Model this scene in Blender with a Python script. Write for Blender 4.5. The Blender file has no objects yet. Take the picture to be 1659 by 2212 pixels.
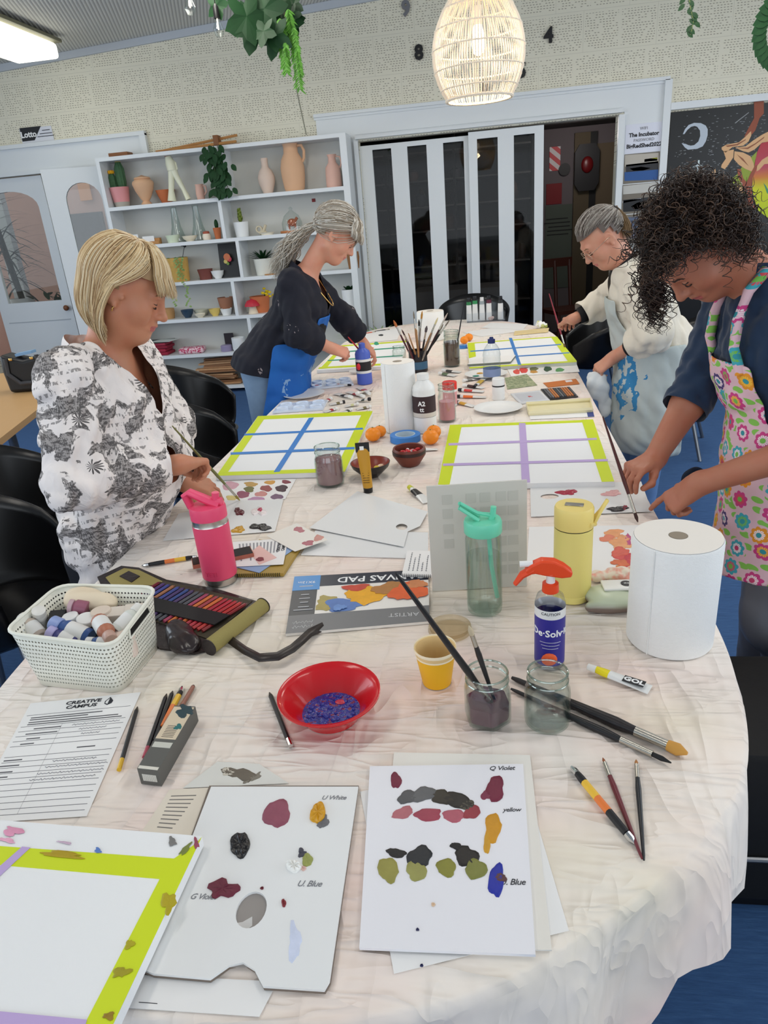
import bpy, bmesh, math, random
import numpy as np
from mathutils import Vector, Matrix, Euler
PI = math.pi
C = bpy.context.scene.collection
SC = bpy.context.scene
random.seed(7)
# ---------------------------------------------------------------- camera
IW, IH, F = 1659.0, 2212.0, 1501.84
PITCH, ROLL, YAW = 0.39436, -0.08401, -0.15474
HC = 1.5                       # eye height of the photographer
def cam_axes():
    cy, sy = math.cos(YAW), math.sin(YAW)
    fw = Vector((sy, cy, 0)); rt = Vector((cy, -sy, 0)); up = Vector((0, 0, 1))
    f2 = fw*math.cos(PITCH) - up*math.sin(PITCH); u2 = up*math.cos(PITCH) + fw*math.sin(PITCH)
    return rt*math.cos(ROLL) + u2*math.sin(ROLL), -rt*math.sin(ROLL) + u2*math.cos(ROLL), f2
CR, CU, CW = cam_axes()
CAMP = Vector((0, 0, HC))
cd = bpy.data.cameras.new('camera'); cam = bpy.data.objects.new('camera', cd); C.objects.link(cam)
cam.matrix_world = Matrix(((CR.x, CU.x, -CW.x, 0), (CR.y, CU.y, -CW.y, 0), (CR.z, CU.z, -CW.z, HC), (0, 0, 0, 1)))
cd.sensor_fit = 'VERTICAL'; cd.sensor_height = 36; cd.lens = F/IH*36; cd.clip_start = .05
SC.camera = cam
# ---------------------------------------------------------------- world, lights, exposure
SC.view_settings.view_transform = 'Standard'; SC.view_settings.look = 'None'
SC.view_settings.gamma = 1; SC.view_settings.exposure = 0.22
SC.cycles.use_denoising = True
SC.cycles.max_bounces = 7; SC.cycles.diffuse_bounces = 3; SC.cycles.transmission_bounces = 7; SC.cycles.transparent_max_bounces = 28
SC.cycles.caustics_refractive = False; SC.cycles.caustics_reflective = False
wd = bpy.data.worlds.new('daylight'); SC.world = wd; wd.use_nodes = True
wd.node_tree.nodes['Background'].inputs[0].default_value = (.80, .90, 1.0, 1)
wd.node_tree.nodes['Background'].inputs[1].default_value = 0.8
def area(name, loc, rot, sx, sy, power, col):
    l = bpy.data.lights.new(name, 'AREA'); l.shape = 'RECTANGLE'; l.size = sx; l.size_y = sy; l.energy = power; l.color = col
    o = bpy.data.objects.new(name, l); C.objects.link(o); o.location = loc; o.rotation_euler = rot; return o
area('window_daylight_left', (-5.6, 1.6, 1.75), (0, -PI/2, 0), 1.7, 6.5, 90, (.80, .90, 1))
area('window_daylight_right', (3.9, 2.6, 1.85), (0, PI/2, 0), 1.6, 6.5, 70, (.88, .94, 1))
area('window_daylight_rear', (-.6, -3.2, 2.0), (PI/2, 0, 0), 6, 2.0, 50, (.90, .95, 1))
for i, (lx, ly) in enumerate([(-1.5, .9), (-1.5, 4.6), (1.5, .9), (1.5, 4.6), (0.0, 2.7), (-3.6, 3.4)]):
    area('tube_light', (lx, ly, 2.98), (0, 0, 0), .35, 1.3, 10 if ly < 4 else 19, (1, .95, .87))
# ---------------------------------------------------------------- pixel helpers
def ray(px, py): return CW + CR*((px - IW/2)/F) - CU*((py - IH/2)/F)
def AZ(px, py, z): d = ray(px, py); return CAMP + d*((z - HC)/d.z)
def AY(px, py, y): d = ray(px, py); return CAMP + d*(y/d.y)
def AD(px, py, dep): return CAMP + ray(px, py)*dep
def DEP(p): return (Vector(p) - CAMP).dot(CW)
def PX(p):
    v = Vector(p) - CAMP; k = v.dot(CW); return (IW/2 + F*v.dot(CR)/k, IH/2 - F*v.dot(CU)/k)
TZ = 0.742
def T(px, py, dz=0.0): return AZ(px, py, TZ + dz)
def stand(bx, by, wpx, ty, z=TZ):
    """front foot pixel, pixel width near the base, pixel row of the top centre -> centre, radius, height"""
    p = AZ(bx, by, z); d = Vector((p.x, p.y, 0)).normalized()
    r = wpx/2*DEP(p)/F
    for _ in range(4):
        c = p + d*r; r = wpx/2*DEP((c.x, c.y, z+.05))/F
    lo, hi = 0.0, 1.2
    for _ in range(30):
        m = (lo + hi)/2
        if PX((c.x, c.y, z + m))[1] > ty: lo = m
        else: hi = m
    return Vector((c.x, c.y, z)), r, lo
# ---------------------------------------------------------------- materials
def lin(c):
    c = [x/255 for x in c[:3]]
    return tuple([x/12.92 if x <= .04045 else ((x+.055)/1.055)**2.4 for x in c]) + (1,)
MATS = {}
class NT:
    def __init__(s, name):
        s.m = bpy.data.materials.new(name); s.m.use_nodes = True; s.t = s.m.node_tree
        s.b = s.t.nodes['Principled BSDF']
    def n(s, typ, **kw):
        nd = s.t.nodes.new(typ)
        for k, v in kw.items():
            if k.startswith('i_'):
                nd.inputs[int(k[2:])].default_value = v
            else: setattr(nd, k, v)
        return nd
    def l(s, a, b): s.t.links.new(a, b)
    def co(s, kind='Object', scale=(1, 1, 1), rot=(0, 0, 0)):
        tc = s.n('ShaderNodeTexCoord'); mp = s.n('ShaderNodeMapping')
        mp.inputs['Scale'].default_value = scale; mp.inputs['Rotation'].default_value = rot
        s.l(tc.outputs[kind], mp.inputs[0]); return mp.outputs[0]
    def ramp(s, fac, stops, interp='LINEAR'):
        r = s.n('ShaderNodeValToRGB'); r.color_ramp.interpolation = interp
        el = r.color_ramp.elements
        while len(el) < len(stops): el.new(.5)
        for e, (p, c) in zip(el, stops): e.position = p; e.color = c if len(c) == 4 else lin(c)
        s.l(fac, r.inputs[0]); return r.outputs[0]
    def mix(s, fac, a, b, blend='MIX'):
        m = s.n('ShaderNodeMix', data_type='RGBA', blend_type=blend)
        for k, v in ((0, fac), (6, a), (7, b)):
            if hasattr(v, 'node'): s.l(v, m.inputs[k])
            else: m.inputs[k].default_value = v
        return m.outputs[2]
    def math(s, op, a, b=0.0):
        m = s.n('ShaderNodeMath', operation=op)
        for k, v in ((0, a), (1, b)):
            if hasattr(v, 'node'): s.l(v, m.inputs[k])
            else: m.inputs[k].default_value = v
        return m.outputs[0]
    def noise(s, vec, scale, detail=3, rough=.5, dist=0):
        n = s.n('ShaderNodeTexNoise'); n.inputs['Scale'].default_value = scale; n.inputs['Detail'].default_value = detail
        n.inputs['Roughness'].default_value = rough; n.inputs['Distortion'].default_value = dist
        s.l(vec, n.inputs['Vector']); return n.outputs['Fac']
    def bump(s, h, strength=.3, dist=.01):
        b = s.n('ShaderNodeBump'); b.inputs['Strength'].default_value = strength; b.inputs['Distance'].default_value = dist
        s.l(h, b.inputs['Height']); s.l(b.outputs[0], s.b.inputs['Normal'])
    def col(s, c):
        if hasattr(c, 'node'): s.l(c, s.b.inputs['Base Color'])
        else: s.b.inputs['Base Color'].default_value = c
def mat(name, c, rough=.5, metal=0, vary=0.0, vs=8, bump=0, bs=60, bd=.003, trans=0, ior=1.45, alpha=1, emit=0, coat=0, sss=0, spec=.5, sheen=0, kind='Object'):
    if name in MATS: return MATS[name]
    t = NT(name); b = t.b; L = lin(c)
    b.inputs['Roughness'].default_value = rough; b.inputs['Metallic'].default_value = metal
    b.inputs['Transmission Weight'].default_value = trans; b.inputs['IOR'].default_value = ior; b.inputs['Alpha'].default_value = alpha
    b.inputs['Coat Weight'].default_value = coat; b.inputs['Specular IOR Level'].default_value = spec
    b.inputs['Sheen Weight'].default_value = sheen
    if sss: b.inputs['Subsurface Weight'].default_value = sss; b.inputs['Subsurface Radius'].default_value = (.012, .005, .003); b.inputs['Subsurface Scale'].default_value = 1
    t.col(L)
    if vary:
        v = t.co(kind); f = t.noise(v, vs, 4)
        t.col(t.mix(f, tuple(x*(1-vary) for x in L[:3])+(1,), tuple(min(1, x*(1+vary)) for x in L[:3])+(1,)))
    if bump: t.bump(t.noise(t.co(kind), bs, 4), bump, bd)
    if emit: b.inputs['Emission Color'].default_value = L; b.inputs['Emission Strength'].default_value = emit
    MATS[name] = t.m; return t.m
def plain(c, rough=.55): return mat('paint_%d_%d_%d_%d' % (*c, int(rough*100)), c, rough)
def clear(name, c=(250, 255, 253), ior=1.45, rough=.03, dens=.10, refl=.035):
    """thin clear glass or plastic: lets light straight through, mirrors at grazing angles, a little denser at the edges"""
    if name in MATS: return MATS[name]
    t = NT(name); t.t.nodes.remove(t.b); out = [n for n in t.t.nodes if n.type == 'OUTPUT_MATERIAL'][0]
    tr = t.n('ShaderNodeBsdfTransparent'); gl = t.n('ShaderNodeBsdfGlossy'); gl.inputs['Roughness'].default_value = rough
    lw = t.n('ShaderNodeLayerWeight'); lw.inputs['Blend'].default_value = .25
    L = lin(c); t.l(t.mix(lw.outputs['Facing'], tuple(x**(dens*2) for x in L[:3])+(1,), tuple(x*(1-dens) for x in L[:3])+(1,)), tr.inputs[0])
    mx = t.n('ShaderNodeMixShader'); t.l(t.math('ADD', refl, t.math('MULTIPLY', t.math('POWER', lw.outputs['Facing'], 2.2), .6)), mx.inputs[0]); t.l(tr.outputs[0], mx.inputs[1]); t.l(gl.outputs[0], mx.inputs[2]); t.l(mx.outputs[0], out.inputs[0]); MATS[name] = t.m; return t.m
GLASS = clear('clear glass', (232, 242, 238), 1.5, .01, .09, .06)
# ---------------------------------------------------------------- mesh builder
def perp(d):
    a = Vector((0, 0, 1)) if abs(d.z) < .9 else Vector((1, 0, 0))
    x = d.cross(a).normalized(); return x, d.cross(x).normalized()
class MB:
    def __init__(s): s.v = []; s.f = []; s.mi = []; s.k = 0
    def add(s, vs, fs, M=None):
        o = len(s.v)
        s.v += [tuple(M @ Vector(p)) if M else tuple(p) for p in vs]
        s.f += [tuple(i+o for i in q) for q in fs]; s.mi += [s.k]*len(fs); return s
    def box(s, c, d, M=None):
        x, y, z = c; a, b, e = d[0]/2, d[1]/2, d[2]/2
        vs = [(x+i*a, y+j*b, z+k*e) for i in (-1, 1) for j in (-1, 1) for k in (-1, 1)]
        return s.add(vs, [(0, 1, 3, 2), (4, 6, 7, 5), (0, 4, 5, 1), (2, 3, 7, 6), (0, 2, 6, 4), (1, 5, 7, 3)], M)
    def rbox(s, c, d, r=.003, seg=2, M=None):
        bm = bmesh.new(); bmesh.ops.create_cube(bm, size=1)
        bmesh.ops.scale(bm, vec=d, verts=bm.verts); bmesh.ops.bevel(bm, geom=bm.edges[:], offset=r, segments=seg, affect='EDGES', profile=.5)
        bmesh.ops.translate(bm, vec=c, verts=bm.verts); bm.verts.index_update()
        s.add([v.co[:] for v in bm.verts], [tuple(v.index for v in f.verts) for f in bm.faces], M); bm.free(); return s
    def lathe(s, prof, n=28, c=(0, 0, 0), M=None, sq=(1, 1), closed=False, fn=None, opn=False):
        vs = []; fs = []; m = len(prof)
        for i, (r, z) in enumerate(prof):
            for j in range(n):
                a = 2*PI*j/n; k = fn(a, z) if fn else 1
                vs.append((c[0]+r*k*sq[0]*math.cos(a), c[1]+r*k*sq[1]*math.sin(a), c[2]+z))
        for i in range(m-1 if not closed else m):
            for j in range(n):
                k = (j+1) % n; i2 = (i+1) % m; fs.append((i*n+j, i*n+k, i2*n+k, i2*n+j))
        if not closed and not (m == 2 and min(prof[0][0], prof[1][0]) > 1e-5) and not opn:
            if prof[0][0] > 1e-5: fs.append(tuple(range(n))[::-1])
            if prof[-1][0] > 1e-5: fs.append(tuple(range((m-1)*n, m*n)))
        return s.add(vs, fs, M)
    def tube(s, pts, r, n=8, caps=True, M=None, flat=1):
        pts = [Vector(p) for p in pts]; m = len(pts)
        rs = r if isinstance(r, (list, tuple)) else [r]*m
        vs = []; fs = []; x = None
        for i, p in enumerate(pts):
            d = (pts[min(i+1, m-1)] - pts[max(i-1, 0)]).normalized()
            if x is None: x, y = perp(d)
            else:
                x = (x - d*x.dot(d)).normalized(); y = d.cross(x)
            for j in range(n):
                a = 2*PI*j/n; vs.append(p + (x*math.cos(a)*flat + y*math.sin(a))*rs[i])
        for i in range(m-1):
            for j in range(n):
                k = (j+1) % n; fs.append((i*n+j, i*n+k, (i+1)*n+k, (i+1)*n+j))
        if caps: fs += [tuple(range(n))[::-1], tuple(range((m-1)*n, m*n))]
        return s.add(vs, fs, M)
    def ball(s, c, r, n=14, M=None):
        r = r if hasattr(r, '__len__') else (r, r, r)
        h = n//2; prof = [(math.sin(PI*i/h), -math.cos(PI*i/h)) for i in range(h+1)]
        prof[0] = (0, -1); prof[-1] = (0, 1)
        MM = Matrix.Translation(c) @ Matrix.Diagonal((*r, 1)); MM = (M @ MM) if M else MM
        return s.lathe(prof, n, M=MM)
    def prism(s, pts, z0, z1, M=None):
        n = len(pts); vs = [(p[0], p[1], z0) for p in pts] + [(p[0], p[1], z1) for p in pts]
        fs = [tuple(range(n))[::-1], tuple(range(n, 2*n))] + [(i, (i+1) % n, n+(i+1) % n, n+i) for i in range(n)]
        return s.add(vs, fs, M)
    def sheet(s, grid, thick=0):
        """grid: rows of points"""
        R = len(grid); K = len(grid[0]); vs = [tuple(p) for row in grid for p in row]
        fs = [(i*K+j, i*K+j+1, (i+1)*K+j+1, (i+1)*K+j) for i in range(R-1) for j in range(K-1)]
        return s.add(vs, fs)
    def mesh(s, name, mats, smooth=40):
        me = bpy.data.meshes.new(name); me.from_pydata(s.v, [], s.f)
        mats = mats if isinstance(mats, (list, tuple)) else [mats]
        for m in mats: me.materials.append(m)
        me.polygons.foreach_set('material_index', s.mi)
        if smooth:
            me.polygons.foreach_set('use_smooth', [True]*len(s.f)); me.set_sharp_from_angle(angle=math.radians(smooth))
        me.update(); return me
    def build(s, name, mats, parent=None, smooth=40, recalc=True):
        me = s.mesh(name, mats, 0)
        if recalc:
            bm = bmesh.new(); bm.from_mesh(me); bmesh.ops.recalc_face_normals(bm, faces=bm.faces); bm.to_mesh(me); bm.free()
        if smooth:
            me.polygons.foreach_set('use_smooth', [True]*len(me.polygons)); me.set_sharp_from_angle(angle=math.radians(smooth))
        o = bpy.data.objects.new(name, me); C.objects.link(o)
        if parent: o.parent = parent
        return o
def tag(o, label=None, cat=None, group=None, kind=None):
    for k, v in (('label', label), ('category', cat), ('group', group), ('kind', kind)):
        if v: o[k] = v
    return o
def thing(name, label, cat, loc=(0, 0, 0), rz=0, group=None):
    o = bpy.data.objects.new(name, None); C.objects.link(o); o.empty_display_size = .05
    o.location = loc; o.rotation_euler = (0, 0, rz) if not hasattr(rz, '__len__') else rz
    return tag(o, label, cat, group)
def struct(o): o['kind'] = 'structure'; return o
def dup(root, loc=None, rot=None, label=None, group=None, scale=None):
    r = root.copy(); C.objects.link(r)
    if loc is not None: r.location = loc
    if rot is not None: r.rotation_euler = rot
    if scale is not None: r.scale = (scale,)*3
    if label: r['label'] = label
    if group: r['group'] = group
    for ch in list(root.children):
        c = ch.copy(); C.objects.link(c); c.parent = r
        for g in list(ch.children): d = g.copy(); C.objects.link(d); d.parent = c
    return r
FONT = {}
def text(s, size, name, m, parent=None, loc=(0, 0, 0), rot=(0, 0, 0), depth=.0002, align='CENTER', wide=1, bold=0, M=None, mir=1):
    cu = bpy.data.curves.new('t', 'FONT'); cu.body = s; cu.size = size; cu.extrude = depth; cu.align_x = align; cu.align_y = 'CENTER'; cu.offset = bold
    cu.resolution_u = 2
    if name == 'handwriting': cu.shear = .35; cu.size = size*.85; cu.space_character = .9
    to = bpy.data.objects.new('t', cu); C.objects.link(to); bpy.context.view_layer.update()
    me = bpy.data.meshes.new_from_object(to); bpy.data.objects.remove(to); bpy.data.curves.remove(cu)
    me.name = name; me.materials.clear(); me.materials.append(m)
    o = bpy.data.objects.new(name, me); C.objects.link(o)
    MM = M if M is not None else Matrix.Translation(loc) @ Euler(rot).to_matrix().to_4x4()
    me.transform(MM @ Matrix.Diagonal((wide*mir, mir, 1, 1)))
    if parent: o.parent = parent
    return o
def wrap_text(o, R, zc, a0):
    """bend flat lettering (x right, y up) round a vertical cylinder of radius R, facing angle a0"""
    for v in o.data.vertices:
        a = a0 + v.co.x/R; rr = R + v.co.z
        v.co = Vector((rr*math.cos(a), rr*math.sin(a), zc + v.co.y))
    return o
# ================================================================ SETTING
YW = 7.184
CEIL = lambda x: 3.357 + .049*x
# --- materials of the room
t = NT('blue carpet'); v = t.co('Object'); n1 = t.noise(t.co('Object', (1, 9, 1)), 14, 5, .7); n2 = t.noise(v, 1.2, 2)
t.col(t.mix(t.math('MULTIPLY', n2, .35), t.ramp(n1, [(.3, (40, 76, 122)), (.55, (54, 92, 140)), (.75, (70, 108, 154))]), lin((34, 66, 116)))); t.b.inputs['Roughness'].default_value = .95; t.bump(n1, .3, .004); CARPET = t.m
t = NT('white painted timber'); t.col(lin((226, 230, 232))); t.b.inputs['Roughness'].default_value = .4; WPAINT = t.m
t = NT('perforated acoustic tiles')
v = t.co('Object'); sx = t.n('ShaderNodeSeparateXYZ'); t.l(v, sx.inputs[0])
X, Z = sx.outputs[0], sx.outputs[2]
def fr(t, a, s, o=0.0): return t.math('FRACT', t.math('ADD', t.math('MULTIPLY', a, s), o))
row = t.math('FLOOR', t.math('MULTIPLY', Z, 1/.30))
# tiles .30 high, .60 wide, running bond
tx = fr(t, t.math('ADD', X, t.math('MULTIPLY', row, .23)), 1/.60); tz = fr(t, Z, 1/.30)
def band(t, a, lo, hi): return t.math('MULTIPLY', t.math('GREATER_THAN', a, lo), t.math('LESS_THAN', a, hi))
inside = t.math('MULTIPLY', band(t, fr(t, tx, 2.0), .05, .96), band(t, tz, .07, .93))
hr = t.math('FLOOR', t.math('MULTIPLY', Z, 1/.018))
jit = t.n('ShaderNodeTexWhiteNoise', noise_dimensions='1D'); t.l(hr, jit.inputs['W'])
hx = fr(t, t.math('ADD', X, t.math('MULTIPLY', jit.outputs[0], .02)), 1/.026); hz = fr(t, Z, 1/.018)
cell = t.n('ShaderNodeTexWhiteNoise', noise_dimensions='2D'); cb = t.n('ShaderNodeCombineXYZ')
t.l(t.math('FLOOR', t.math('MULTIPLY', t.math('ADD', X, t.math('MULTIPLY', jit.outputs[0], .02)), 1/.026)), cb.inputs[0]); t.l(hr, cb.inputs[1]); t.l(cb.outputs[0], cell.inputs['Vector'])
hole = t.math('MULTIPLY', t.math('MULTIPLY', band(t, hx, .12, .68), band(t, hz, .3, .62)), t.math('GREATER_THAN', cell.outputs[0], .18))
hole = t.math('MULTIPLY', hole, inside)
seam = t.math('MAXIMUM', t.math('LESS_THAN', tz, .012), t.math('LESS_THAN', tx, .006))
base = t.mix(hole, lin((232, 227, 208)), lin((166, 160, 142)))
t.col(t.mix(t.math('MULTIPLY', seam, .3), base, lin((165, 160, 142)))); t.b.inputs['Roughness'].default_value = .8; ACOU = t.m
t = NT('ribbed ceiling'); v = t.co('Object', (1, 1, 1), (0, 0, math.radians(-20)))
w = t.n('ShaderNodeTexWave', wave_type='BANDS', bands_direction='X', wave_profile='SIN'); w.inputs['Scale'].default_value = 11; t.l(v, w.inputs['Vector'])
t.col(t.ramp(w.outputs['Fac'], [(.0, (172, 172, 168)), (.35, (210, 210, 205)), (1, (222, 222, 216))])); t.bump(w.outputs['Fac'], .3, .01); t.b.inputs['Roughness'].default_value = .7; RIB = t.m
DARKW = plain((60, 50, 48), .8)
def bx(name, x0, x1, y0, y1, z0, z1, m, parent=None, st=True):
    mb = MB(); mb.box(((x0+x1)/2, (y0+y1)/2, (z0+z1)/2), (x1-x0, y1-y0, z1-z0))
    o = mb.build(name, m, parent, 0)
    if st and not parent: struct(o)
    return o
# floor and ceiling
mb = MB(); mb.sheet([[(-7.5, -3.4, 0), (4.2, -3.4, 0)], [(-7.5, YW+.14, 0), (4.2, YW+.14, 0)]]); struct(mb.build('floor', CARPET, None, 0))
mb = MB(); mb.sheet([[(-7.5, -3.4, CEIL(-7.5)), (4.2, -3.4, CEIL(4.2))], [(-7.5, YW+.14, CEIL(-7.5)), (4.2, YW+.14, CEIL(4.2))]]); struct(mb.build('ceiling', RIB, None, 0))
# back wall in one mesh with its openings
mb = MB()
def seg(x0, x1, z0, z1): mb.box(((x0+x1)/2, YW+.06, (z0+z1)/2), (x1-x0, .12, z1-z0))
def top(x0, x1, z0):
    vs = [(x0, YW, z0), (x1, YW, z0), (x1, YW, CEIL(x1)), (x0, YW, CEIL(x0))]; vs += [(a, b+.12, c) for a, b, c in vs]
    mb.add(vs, [(0, 1, 2, 3), (7, 6, 5, 4), (0, 4, 5, 1), (1, 5, 6, 2), (2, 6, 7, 3), (3, 7, 4, 0)])
top(-7.5, 4.2, 2.2)
seg(-7.5, -5.35, 0, 2.2); seg(-3.25, -1.07, 0, 2.2); seg(1.25, 4.2, 0, 2.2)
struct(mb.build('wall_back', ACOU, None, 0))
# side walls with window bands, rear wall
for nm, x, s in (('wall_left', -7.5, -1), ('wall_right', 4.2, 1)):
    mb = MB()
    for (y0, y1, z0, z1) in ((-3.4, YW, 0, .9), (-3.4, YW, 2.55, CEIL(x)), (-3.4, -2.6, .9, 2.55), (5.6, YW, .9, 2.55)):
        mb.box((x + s*.06, (y0+y1)/2, (z0+z1)/2), (.12, y1-y0, z1-z0))
    struct(mb.build(nm, plain((222, 220, 210), .8), None, 0))
mb = MB(); mb.box((-1.65, -3.46, .45), (11.7, .12, .9)); mb.box((-1.65, -3.46, 3.0), (11.7, .12, .6)); struct(mb.build('wall_rear', plain((222, 220, 210), .8), None, 0))
# trims round the sliding door bay and the left doors
mb = MB()
f = YW - .012
def strip(x0, x1, z0, z1, d=.03, y=None): mb.box(((x0+x1)/2, (y or YW)-d/2, (z0+z1)/2), (x1-x0, d, z1-z0))
strip(-1.447, 1.638, 2.22, 2.43, .012)                 # header board
strip(-1.46, 1.66, 2.425, 2.452, .045); strip(-1.46, 1.66, 2.405, 2.425, .025)
strip(-1.09, 1.28, 2.215, 2.24, .06); strip(-1.09, 1.28, 2.255, 2.262, .02)
strip(1.25, 1.30, 0, 2.2, .05); strip(1.30, 1.62, 0, 2.22, .012); strip(1.62, 1.68, 0, 2.43, .045)
strip(-1.447, -1.07, 0, 2.22, .012); strip(-1.11, -1.07, 0, 2.2, .04)
struct(mb.build('trim_1', WPAINT, None, 0))
mb = MB(); strip(-6.2, -3.10, 2.435, 2.47, .05); strip(-6.2, -3.11, 2.235, 2.435, .02); strip(-3.16, -3.10, 2.0, 2.45, .045); strip(-3.25, -3.12, 0, 2.235, .02)
strip(-6.2, -3.3, 2.20, 2.235, .04); struct(mb.build('trim_2', WPAINT, None, 0))
mb = MB()
mb.add([(x, y, CEIL(x)-z) for x in (-7.4, 4.1) for y in (YW, YW-.024) for z in (.001, .06)], [(0, 1, 3, 2), (4, 6, 7, 5), (0, 4, 5, 1), (2, 3, 7, 6), (0, 2, 6, 4), (1, 5, 7, 3)])
struct(mb.build('trim_3', plain((190, 196, 204), .6), None, 0))
# mural wall trim, right
mb = MB(); strip(1.68, 4.1, 2.195, 2.25, .05); struct(mb.build('trim_4', WPAINT, None, 0))
bx('baseboard_back', 1.3, 4.1, YW-.02, YW, 0, .12, WPAINT)
bx('trim_5', 1.68, 4.1, YW-.012, YW, .12, 1.05, plain((205, 208, 210), .5))
# ---- sliding panels of the bay
def panel(x0, x1, y, stiles, label, th=.04, z1=2.16, rail=.05, glassmat=None, post=None):
    d = thing('sliding_door', label, 'door', ((x0+x1)/2, y, 0)); cx = (x0+x1)/2
    m = MB()
    for a, b in stiles: m.box(((a+b)/2-cx, 0, z1/2), (b-a, th, z1))
    m.box((0, 0, z1-rail/2), (x1-x0, th*.98, rail)); m.box((0, 0, .09), (x1-x0, th*.98, .18))
    m.build('door_frame', WPAINT, d, 0)
    for (a, b), (c, e) in zip(stiles[:-1], stiles[1:]):
        g = MB(); g.box(((b+c)/2-cx, 0, (z1-rail+.18)/2), (c-b, .006, z1-rail-.18)); g.build('glass_pane', DGL, d, 0)
    return d
DGL = clear('dim door glass', (150, 150, 152), 1.5, .02, .1, .012)
d1 = panel(-1.07, -.03, YW+.075, [(-1.07, -.954), (-.776, -.626), (-.447, -.293), (-.105, -.03)], 'white left sliding door with three tall dark glass strips', z1=2.165, rail=.04)
d2 = panel(-.06, .612, YW+.02, [(-.06, .017), (.203, .347), (.531, .612)], 'white right sliding door with two tall dark glass strips, beside the open gap', z1=2.185, rail=.06)
mb = MB(); mb.tube([(.27, YW-.001, 1.4), (.27, YW-.012, 1.4)], .008, 10)
# ---- dark room beyond
YB = YW + 2.3
RW = plain((112, 104, 106), .9)
bx('wall_far', -3.4, 2.2, YB, YB+.1, 0, 3.0, RW)
bx('floor_far', -3.4, 2.2, YW+.14, YB, -.04, 0.0, mat('maroon carpet', (66, 30, 30), .95, bump=.3))
bx('ceiling_far', -3.4, 2.2, YW+.121, YB, 2.75, 2.85, plain((62, 66, 56), .9))
bx('wall_far_left', -3.5, -3.4, YW+.121, YB+.1, 0, 2.85, DARKW); bx('wall_far_right', 2.2, 2.3, YW+.121, YB+.1, 0, 2.85, DARKW)
bx('trim_6', .3, 2.2, YB-.5, YB, 2.35, 2.75, plain((22, 20, 19), .7))
# dark shelving seen through the glass
sh = thing('storage_shelf', 'dark storage shelving with pale shelf edges seen through the door glass', 'shelf', (-.3, YB-.26, 0))
m = MB()
m.box((-.25, .22, 1.2), (2.42, .02, 2.4)); [m.box((x, 0, 1.2), (.03, .45, 2.4)) for x in (-1.45, -.75, .05, .72, .95)]; m.build('shelf_frame', plain((16, 15, 15), .6), sh, 0)
for z in (.5, .95, 1.35, 1.62, 1.9, 2.2):
    m = MB(); m.box((-.25, -.0, z), (2.35, .44, .018)); m.build('shelf_board', plain((88, 84, 80), .6), sh, 0)
rs = random.Random(3)
for i in range(26):
    x = -1.25 + rs.random()*2.1; z = rs.choice([.509, .959, 1.359, 1.629, 1.909]); h = .08 + rs.random()*.13; r = .04+rs.random()*.05
    m = MB(); m.lathe([(r*.7, 0), (r, h*.4), (r*.9, h*.8), (r*.4, h)], 12)
    o = m.build('storage_jar', plain(rs.choice([(70, 56, 48), (44, 40, 44), (90, 60, 44), (52, 56, 60)]), .5), None); o.location = (-.3+x, YB-.3, z+.001)
    tag(o, 'dark container standing on the shelving behind the door glass', 'jar', 'containers on the dark shelving')
l = bpy.data.lights.new('far_room_fill', 'POINT'); l.energy = 9; l.color = (1, .93, .9); l.shadow_soft_size = .15; lo = bpy.data.objects.new('far_room_fill', l); C.objects.link(lo); lo.location = (1.15, YB-1.0, 2.2)  # added fill light without a fixture, brightens the far room wall
# right part of the far wall: sign, disc, helmet case, red poster, notice, door
def flat(name, label, cat, p0, p1, y, m, th=.006, group=None, parent=None):
    a, b = AY(*p0, y), AY(*p1, y); q = MB(); q.rbox((0, 0, 0), (abs(b.x-a.x), th, abs(a.z-b.z)), min(.002, th*.3), 1)
    o = q.build(name, m, parent, 0); o.location = ((a.x+b.x)/2, y-th/2, (a.z+b.z)/2)
    if not parent: tag(o, label, cat, group)
    return o
t = NT('hazard stripes'); v = t.co('Object', (1, 1, 1), (0, math.radians(-40), 0)); w = t.n('ShaderNodeTexWave', bands_direction='Z'); w.inputs['Scale'].default_value = 3.4; t.l(v, w.inputs['Vector'])
t.col(t.ramp(w.outputs['Fac'], [(.49, (205, 50, 58)), (.51, (225, 215, 215))], 'CONSTANT'))
flat('warning_poster', 'red and white striped notice on the far room wall', 'poster', (1187, 318), (1210, 368), YB-.002, t.m)
m = MB(); m.tube([(0, 0, 0), (0, -.03, 0)], .068, 24); o = m.build('wall_disc', plain((20, 17, 17), .5)); o.location = AY(1219, 366, YB); tag(o, 'small round black disc on the far room wall', 'disc')
a = AY(1265, 363, YB); hc = thing('hose_cabinet', 'black eight-sided wall case with a dark red centre in the far room', 'cabinet', a)
m = MB(); oc = [(-.09, -.25), (.09, -.25), (.14, -.17), (.14, .17), (.09, .25), (-.09, .25), (-.14, .17), (-.14, -.17)]
m.prism(oc, 0, .12, Matrix.Rotation(PI/2, 4, 'X')); m.build('case_body', plain((18, 16, 20), .5), hc, 0); m = MB(); m.ball((0, -.13, .03), (.07, .03, .09)); m.build('case_window', plain((110, 24, 26), .3), hc)
flat('red_poster', 'dark red rectangular poster under the striped notice', 'poster', (1180, 398), (1213, 440), YB-.002, plain((128, 18, 24), .6))
nb = flat('notice_board', 'pale green notice sheet with dark lines, far room wall', 'sign', (1178, 445), (1232, 620), YB-.002, plain((84, 92, 82), .7))
for k in range(5): m = MB(); m.box((rs.uniform(-.02, .02), -.004, .33-.045*k), (.26+.05*(k % 2), .002, .012)); m.build('printed_line', plain((28, 28, 28), .7), nb, 0)
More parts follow.
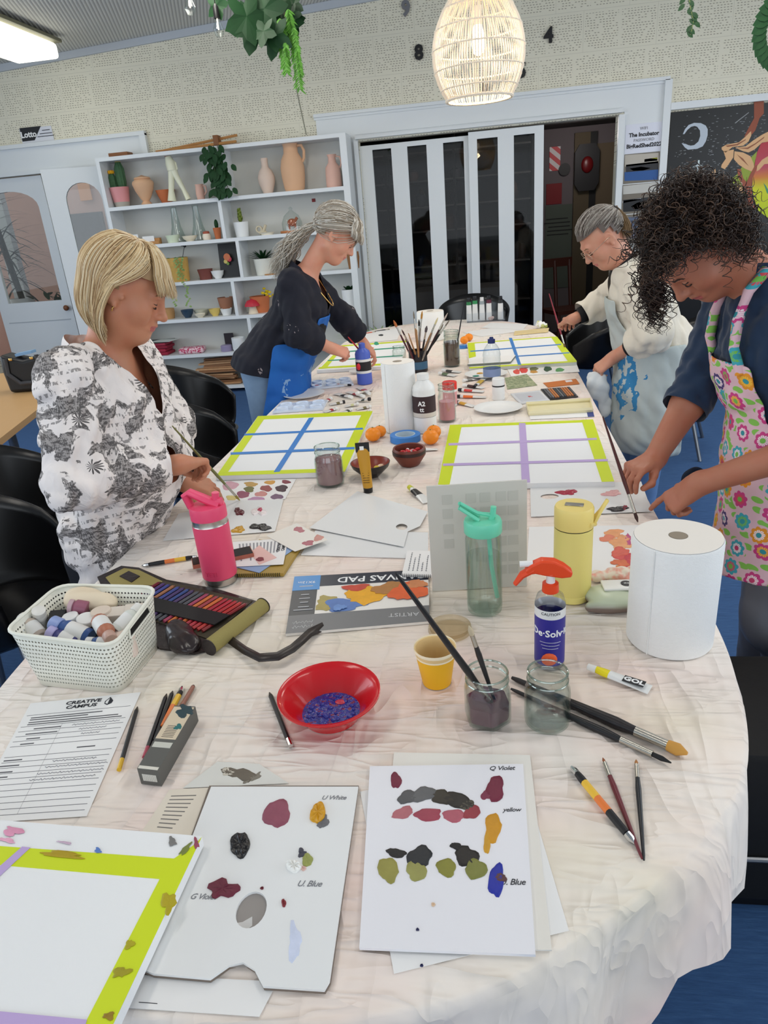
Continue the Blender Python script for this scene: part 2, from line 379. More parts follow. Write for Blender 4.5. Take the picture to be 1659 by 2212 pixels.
bx('door_3', 1.42, 2.16, YB-.04, YB, 0, 2.15, plain((104, 90, 70), .7)); bx('trim_7', 1.34, 1.42, YB-.05, YB, 0, 2.28, plain((14, 13, 13), .6)); bx('trim_8', 1.16, 1.34, YB-.055, YB, 0, 2.28, plain((92, 80, 60), .7))
# dim table with a cloth in the far room, dim yellow window
ft = thing('side_table', 'cloth-covered table in the dark room beyond the glass', 'table', (-.15, YW+1.2, 0))
m = MB(); m.box((0, 0, .72), (1.1, .6, .03)); [m.box((x, y, .35), (.05, .05, .7)) for x in (-.48, .48) for y in (-.25, .25)]; m.build('table_frame', DARKW, ft, 0)
m = MB(); m.box((0, 0, .74), (1.14, .64, .012)); m.box((0, -.322, .64), (1.14, .006, .2)); m.build('tablecloth', plain((120, 118, 116), .8), ft, 0)
ch = thing('wooden_chair', 'dark wooden chair in the open gap to the far room', 'chair', (.95, YW+1.0, 0), .4)
m = MB(); m.box((0, 0, .44), (.42, .42, .04)); m.build('seat', plain((70, 30, 20), .5), ch, 0); m = MB(); [m.tube([(x, .2, .4), (x, .26, .95)], .02, 8) for x in (-.18, 0, .18)]; m.box((0, .26, .93), (.42, .03, .09)); m.build('backrest', plain((70, 30, 20), .5), ch, 0)
for x, y in ((-.18, -.18), (.18, -.18), (-.18, .18), (.18, .18)): m = MB(); m.tube([(x, y, 0), (x, y, .42)], .018, 8); m.build('leg', plain((70, 30, 20), .5), ch)
a = AY(814, 425, YB-.02); wn = bx('window_3', a.x-.12, a.x+.14, YB-.03, YB, a.z-.32, a.z+.2, mat('bright far window', (225, 232, 240), .4, emit=.9))
m = MB(); m.box((a.x-.02, YB-.035, a.z-.02), (.17, .01, .2)); m.build('yellow_poster', plain((235, 200, 20), .6)); tag(bpy.data.objects['yellow_poster'], 'bright yellow sheet at the far window behind the left glass strip', 'poster')
# ================================================================ TABLE AND CLOTH
OUT = [(.49, 4.35), (.475, 3.5), (.455, 2.4), (.447, 1.9), (.44, 1.5), (.433, 1.19), (.411, 1.02), (.378, .885), (.335, .79), (.275, .71), (.20, .64), (.11, .57), (0, .50), (-.12, .46), (-.26, .44), (-.42, .445), (-.56, .49), (-.70, .58), (-.81, .70), (-.88, .83), (-.92, .98), (-.945, 1.3), (-.95, 1.7), (-.955, 2.6), (-.96, 3.6), (-.955, 4.6), (-.93, 5.0), (-.82, 5.4), (-.6, 5.6), (-.35, 5.68), (-.1, 5.68), (.15, 5.5), (.38, 5.15), (.47, 4.8)]
def resample(P, n):
    P = [Vector(p).to_2d() for p in P]; Q = []
    L = [0]
    for i in range(len(P)): L.append(L[-1] + (P[(i+1) % len(P)] - P[i]).length)
    # catmull-rom through the outline
    def cr(i, t):
        p0, p1, p2, p3 = P[i-1], P[i], P[(i+1) % len(P)], P[(i+2) % len(P)]
        return .5*((2*p1) + (p2-p0)*t + (2*p0-5*p1+4*p2-p3)*t*t + (3*p1-p0-3*p2+p3)*t**3)
    j = 0
    for k in range(n):
        s = L[-1]*k/n
        while L[j+1] < s: j += 1
        Q.append(cr(j, (s-L[j])/(L[j+1]-L[j])))
    return Q
NO = 560
ring = resample(OUT, NO)
cen = Vector((-.245, 2.9))
rc = random.Random(5)
fold = [sum(math.sin(2*PI*k*f/NO + ph)*am for f, ph, am in ((37, .3, .5), (61, 1.9, .35), (19, 2.2, .4), (97, 4, .2))) for k in range(NO)]
mb = MB(); vs = []; NR = 10
spine = [Vector((-.245, min(max(p.y, 1.15), 4.95))) for p in ring]
for i in range(NR):                                      # top, from the spine outwards
    s = i/(NR-1)
    for k, p in enumerate(ring):
        q = spine[k].lerp(p, s); z = .7405 if i < NR-1 else .7385
        vs.append((q.x, q.y, z))
prof = [(.004, .734), (.008, .722), (.009, .70), (.009, .66), (.010, .60), (.011, .53), (.012, .45), (.012, .37), (.012, .28)]
for j, (o, z) in enumerate(prof):
    for k, p in enumerate(ring):
        tg = (ring[(k+1) % NO] - ring[k-1]).normalized(); nr = Vector((-tg.y, tg.x))
        if nr.dot(p-spine[k]) < 0: nr = -nr
        am = .046*max(0, (j-1)/8)**.7
        w = o + am*(fold[k]) + max(0, j-1)*.0005
        q = p + nr*w + tg*(.02*am*fold[(k+9) % NO]); z2 = .734-(.734-z)*(1-.62*max(0, min(1, (p.x-.14)/.08))*(p.y < 1.0)); vs.append((q.x, q.y, z2 + .02*math.sin(k*.11)*(j == 8)))
R = NR + len(prof); fs = []
for i in range(R-1):
    for k in range(NO):
        k2 = (k+1) % NO; fs.append((i*NO+k, i*NO+k2, (i+1)*NO+k2, (i+1)*NO+k))
mb.add(vs, fs)
t = NT('crumpled white sheet'); v = t.co('Object')
def ridged(v, sc, det, dist=0.0):
    n = t.noise(v, sc, det, .5, dist); return t.math('SUBTRACT', 1.0, t.math('MULTIPLY', t.math('ABSOLUTE', t.math('SUBTRACT', n, .5)), 4.0))
r1 = ridged(t.co('Object', (.8, 3.2, .8), (0, 0, .55)), 3.6, 2, .25); r2 = ridged(t.co('Object', (3.0, .8, .8), (0, 0, .35)), 4.6, 2, .3); r3 = t.noise(v, 30, 3); r4 = ridged(t.co('Object', (.8, 3.5, .8), (0, 0, -.35)), 7.5, 2, .3)
h = t.math('ADD', t.math('ADD', t.math('MULTIPLY', t.math('POWER', t.math('MAXIMUM', r1, 0.0), 3.0), .7), t.math('MULTIPLY', t.math('POWER', t.math('MAXIMUM', r2, 0.0), 3.0), .6)), t.math('ADD', t.math('MULTIPLY', t.math('POWER', t.math('MAXIMUM', r4, 0.0), 4.0), .4), t.math('MULTIPLY', r3, .10)))
t.bump(h, .62, .012)
st = t.ramp(t.noise(v, 2.3, 4, .6), [(.42, (0, 0, 0, 1)), (.66, (1, 1, 1, 1))])
hue = t.ramp(t.noise(t.co('Object', (1, 1, 1), (0, 0, 2)), 1.7, 2), [(.35, (236, 208, 190)), (.5, (242, 212, 204)), (.65, (228, 218, 190))])
c = t.mix(t.math('MULTIPLY', st, .8), lin((242, 232, 222)), hue)
vo = t.n('ShaderNodeTexVoronoi'); vo.inputs['Scale'].default_value = 7; t.l(v, vo.inputs['Vector'])
spk = t.math('MULTIPLY', t.math('LESS_THAN', vo.outputs['Distance'], .055), t.math('GREATER_THAN', t.noise(v, 3.1, 1), .5))
c = t.mix(t.math('MULTIPLY', spk, .7), c, t.ramp(vo.outputs['Color'], [(0, (60, 90, 70)), (.35, (90, 60, 80)), (.6, (120, 180, 190)), (.8, (70, 70, 70)), (1, (220, 170, 190))]))
t.col(c); t.b.inputs['Roughness'].default_value = .85; t.b.inputs['Sheen Weight'].default_value = .1; CLOTH = t.m
o = mb.build('tablecloth', CLOTH, None, 60); tag(o, 'crumpled paint-stained white sheet covering the long table', 'tablecloth')
tb = thing('work_table', 'long round-ended table hidden under the white sheet', 'table', (-.245, 2.9, 0))
rt = resample([(p[0]*1, p[1]) for p in OUT], 80); m = MB(); m.prism([((p.x+.245)*.985, (p.y-2.9)*.993) for p in rt], .70, .732); m.build('tabletop', plain((190, 150, 100), .5), tb, 0)
for x in (-.5, .5):
    for y in (-1.8, -.2, .2, 2.0): m = MB(); m.tube([(x, y, 0), (x, y, .70)], .022, 10); m.build('leg', mat('steel', (150, 152, 155), .35, 1), tb)
# ================================================================ SOFT BODIES (blended volumes meshed as one surface)
A = lambda *v: np.array(v, dtype=np.float64)
def cap(a, b, r0, r1=None, k=.02, op=1, sq=None):
    return dict(t='c', a=np.array(a, float), b=np.array(b, float), r0=r0, r1=r1 if r1 is not None else r0, k=k, op=op, sq=sq)
def ell(c, r, R=None, k=.02, op=1): return dict(t='e', c=np.array(c, float), r=np.array(r, float), R=np.eye(3) if R is None else np.array(R), k=k, op=op)
def sd(p, P):
    if p['t'] == 'c':
        ba = p['b']-p['a']; pa = P-p['a']; L = ba@ba + 1e-12
        if p['sq'] is not None:      # flattened across axis n by factor s
            n, s = p['sq']; n = n/np.linalg.norm(n)
            pa = pa + np.outer(pa@n, n)*(1/s-1)
        t = np.clip(pa@ba/L, 0, 1); q = pa - t[:, None]*ba
        d = np.sqrt((q*q).sum(1)) - (p['r0'] + (p['r1']-p['r0'])*t)
        return d*(p['sq'][1] if p['sq'] is not None else 1)
    q = (P-p['c'])@p['R']; k0 = np.sqrt(((q/p['r'])**2).sum(1)); k1 = np.sqrt(((q/p['r']**2)**2).sum(1)) + 1e-9
    return k0*(k0-1)/k1
def bound(p):
    if p['t'] == 'c':
        c = (p['a']+p['b'])/2; return c, np.linalg.norm(p['a']-p['b'])/2 + max(p['r0'], p['r1'])*(1 if p['sq'] is None else max(1, p['sq'][1]))
    return p['c'], p['r'].max()
def field(prims, P):
    d = np.full(len(P), 9.0)
    for p in prims:
        s = sd(p, P); k = p['k']
        if p['op'] > 0:
            h = np.maximum(k-np.abs(d-s), 0)/k; d = np.minimum(d, s) - h*h*k/4
        else:
            h = np.maximum(k-np.abs(-d-s), 0)/k; d = np.maximum(d, -s) + h*h*k/4
    return d
def surface(prims, h, disp=None, dmax=0.02, relax=1):
    bs = [bound(p) for p in prims]; add = [b for b, p in zip(bs, prims) if p['op'] > 0]
    lo = np.min([c-r for c, r in add], 0)-.03; hi = np.max([c+r for c, r in add], 0)+.03
    B = 12; S = B*h; nb = np.ceil((hi-lo)/S).astype(int)
    I = np.stack(np.meshgrid(*[np.arange(n) for n in nb], indexing='ij'), -1).reshape(-1, 3)
    ctr = lo + (I+.5)*S; d = field(prims, ctr); act = I[np.abs(d) < S*.9 + dmax + .02]
    g = np.arange(B+1); G = np.stack(np.meshgrid(g, g, g, indexing='ij'), -1).reshape(-1, 3)
    VS = []; VI = []; QS = []
    N = (nb*B + 2).astype(np.int64)
    gid = lambda c: (c[..., 0]*N[1] + c[..., 1])*N[2] + c[..., 2]
    off = np.array([(i, j, k) for i in (0, 1) for j in (0, 1) for k in (0, 1)])
    edges = [(a, b) for a in range(8) for b in range(a+1, 8) if np.abs(off[a]-off[b]).sum() == 1]
    for bi in act:
        base = bi*B; P = lo + (base+G)*h; c0 = lo + (bi+.5)*S
        loc = [p for p, (c, r) in zip(prims, bs) if np.linalg.norm(c-c0) < r + S*.87 + p['k'] + .03]
        if not loc: continue
        D = field(loc, P)
        if disp is not None: D = D + disp(P)
        D = D.reshape(B+1, B+1, B+1); ins = D < 0
        if ins.all() or not ins.any(): continue
        cor = np.stack([D[o[0]:o[0]+B, o[1]:o[1]+B, o[2]:o[2]+B] for o in off], -1)
        sg = cor < 0; m = sg.any(-1) & ~sg.all(-1)
        cells = np.argwhere(m); cv = cor[m]; acc = np.zeros((len(cells), 3)); cnt = np.zeros(len(cells))
        for a, b in edges:
            x = (cv[:, a] < 0) != (cv[:, b] < 0); da, db = cv[x, a], cv[x, b]
            tt = (da/(da-db))[:, None]; acc[x] += off[a] + tt*(off[b]-off[a]); cnt[x] += 1
        VS.append(lo + (base+cells + acc/cnt[:, None])*h); VI.append(gid(base+cells))
        for ax in range(3):
            sl0 = ins[:B, :B, :B]; s1 = [slice(0, B)]*3; s1[ax] = slice(1, B+1); sl1 = ins[tuple(s1)]
            e = np.argwhere(sl0 != sl1)
            if not len(e): continue
            fl = sl0[tuple(e.T)]; u, v = [(1, 2), (2, 0), (0, 1)][ax]
            U = np.zeros(3, int); U[u] = 1; V = np.zeros(3, int); V[v] = 1; e = e+base
            q = np.stack([gid(e-U-V), gid(e-V), gid(e), gid(e-U)], 1); q[~fl] = q[~fl][:, ::-1]; QS.append(q)
    V = np.concatenate(VS); ids = np.concatenate(VI); Q = np.concatenate(QS)
    uid, first = np.unique(ids, return_index=True); V = V[first]
    idx = np.searchsorted(uid, Q); idx = np.clip(idx, 0, len(uid)-1); ok = (uid[idx] == Q).all(1); F = idx[ok]
    for _ in range(relax):
        s = np.zeros_like(V); n = np.zeros(len(V))
        for a, b in ((0, 1), (1, 2), (2, 3), (3, 0)):
            np.add.at(s, F[:, a], V[F[:, b]]); np.add.at(n, F[:, a], 1); np.add.at(s, F[:, b], V[F[:, a]]); np.add.at(n, F[:, b], 1)
        V = V*.5 + .5*s/np.maximum(n, 1)[:, None]
    return V, F
def npmesh(name, V, F, mats, mi=None, parent=None, smooth=True):
    me = bpy.data.meshes.new(name); me.vertices.add(len(V)); me.vertices.foreach_set('co', V.astype(np.float32).ravel())
    k = F.shape[1]; me.loops.add(F.size); me.loops.foreach_set('vertex_index', F.astype(np.int32).ravel())
    me.polygons.add(len(F)); me.polygons.foreach_set('loop_start', np.arange(0, F.size, k, dtype=np.int32)); me.polygons.foreach_set('loop_total', np.full(len(F), k, np.int32))
    for m in (mats if isinstance(mats, (list, tuple)) else [mats]): me.materials.append(m)
    if mi is not None: me.polygons.foreach_set('material_index', np.asarray(mi, np.int32))
    me.update(calc_edges=True); me.validate()
    if smooth: me.polygons.foreach_set('use_smooth', [True]*len(me.polygons))
    o = bpy.data.objects.new(name, me); C.objects.link(o)
    if parent: o.parent = parent
    return o
def clipf(V, F, fn, it=8):
    F = F[fn(V[F].mean(1))]; e = np.concatenate([F[:, [0, 1]], F[:, [1, 2]], F[:, [2, 3]], F[:, [3, 0]]]); s = np.sort(e, 1); u, ix, ct = np.unique(s, axis=0, return_inverse=True, return_counts=True)
    b = s[ct[ix.ravel()] == 1]                       # boundary edges: fair the cut line
    for _ in range(it):
        a = np.zeros_like(V); n = np.zeros(len(V)); np.add.at(a, b[:, 0], V[b[:, 1]]); np.add.at(a, b[:, 1], V[b[:, 0]]); np.add.at(n, b[:, 0], 1); np.add.at(n, b[:, 1], 1)
        m = n == 2; V[m] = .4*V[m] + .6*a[m]/2
    return F
def strands(name, paths, r, mats, mi, parent=None, n=4, taper=True):
    """paths: list of (k,3) arrays; each becomes a fine tapered tube"""
    VV = []; FF = []; MI = []; o = 0; an = np.arange(n)*2*PI/n
    for p, m in zip(paths, mi):
        k = len(p); d = np.gradient(p, axis=0); d /= np.linalg.norm(d, axis=1)[:, None]+1e-9
        a = np.tile(A(.3, .5, .81), (k, 1)); x = np.cross(d, a); x /= np.linalg.norm(x, axis=1)[:, None]+1e-9; y = np.cross(d, x)
        rr = np.full(k, r) if np.isscalar(r) else np.interp(np.linspace(0, 1, k), np.linspace(0, 1, len(r)), r)
        if taper: rr = rr*np.interp(np.linspace(0, 1, k), [0, .75, 1], [1, .9, .25])
        v = p[:, None, :] + (x[:, None, :]*np.cos(an)[None, :, None] + y[:, None, :]*np.sin(an)[None, :, None])*rr[:, None, None]
        VV.append(v.reshape(-1, 3)); i = np.arange(k-1)[:, None]*n; j = np.arange(n)[None, :]; j2 = (j+1) % n
        f = np.stack([i+j, i+j2, i+n+j2, i+n+j], -1).reshape(-1, 4)+o; FF.append(f); MI += [m]*len(f); o += k*n
    return npmesh(name, np.concatenate(VV), np.concatenate(FF), mats, MI, parent)
def frame(yaw, pitch, roll=0):
    """columns: right, forward, up. yaw: compass angle of forward measured from +X; pitch: nod down"""
    M = Matrix.Rotation(yaw-PI/2, 3, 'Z') @ Matrix.Rotation(-pitch, 3, 'X') @ Matrix.Rotation(roll, 3, 'Y')
    return np.array(M)
def xf(prims, c, R, s=1.0):
    out = []
    for p in prims:
        q = dict(p)
        if p['t'] == 'c':
            q['a'] = c + R@(p['a']*s); q['b'] = c + R@(p['b']*s); q['r0'] = p['r0']*s; q['r1'] = p['r1']*s
            if p['sq'] is not None: q['sq'] = (R@p['sq'][0], p['sq'][1])
        else: q['c'] = c + R@(p['c']*s); q['r'] = p['r']*s; q['R'] = R@p['R']
        q['k'] = p['k']*s; out.append(q)
    return out
def head_prims(jaw=1.0, nose=1.0, double=0.0):
    P = [ell((0, -.018, .035), (.074, .096, .088), k=.03), ell((0, .018, -.035), (.062*jaw, .070, .078), k=.04),
         ell((0, .055, -.088), (.030*jaw, .028, .024), k=.03), cap((-.048*jaw, -.005, -.062), (-.012, .055, -.095), .02, .018, k=.035), cap((.048*jaw, -.005, -.062), (.012, .055, -.095), .02, .018, k=.035),
         ell((-.036, .052, -.028), (.026, .024, .026), k=.03), ell((.036, .052, -.028), (.026, .024, .026), k=.03),
         cap((-.034, .076, .026), (.034, .076, .026), .010, k=.022),
         ell((-.031, .094, .004), (.019, .013, .0125), k=.014, op=-1), ell((.031, .094, .004), (.019, .013, .0125), k=.014, op=-1),
         ell((-.031, .070, .003), (.0155, .0155, .0125), k=.006), ell((.031, .070, .003), (.0155, .0155, .0125), k=.006),
         cap((0, .084, .016), (0, .104*nose, -.022), .0075, .0095, k=.014), ell((0, .105*nose, -.027), (.011, .012, .010), k=.01),
         ell((-.0125, .094, -.030), (.0075, .009, .007), k=.008), ell((.0125, .094, -.030), (.0075, .009, .007), k=.008),
         cap((-.006, .099, -.0385), (-.006, .092, -.036), .0032, k=.004, op=-1), cap((.006, .099, -.0385), (.006, .092, -.036), .0032, k=.004, op=-1),
         ell((0, .078, -.056), (.026, .016, .016), k=.016),
         cap((-.020, .082, -.0585), (0, .0925, -.0555), .0035, .0055, k=.007), cap((.020, .082, -.0585), (0, .0925, -.0555), .0035, .0055, k=.007),
         cap((-.017, .083, -.0665), (.017, .083, -.0665), .0055, k=.007), ell((0, .089, -.0665), (.012, .005, .0055), k=.006),
         cap((-.023, .088, -.0615), (0, .0985, -.0605), .0016, k=.004, op=-1), cap((.023, .088, -.0615), (0, .0985, -.0605), .0016, k=.004, op=-1),
         cap((-.028, .083, -.018), (-.031, .085, -.056), .003, k=.012, op=-1), cap((.028, .083, -.018), (.031, .085, -.056), .003, k=.012, op=-1)]
    for s in (-1, 1):
        P += [ell((s*.076, -.012, -.002), (.009, .020, .032), R=np.array(Matrix.Rotation(s*.35, 3, 'Z') @ Matrix.Rotation(-.2, 3, 'X')), k=.008), ell((s*.087, -.008, .004), (.006, .011, .018), k=.005, op=-1),
              cap((s*.080, -.006, -.028), (s*.080, -.004, -.032), .0065, k=.006), ell((s*.077, .008, -.006), (.004, .006, .008), k=.005)]
    if double: P.append(ell((0, .022, -.098), (.045, .045, .03*double), k=.04))
    return P
def hand_prims(w, xd, dn, curls, spread=.06, s=1.0, thumb=((.8, .6, -.35), (.9, .1, -.5)), side=1, tl=(.040, .032, .026)):
    """w wrist, xd towards fingers, dn back of the hand; side=+1 puts the thumb on the dn x xd side"""
    x = np.array(xd, float); x /= np.linalg.norm(x); z = np.array(dn, float); z -= x*(z@x); z /= np.linalg.norm(z); y = np.cross(z, x)*side
    w = np.array(w, float); G = lambda a, b, c: w + s*(x*a + y*b + z*c)
    P = [cap(G(-.01, .008, 0), G(.035, .012, 0), .019*s, .018*s, k=.02*s), cap(G(-.01, -.008, 0), G(.035, -.012, 0), .019*s, .018*s, k=.02*s)]
    bases = [(.088, .029), (.092, .010), (.088, -.010), (.080, -.028)]; lens = [.070, .077, .071, .056]; rad = [.0088, .009, .0086, .0076]
    for (bx_, by), L, r, cu, i in zip(bases, lens, rad, curls, range(4)):
        P.append(cap(G(.02, by*.62, 0), G(bx_, by, .001), .0135*s, .0105*s, k=.012*s))
        p = G(bx_, by, .001); ang = 0; sp = (1.5-i)*spread
        for f, c, q in zip((.45, .30, .25), cu, (1, .93, .82)):
            ang += math.radians(c); d = x*math.cos(ang)*math.cos(sp) + y*math.sin(sp)*math.cos(ang) - z*math.sin(ang)
            e = p + d*L*f*s; P.append(cap(p, e, r*q*s, r*q*.92*s, k=.004*s)); p = e
    p = G(.018, .022, -.006); P.append(cap(G(.005, .012, -.003), p, .014*s, .0135*s, k=.014*s)); tips = None
    for d, L, r in zip((thumb[0], thumb[0], thumb[1]), tl, (.0135, .0112, .0102)):
        v = x*d[0] + y*d[1] + z*d[2]; v /= np.linalg.norm(v); e = p + v*L*s; P.append(cap(p, e, r*s, r*.88*s, k=.007*s)); p = e
    return P
def skinmat(nm, c):
    t = NT(nm); v = t.co('Object'); f = t.noise(v, 22, 3); L = lin(c)
    red = tuple(x*y for x, y in zip(L[:3], (1.0, .86, .84)))+(1,)
    t.col(t.mix(t.ramp(f, [(.35, (0, 0, 0, 1)), (.7, (1, 1, 1, 1))]), L, red)); b = t.b; b.inputs['Roughness'].default_value = .48
    b.inputs['Subsurface Weight'].default_value = .12; b.inputs['Subsurface Radius'].default_value = (.01, .004, .002); b.inputs['Subsurface Scale'].default_value = .6
    t.bump(t.noise(v, 420, 2), .12, .001); return t.m
def headM(c, R, s=1.0):
    M = np.eye(4); M[:3, :3] = R*s; M[:3, 3] = c; return M
def loc2w(c, R, pts, s=1.0): return np.array([c + R@(np.array(p)*s) for p in pts])
def face_bits(parent, c, R, s, brow, lash, bw=1.0):
    # eyebrows as many fine hairs, lashes along the lowered lids
    rng = np.random.RandomState(4); P = []
    for sd_ in (-1, 1):
        for i in range(60):
            u = rng.rand(); x = sd_*(.014 + .036*u); z = .0265 + .006*math.sin(u*PI*.8) + rng.randn()*.0014; y = .0895 - .35*max(0, abs(x)-.022) - .0*z
            a = A(x, y, z); b = a + A(sd_*.007, -.0015, .0012*(1-2*u)); P.append(loc2w(c, R, [a, (a+b)/2 + A(0, .001, 0), b], s))
    strands('eyebrows', P, .0005*bw, brow, [0]*len(P), parent, 3)
    P = []
    for sd_ in (-1, 1):
        arc = []
        for u in np.linspace(-1, 1, 9):
            arc.append((sd_*.031 + .0135*u, .0868 - .0055*u*u - .001, -.0030 - .0030*(1-u*u)))
        P.append(loc2w(c, R, arc, s)); P.append(loc2w(c, R, [(x_*.98, y_-.0012, z_+.0105) for x_, y_, z_ in arc], s))  # upper arc: dark strand standing in for the shaded lid crease
    strands('eyelashes_and_creases', P, [.0017, .0019, .0014], lash, [0]*len(P), parent, 4)
def scalp(dirs, R3=(.080, .102, .094), c0=(0, -.018, .036), off=0.0):
    d = np.asarray(dirs, float); d = d/np.linalg.norm(d, axis=-1, keepdims=True); return A(*c0) + d*(A(*R3)+off)
def lips_mi(V, F, c, R, s=1.0):
    q = ((V[F].mean(1)-c)@R)/s
    up = (np.abs(q[:, 0]) < .022) & (q[:, 1] > .078) & (q[:, 2] > -.0725+np.abs(q[:, 0])*.15) & (q[:, 2] < -.0525-np.abs(q[:, 0])*.12)
    return up.astype(int)
def person(name, label, hc, hR, hs, spec, skin, lip, h=.0032, kids=None):
    """one continuous body mesh; returns the Empty that carries body, clothes and hair"""
    root = thing(name, label, 'person', (0, 0, 0))
    P = xf(head_prims(**spec.get('head', {})), hc, hR, hs) + spec['body']
    V, F = surface(P, h, relax=1)
    base = spec['foot']; root.location = base
    mi = lips_mi(V, F, hc, hR, hs)
    npmesh('body', V-np.array(base), F, [skin, lip], mi, root)
    return root
class Off:
    """lets clothes and hair be given in room coordinates while their parent sits at the feet"""
def kid(o, root, label=None):
    o.parent = root; o.matrix_parent_inverse = Matrix.Translation(-root.location)
    if label: o['label'] = label
    return o
def folds(scale, amp, seed=0, d=(0, 0, 1)):
    rs_ = np.random.RandomState(seed); K = []
    for i in range(9):
        v = rs_.randn(3); v = v/np.linalg.norm(v); v = v*.8 + .5*np.cross(np.array(d, float), v); K.append((v*scale*3.2*(.5+rs_.rand()*1.3), rs_.rand()*6.28, .5+rs_.rand()))
    def fn(P):
        w = P + .03*np.sin(P[:, [1, 2, 0]]*11+seed)
        o = np.zeros(len(P))
        for v, ph, am in K: o += am*(1-np.abs(np.sin(w@v+ph))*1.6)
        return o*amp/11
    return fn
# ================================================================ PEOPLE
SKL, SKB, SKR, SKC = skinmat('tanned skin', (192, 132, 100)), skinmat('fair pink skin', (214, 154, 128)), skinmat('fair skin', (206, 150, 124)), skinmat('warm skin', (178, 116, 90))
LIP = mat('lips', (178, 92, 88), .4); LIP2 = mat('pale lips', (196, 112, 104), .4)
def np3(v): return np.array(v, float)
def P3(px, py, y): return np3(AY(px, py, y))
def onray(px, py, tip, L, far=True):
    d = np3(ray(px, py)); d /= np.linalg.norm(d); o = np3(CAMP)-tip; b = o@d; c = o@o-L*L; q = math.sqrt(max(b*b-c, 0)); t = -b+q if far else -b-q
    return np3(CAMP)+d*t
def legs(hipc, fx, fy, sp=.09, knee=.03, r=.085, foot=(1, 0)):
    out = []
    for s in (-1, 1):
        h_ = A(hipc[0]+s*sp*fy, hipc[1]+s*sp*fx, hipc[2]); a_ = A(h_[0]*1, h_[1], .09)
        k_ = (h_+a_)/2; k_[0] += knee*foot[0]; k_[1] += knee*foot[1]
        out += [cap(h_, k_, r, r*.72, k=.03), cap(k_, a_, r*.72, r*.5, k=.03), cap(a_-A(0, 0, .045), a_+A(foot[0]*.15, foot[1]*.15, -.055), .036, .03, k=.03)]
    return out
HAIRB = {}
def hairset(nm, cols, rough=.45):
    return [mat(nm+' %d' % i, c, rough, spec=.35) for i, c in enumerate(cols)]
def capmesh(name, c, R, s, off, m, parent, keep, R3=(.080, .102, .094), c0=(0, -.018, .036), n=48):
    vs = []; fs = []
    for i in range(n//2+1):
        ph = PI*i/(n//2)
        for j in range(n):
            a = 2*PI*j/n; d = A(math.sin(ph)*math.sin(a), math.sin(ph)*math.cos(a), math.cos(ph)); vs.append(d)
    vs = np.array(vs); F = []
    for i in range(n//2):
        for j in range(n): F.append((i*n+j, i*n+(j+1) % n, (i+1)*n+(j+1) % n, (i+1)*n+j))
    F = np.array(F); ctr = vs[F].mean(1); F = F[keep(ctr)]
    V = scalp(vs, R3, c0, off); V = np.array([c + R@(v*s) for v in V])
    return npmesh(name, V, F, m, None, parent)
def slick(c, R, s, tie, hairline, N, seed, off=.010, wave=0.0, jit=.004, R3=(.080, .102, .094), part=0.0):
    rg = np.random.RandomState(seed); out = []; td = np3(tie)/np.linalg.norm(tie)
    while len(out) < N:
        d = rg.randn(3); d /= np.linalg.norm(d)
        if not hairline(d[None])[0]: continue
        w = math.acos(np.clip(d@td, -1, 1)); k = 9; u = np.linspace(0, 1, k)[:, None]
        if w < .15: continue
        q = (np.sin((1-u)*w)*d + np.sin(u*w)*td)/math.sin(w); o = off*(1-.75*u**3) + rg.randn()*jit*.4 + wave*np.sin(u*w*9+rg.rand()*1.5)*.4
        o[0] = 0
        P = A(0, -.018, .036) + q*(A(*R3)+o); P[:, 0] += rg.randn()*.0015
        out.append(c + (P*s)@R.T)
    return out
BROWF, BROWD, LASH = mat('fair brow', (150, 116, 84), .7), mat('dark brow', (62, 44, 36), .7), mat('lash', (40, 26, 24), .6)
# ---------------------------------------------------------------- woman at the left, patterned shirt
ysh = 1.75
hc = P3(277, 630, ysh); hR = frame(math.radians(10), math.radians(30)); hs = .95
nb = A(-1.0, 1.75, 1.215)
sR, eR = A(-.995, 1.575, 1.21), A(-1.0, 1.515, .965); sL, eL = A(-.995, 1.925, 1.20), A(-.96, 1.99, .97)
wR = P3(388, 1003, 1.69); tipL = np3(T(518, 1081, .002)); topL = onray(372, 920, tipL, .36, False)
pin = tipL*.56 + topL*.44
wL = P3(392, 1040, 1.84)
bd = [cap(hc+hR@A(0, -.03, -.05), nb+A(0, 0, -.03), .043, .053, k=.05), cap(hc+hR@A(0, .0, -.085), nb+A(.02, 0, 0), .022, .034, k=.05),
      ell((-1.0, 1.75, 1.1), (.10, .15, .15), k=.05), ell((-1.0, 1.75, .9), (.11, .15, .2), k=.05), ell((-1.06, 1.75, .76), (.10, .15, .14), k=.05),
      cap(sL, sR, .05, k=.04), cap(sR, eR, .042, .036, k=.02), cap(eR, wR, .038, .027, k=.02), cap(sL, eL, .042, .036, k=.02), cap(eL, wL, .036, .027, k=.02)]
bd += legs((-1.10, 1.75, .74), 1, 0, .09, .0, .075, (1, 0))
hd = pin-wR
bd += hand_prims(wR, hd+A(0.02, .0, .035), A(-.25, -.62, .75), [(58, 52, 30), (62, 58, 35), (64, 60, 36), (66, 62, 36)], .03, .93, ((.86, .40, -.42), (.9, -.25, -.45)), 1)
bd += hand_prims(wL, A(.9, .25, -.35), A(.1, -.3, .95), [(20, 30, 15), (24, 34, 18), (28, 36, 18), (32, 38, 20)], .05, .92, ((.8, .5, -.4), (.9, .2, -.4)), -1)
L = person('person', 'blonde woman in a black and white patterned shirt, painting at the left table edge', hc, hR, hs, dict(head=dict(jaw=.94), body=bd, foot=(-1.1, 1.75, 0)), SKL, LIP)
face_bits(L, hc, hR, hs, BROWF, LASH)
for o in list(L.children):
    if o.name.startswith('eye'): kid(o, L)
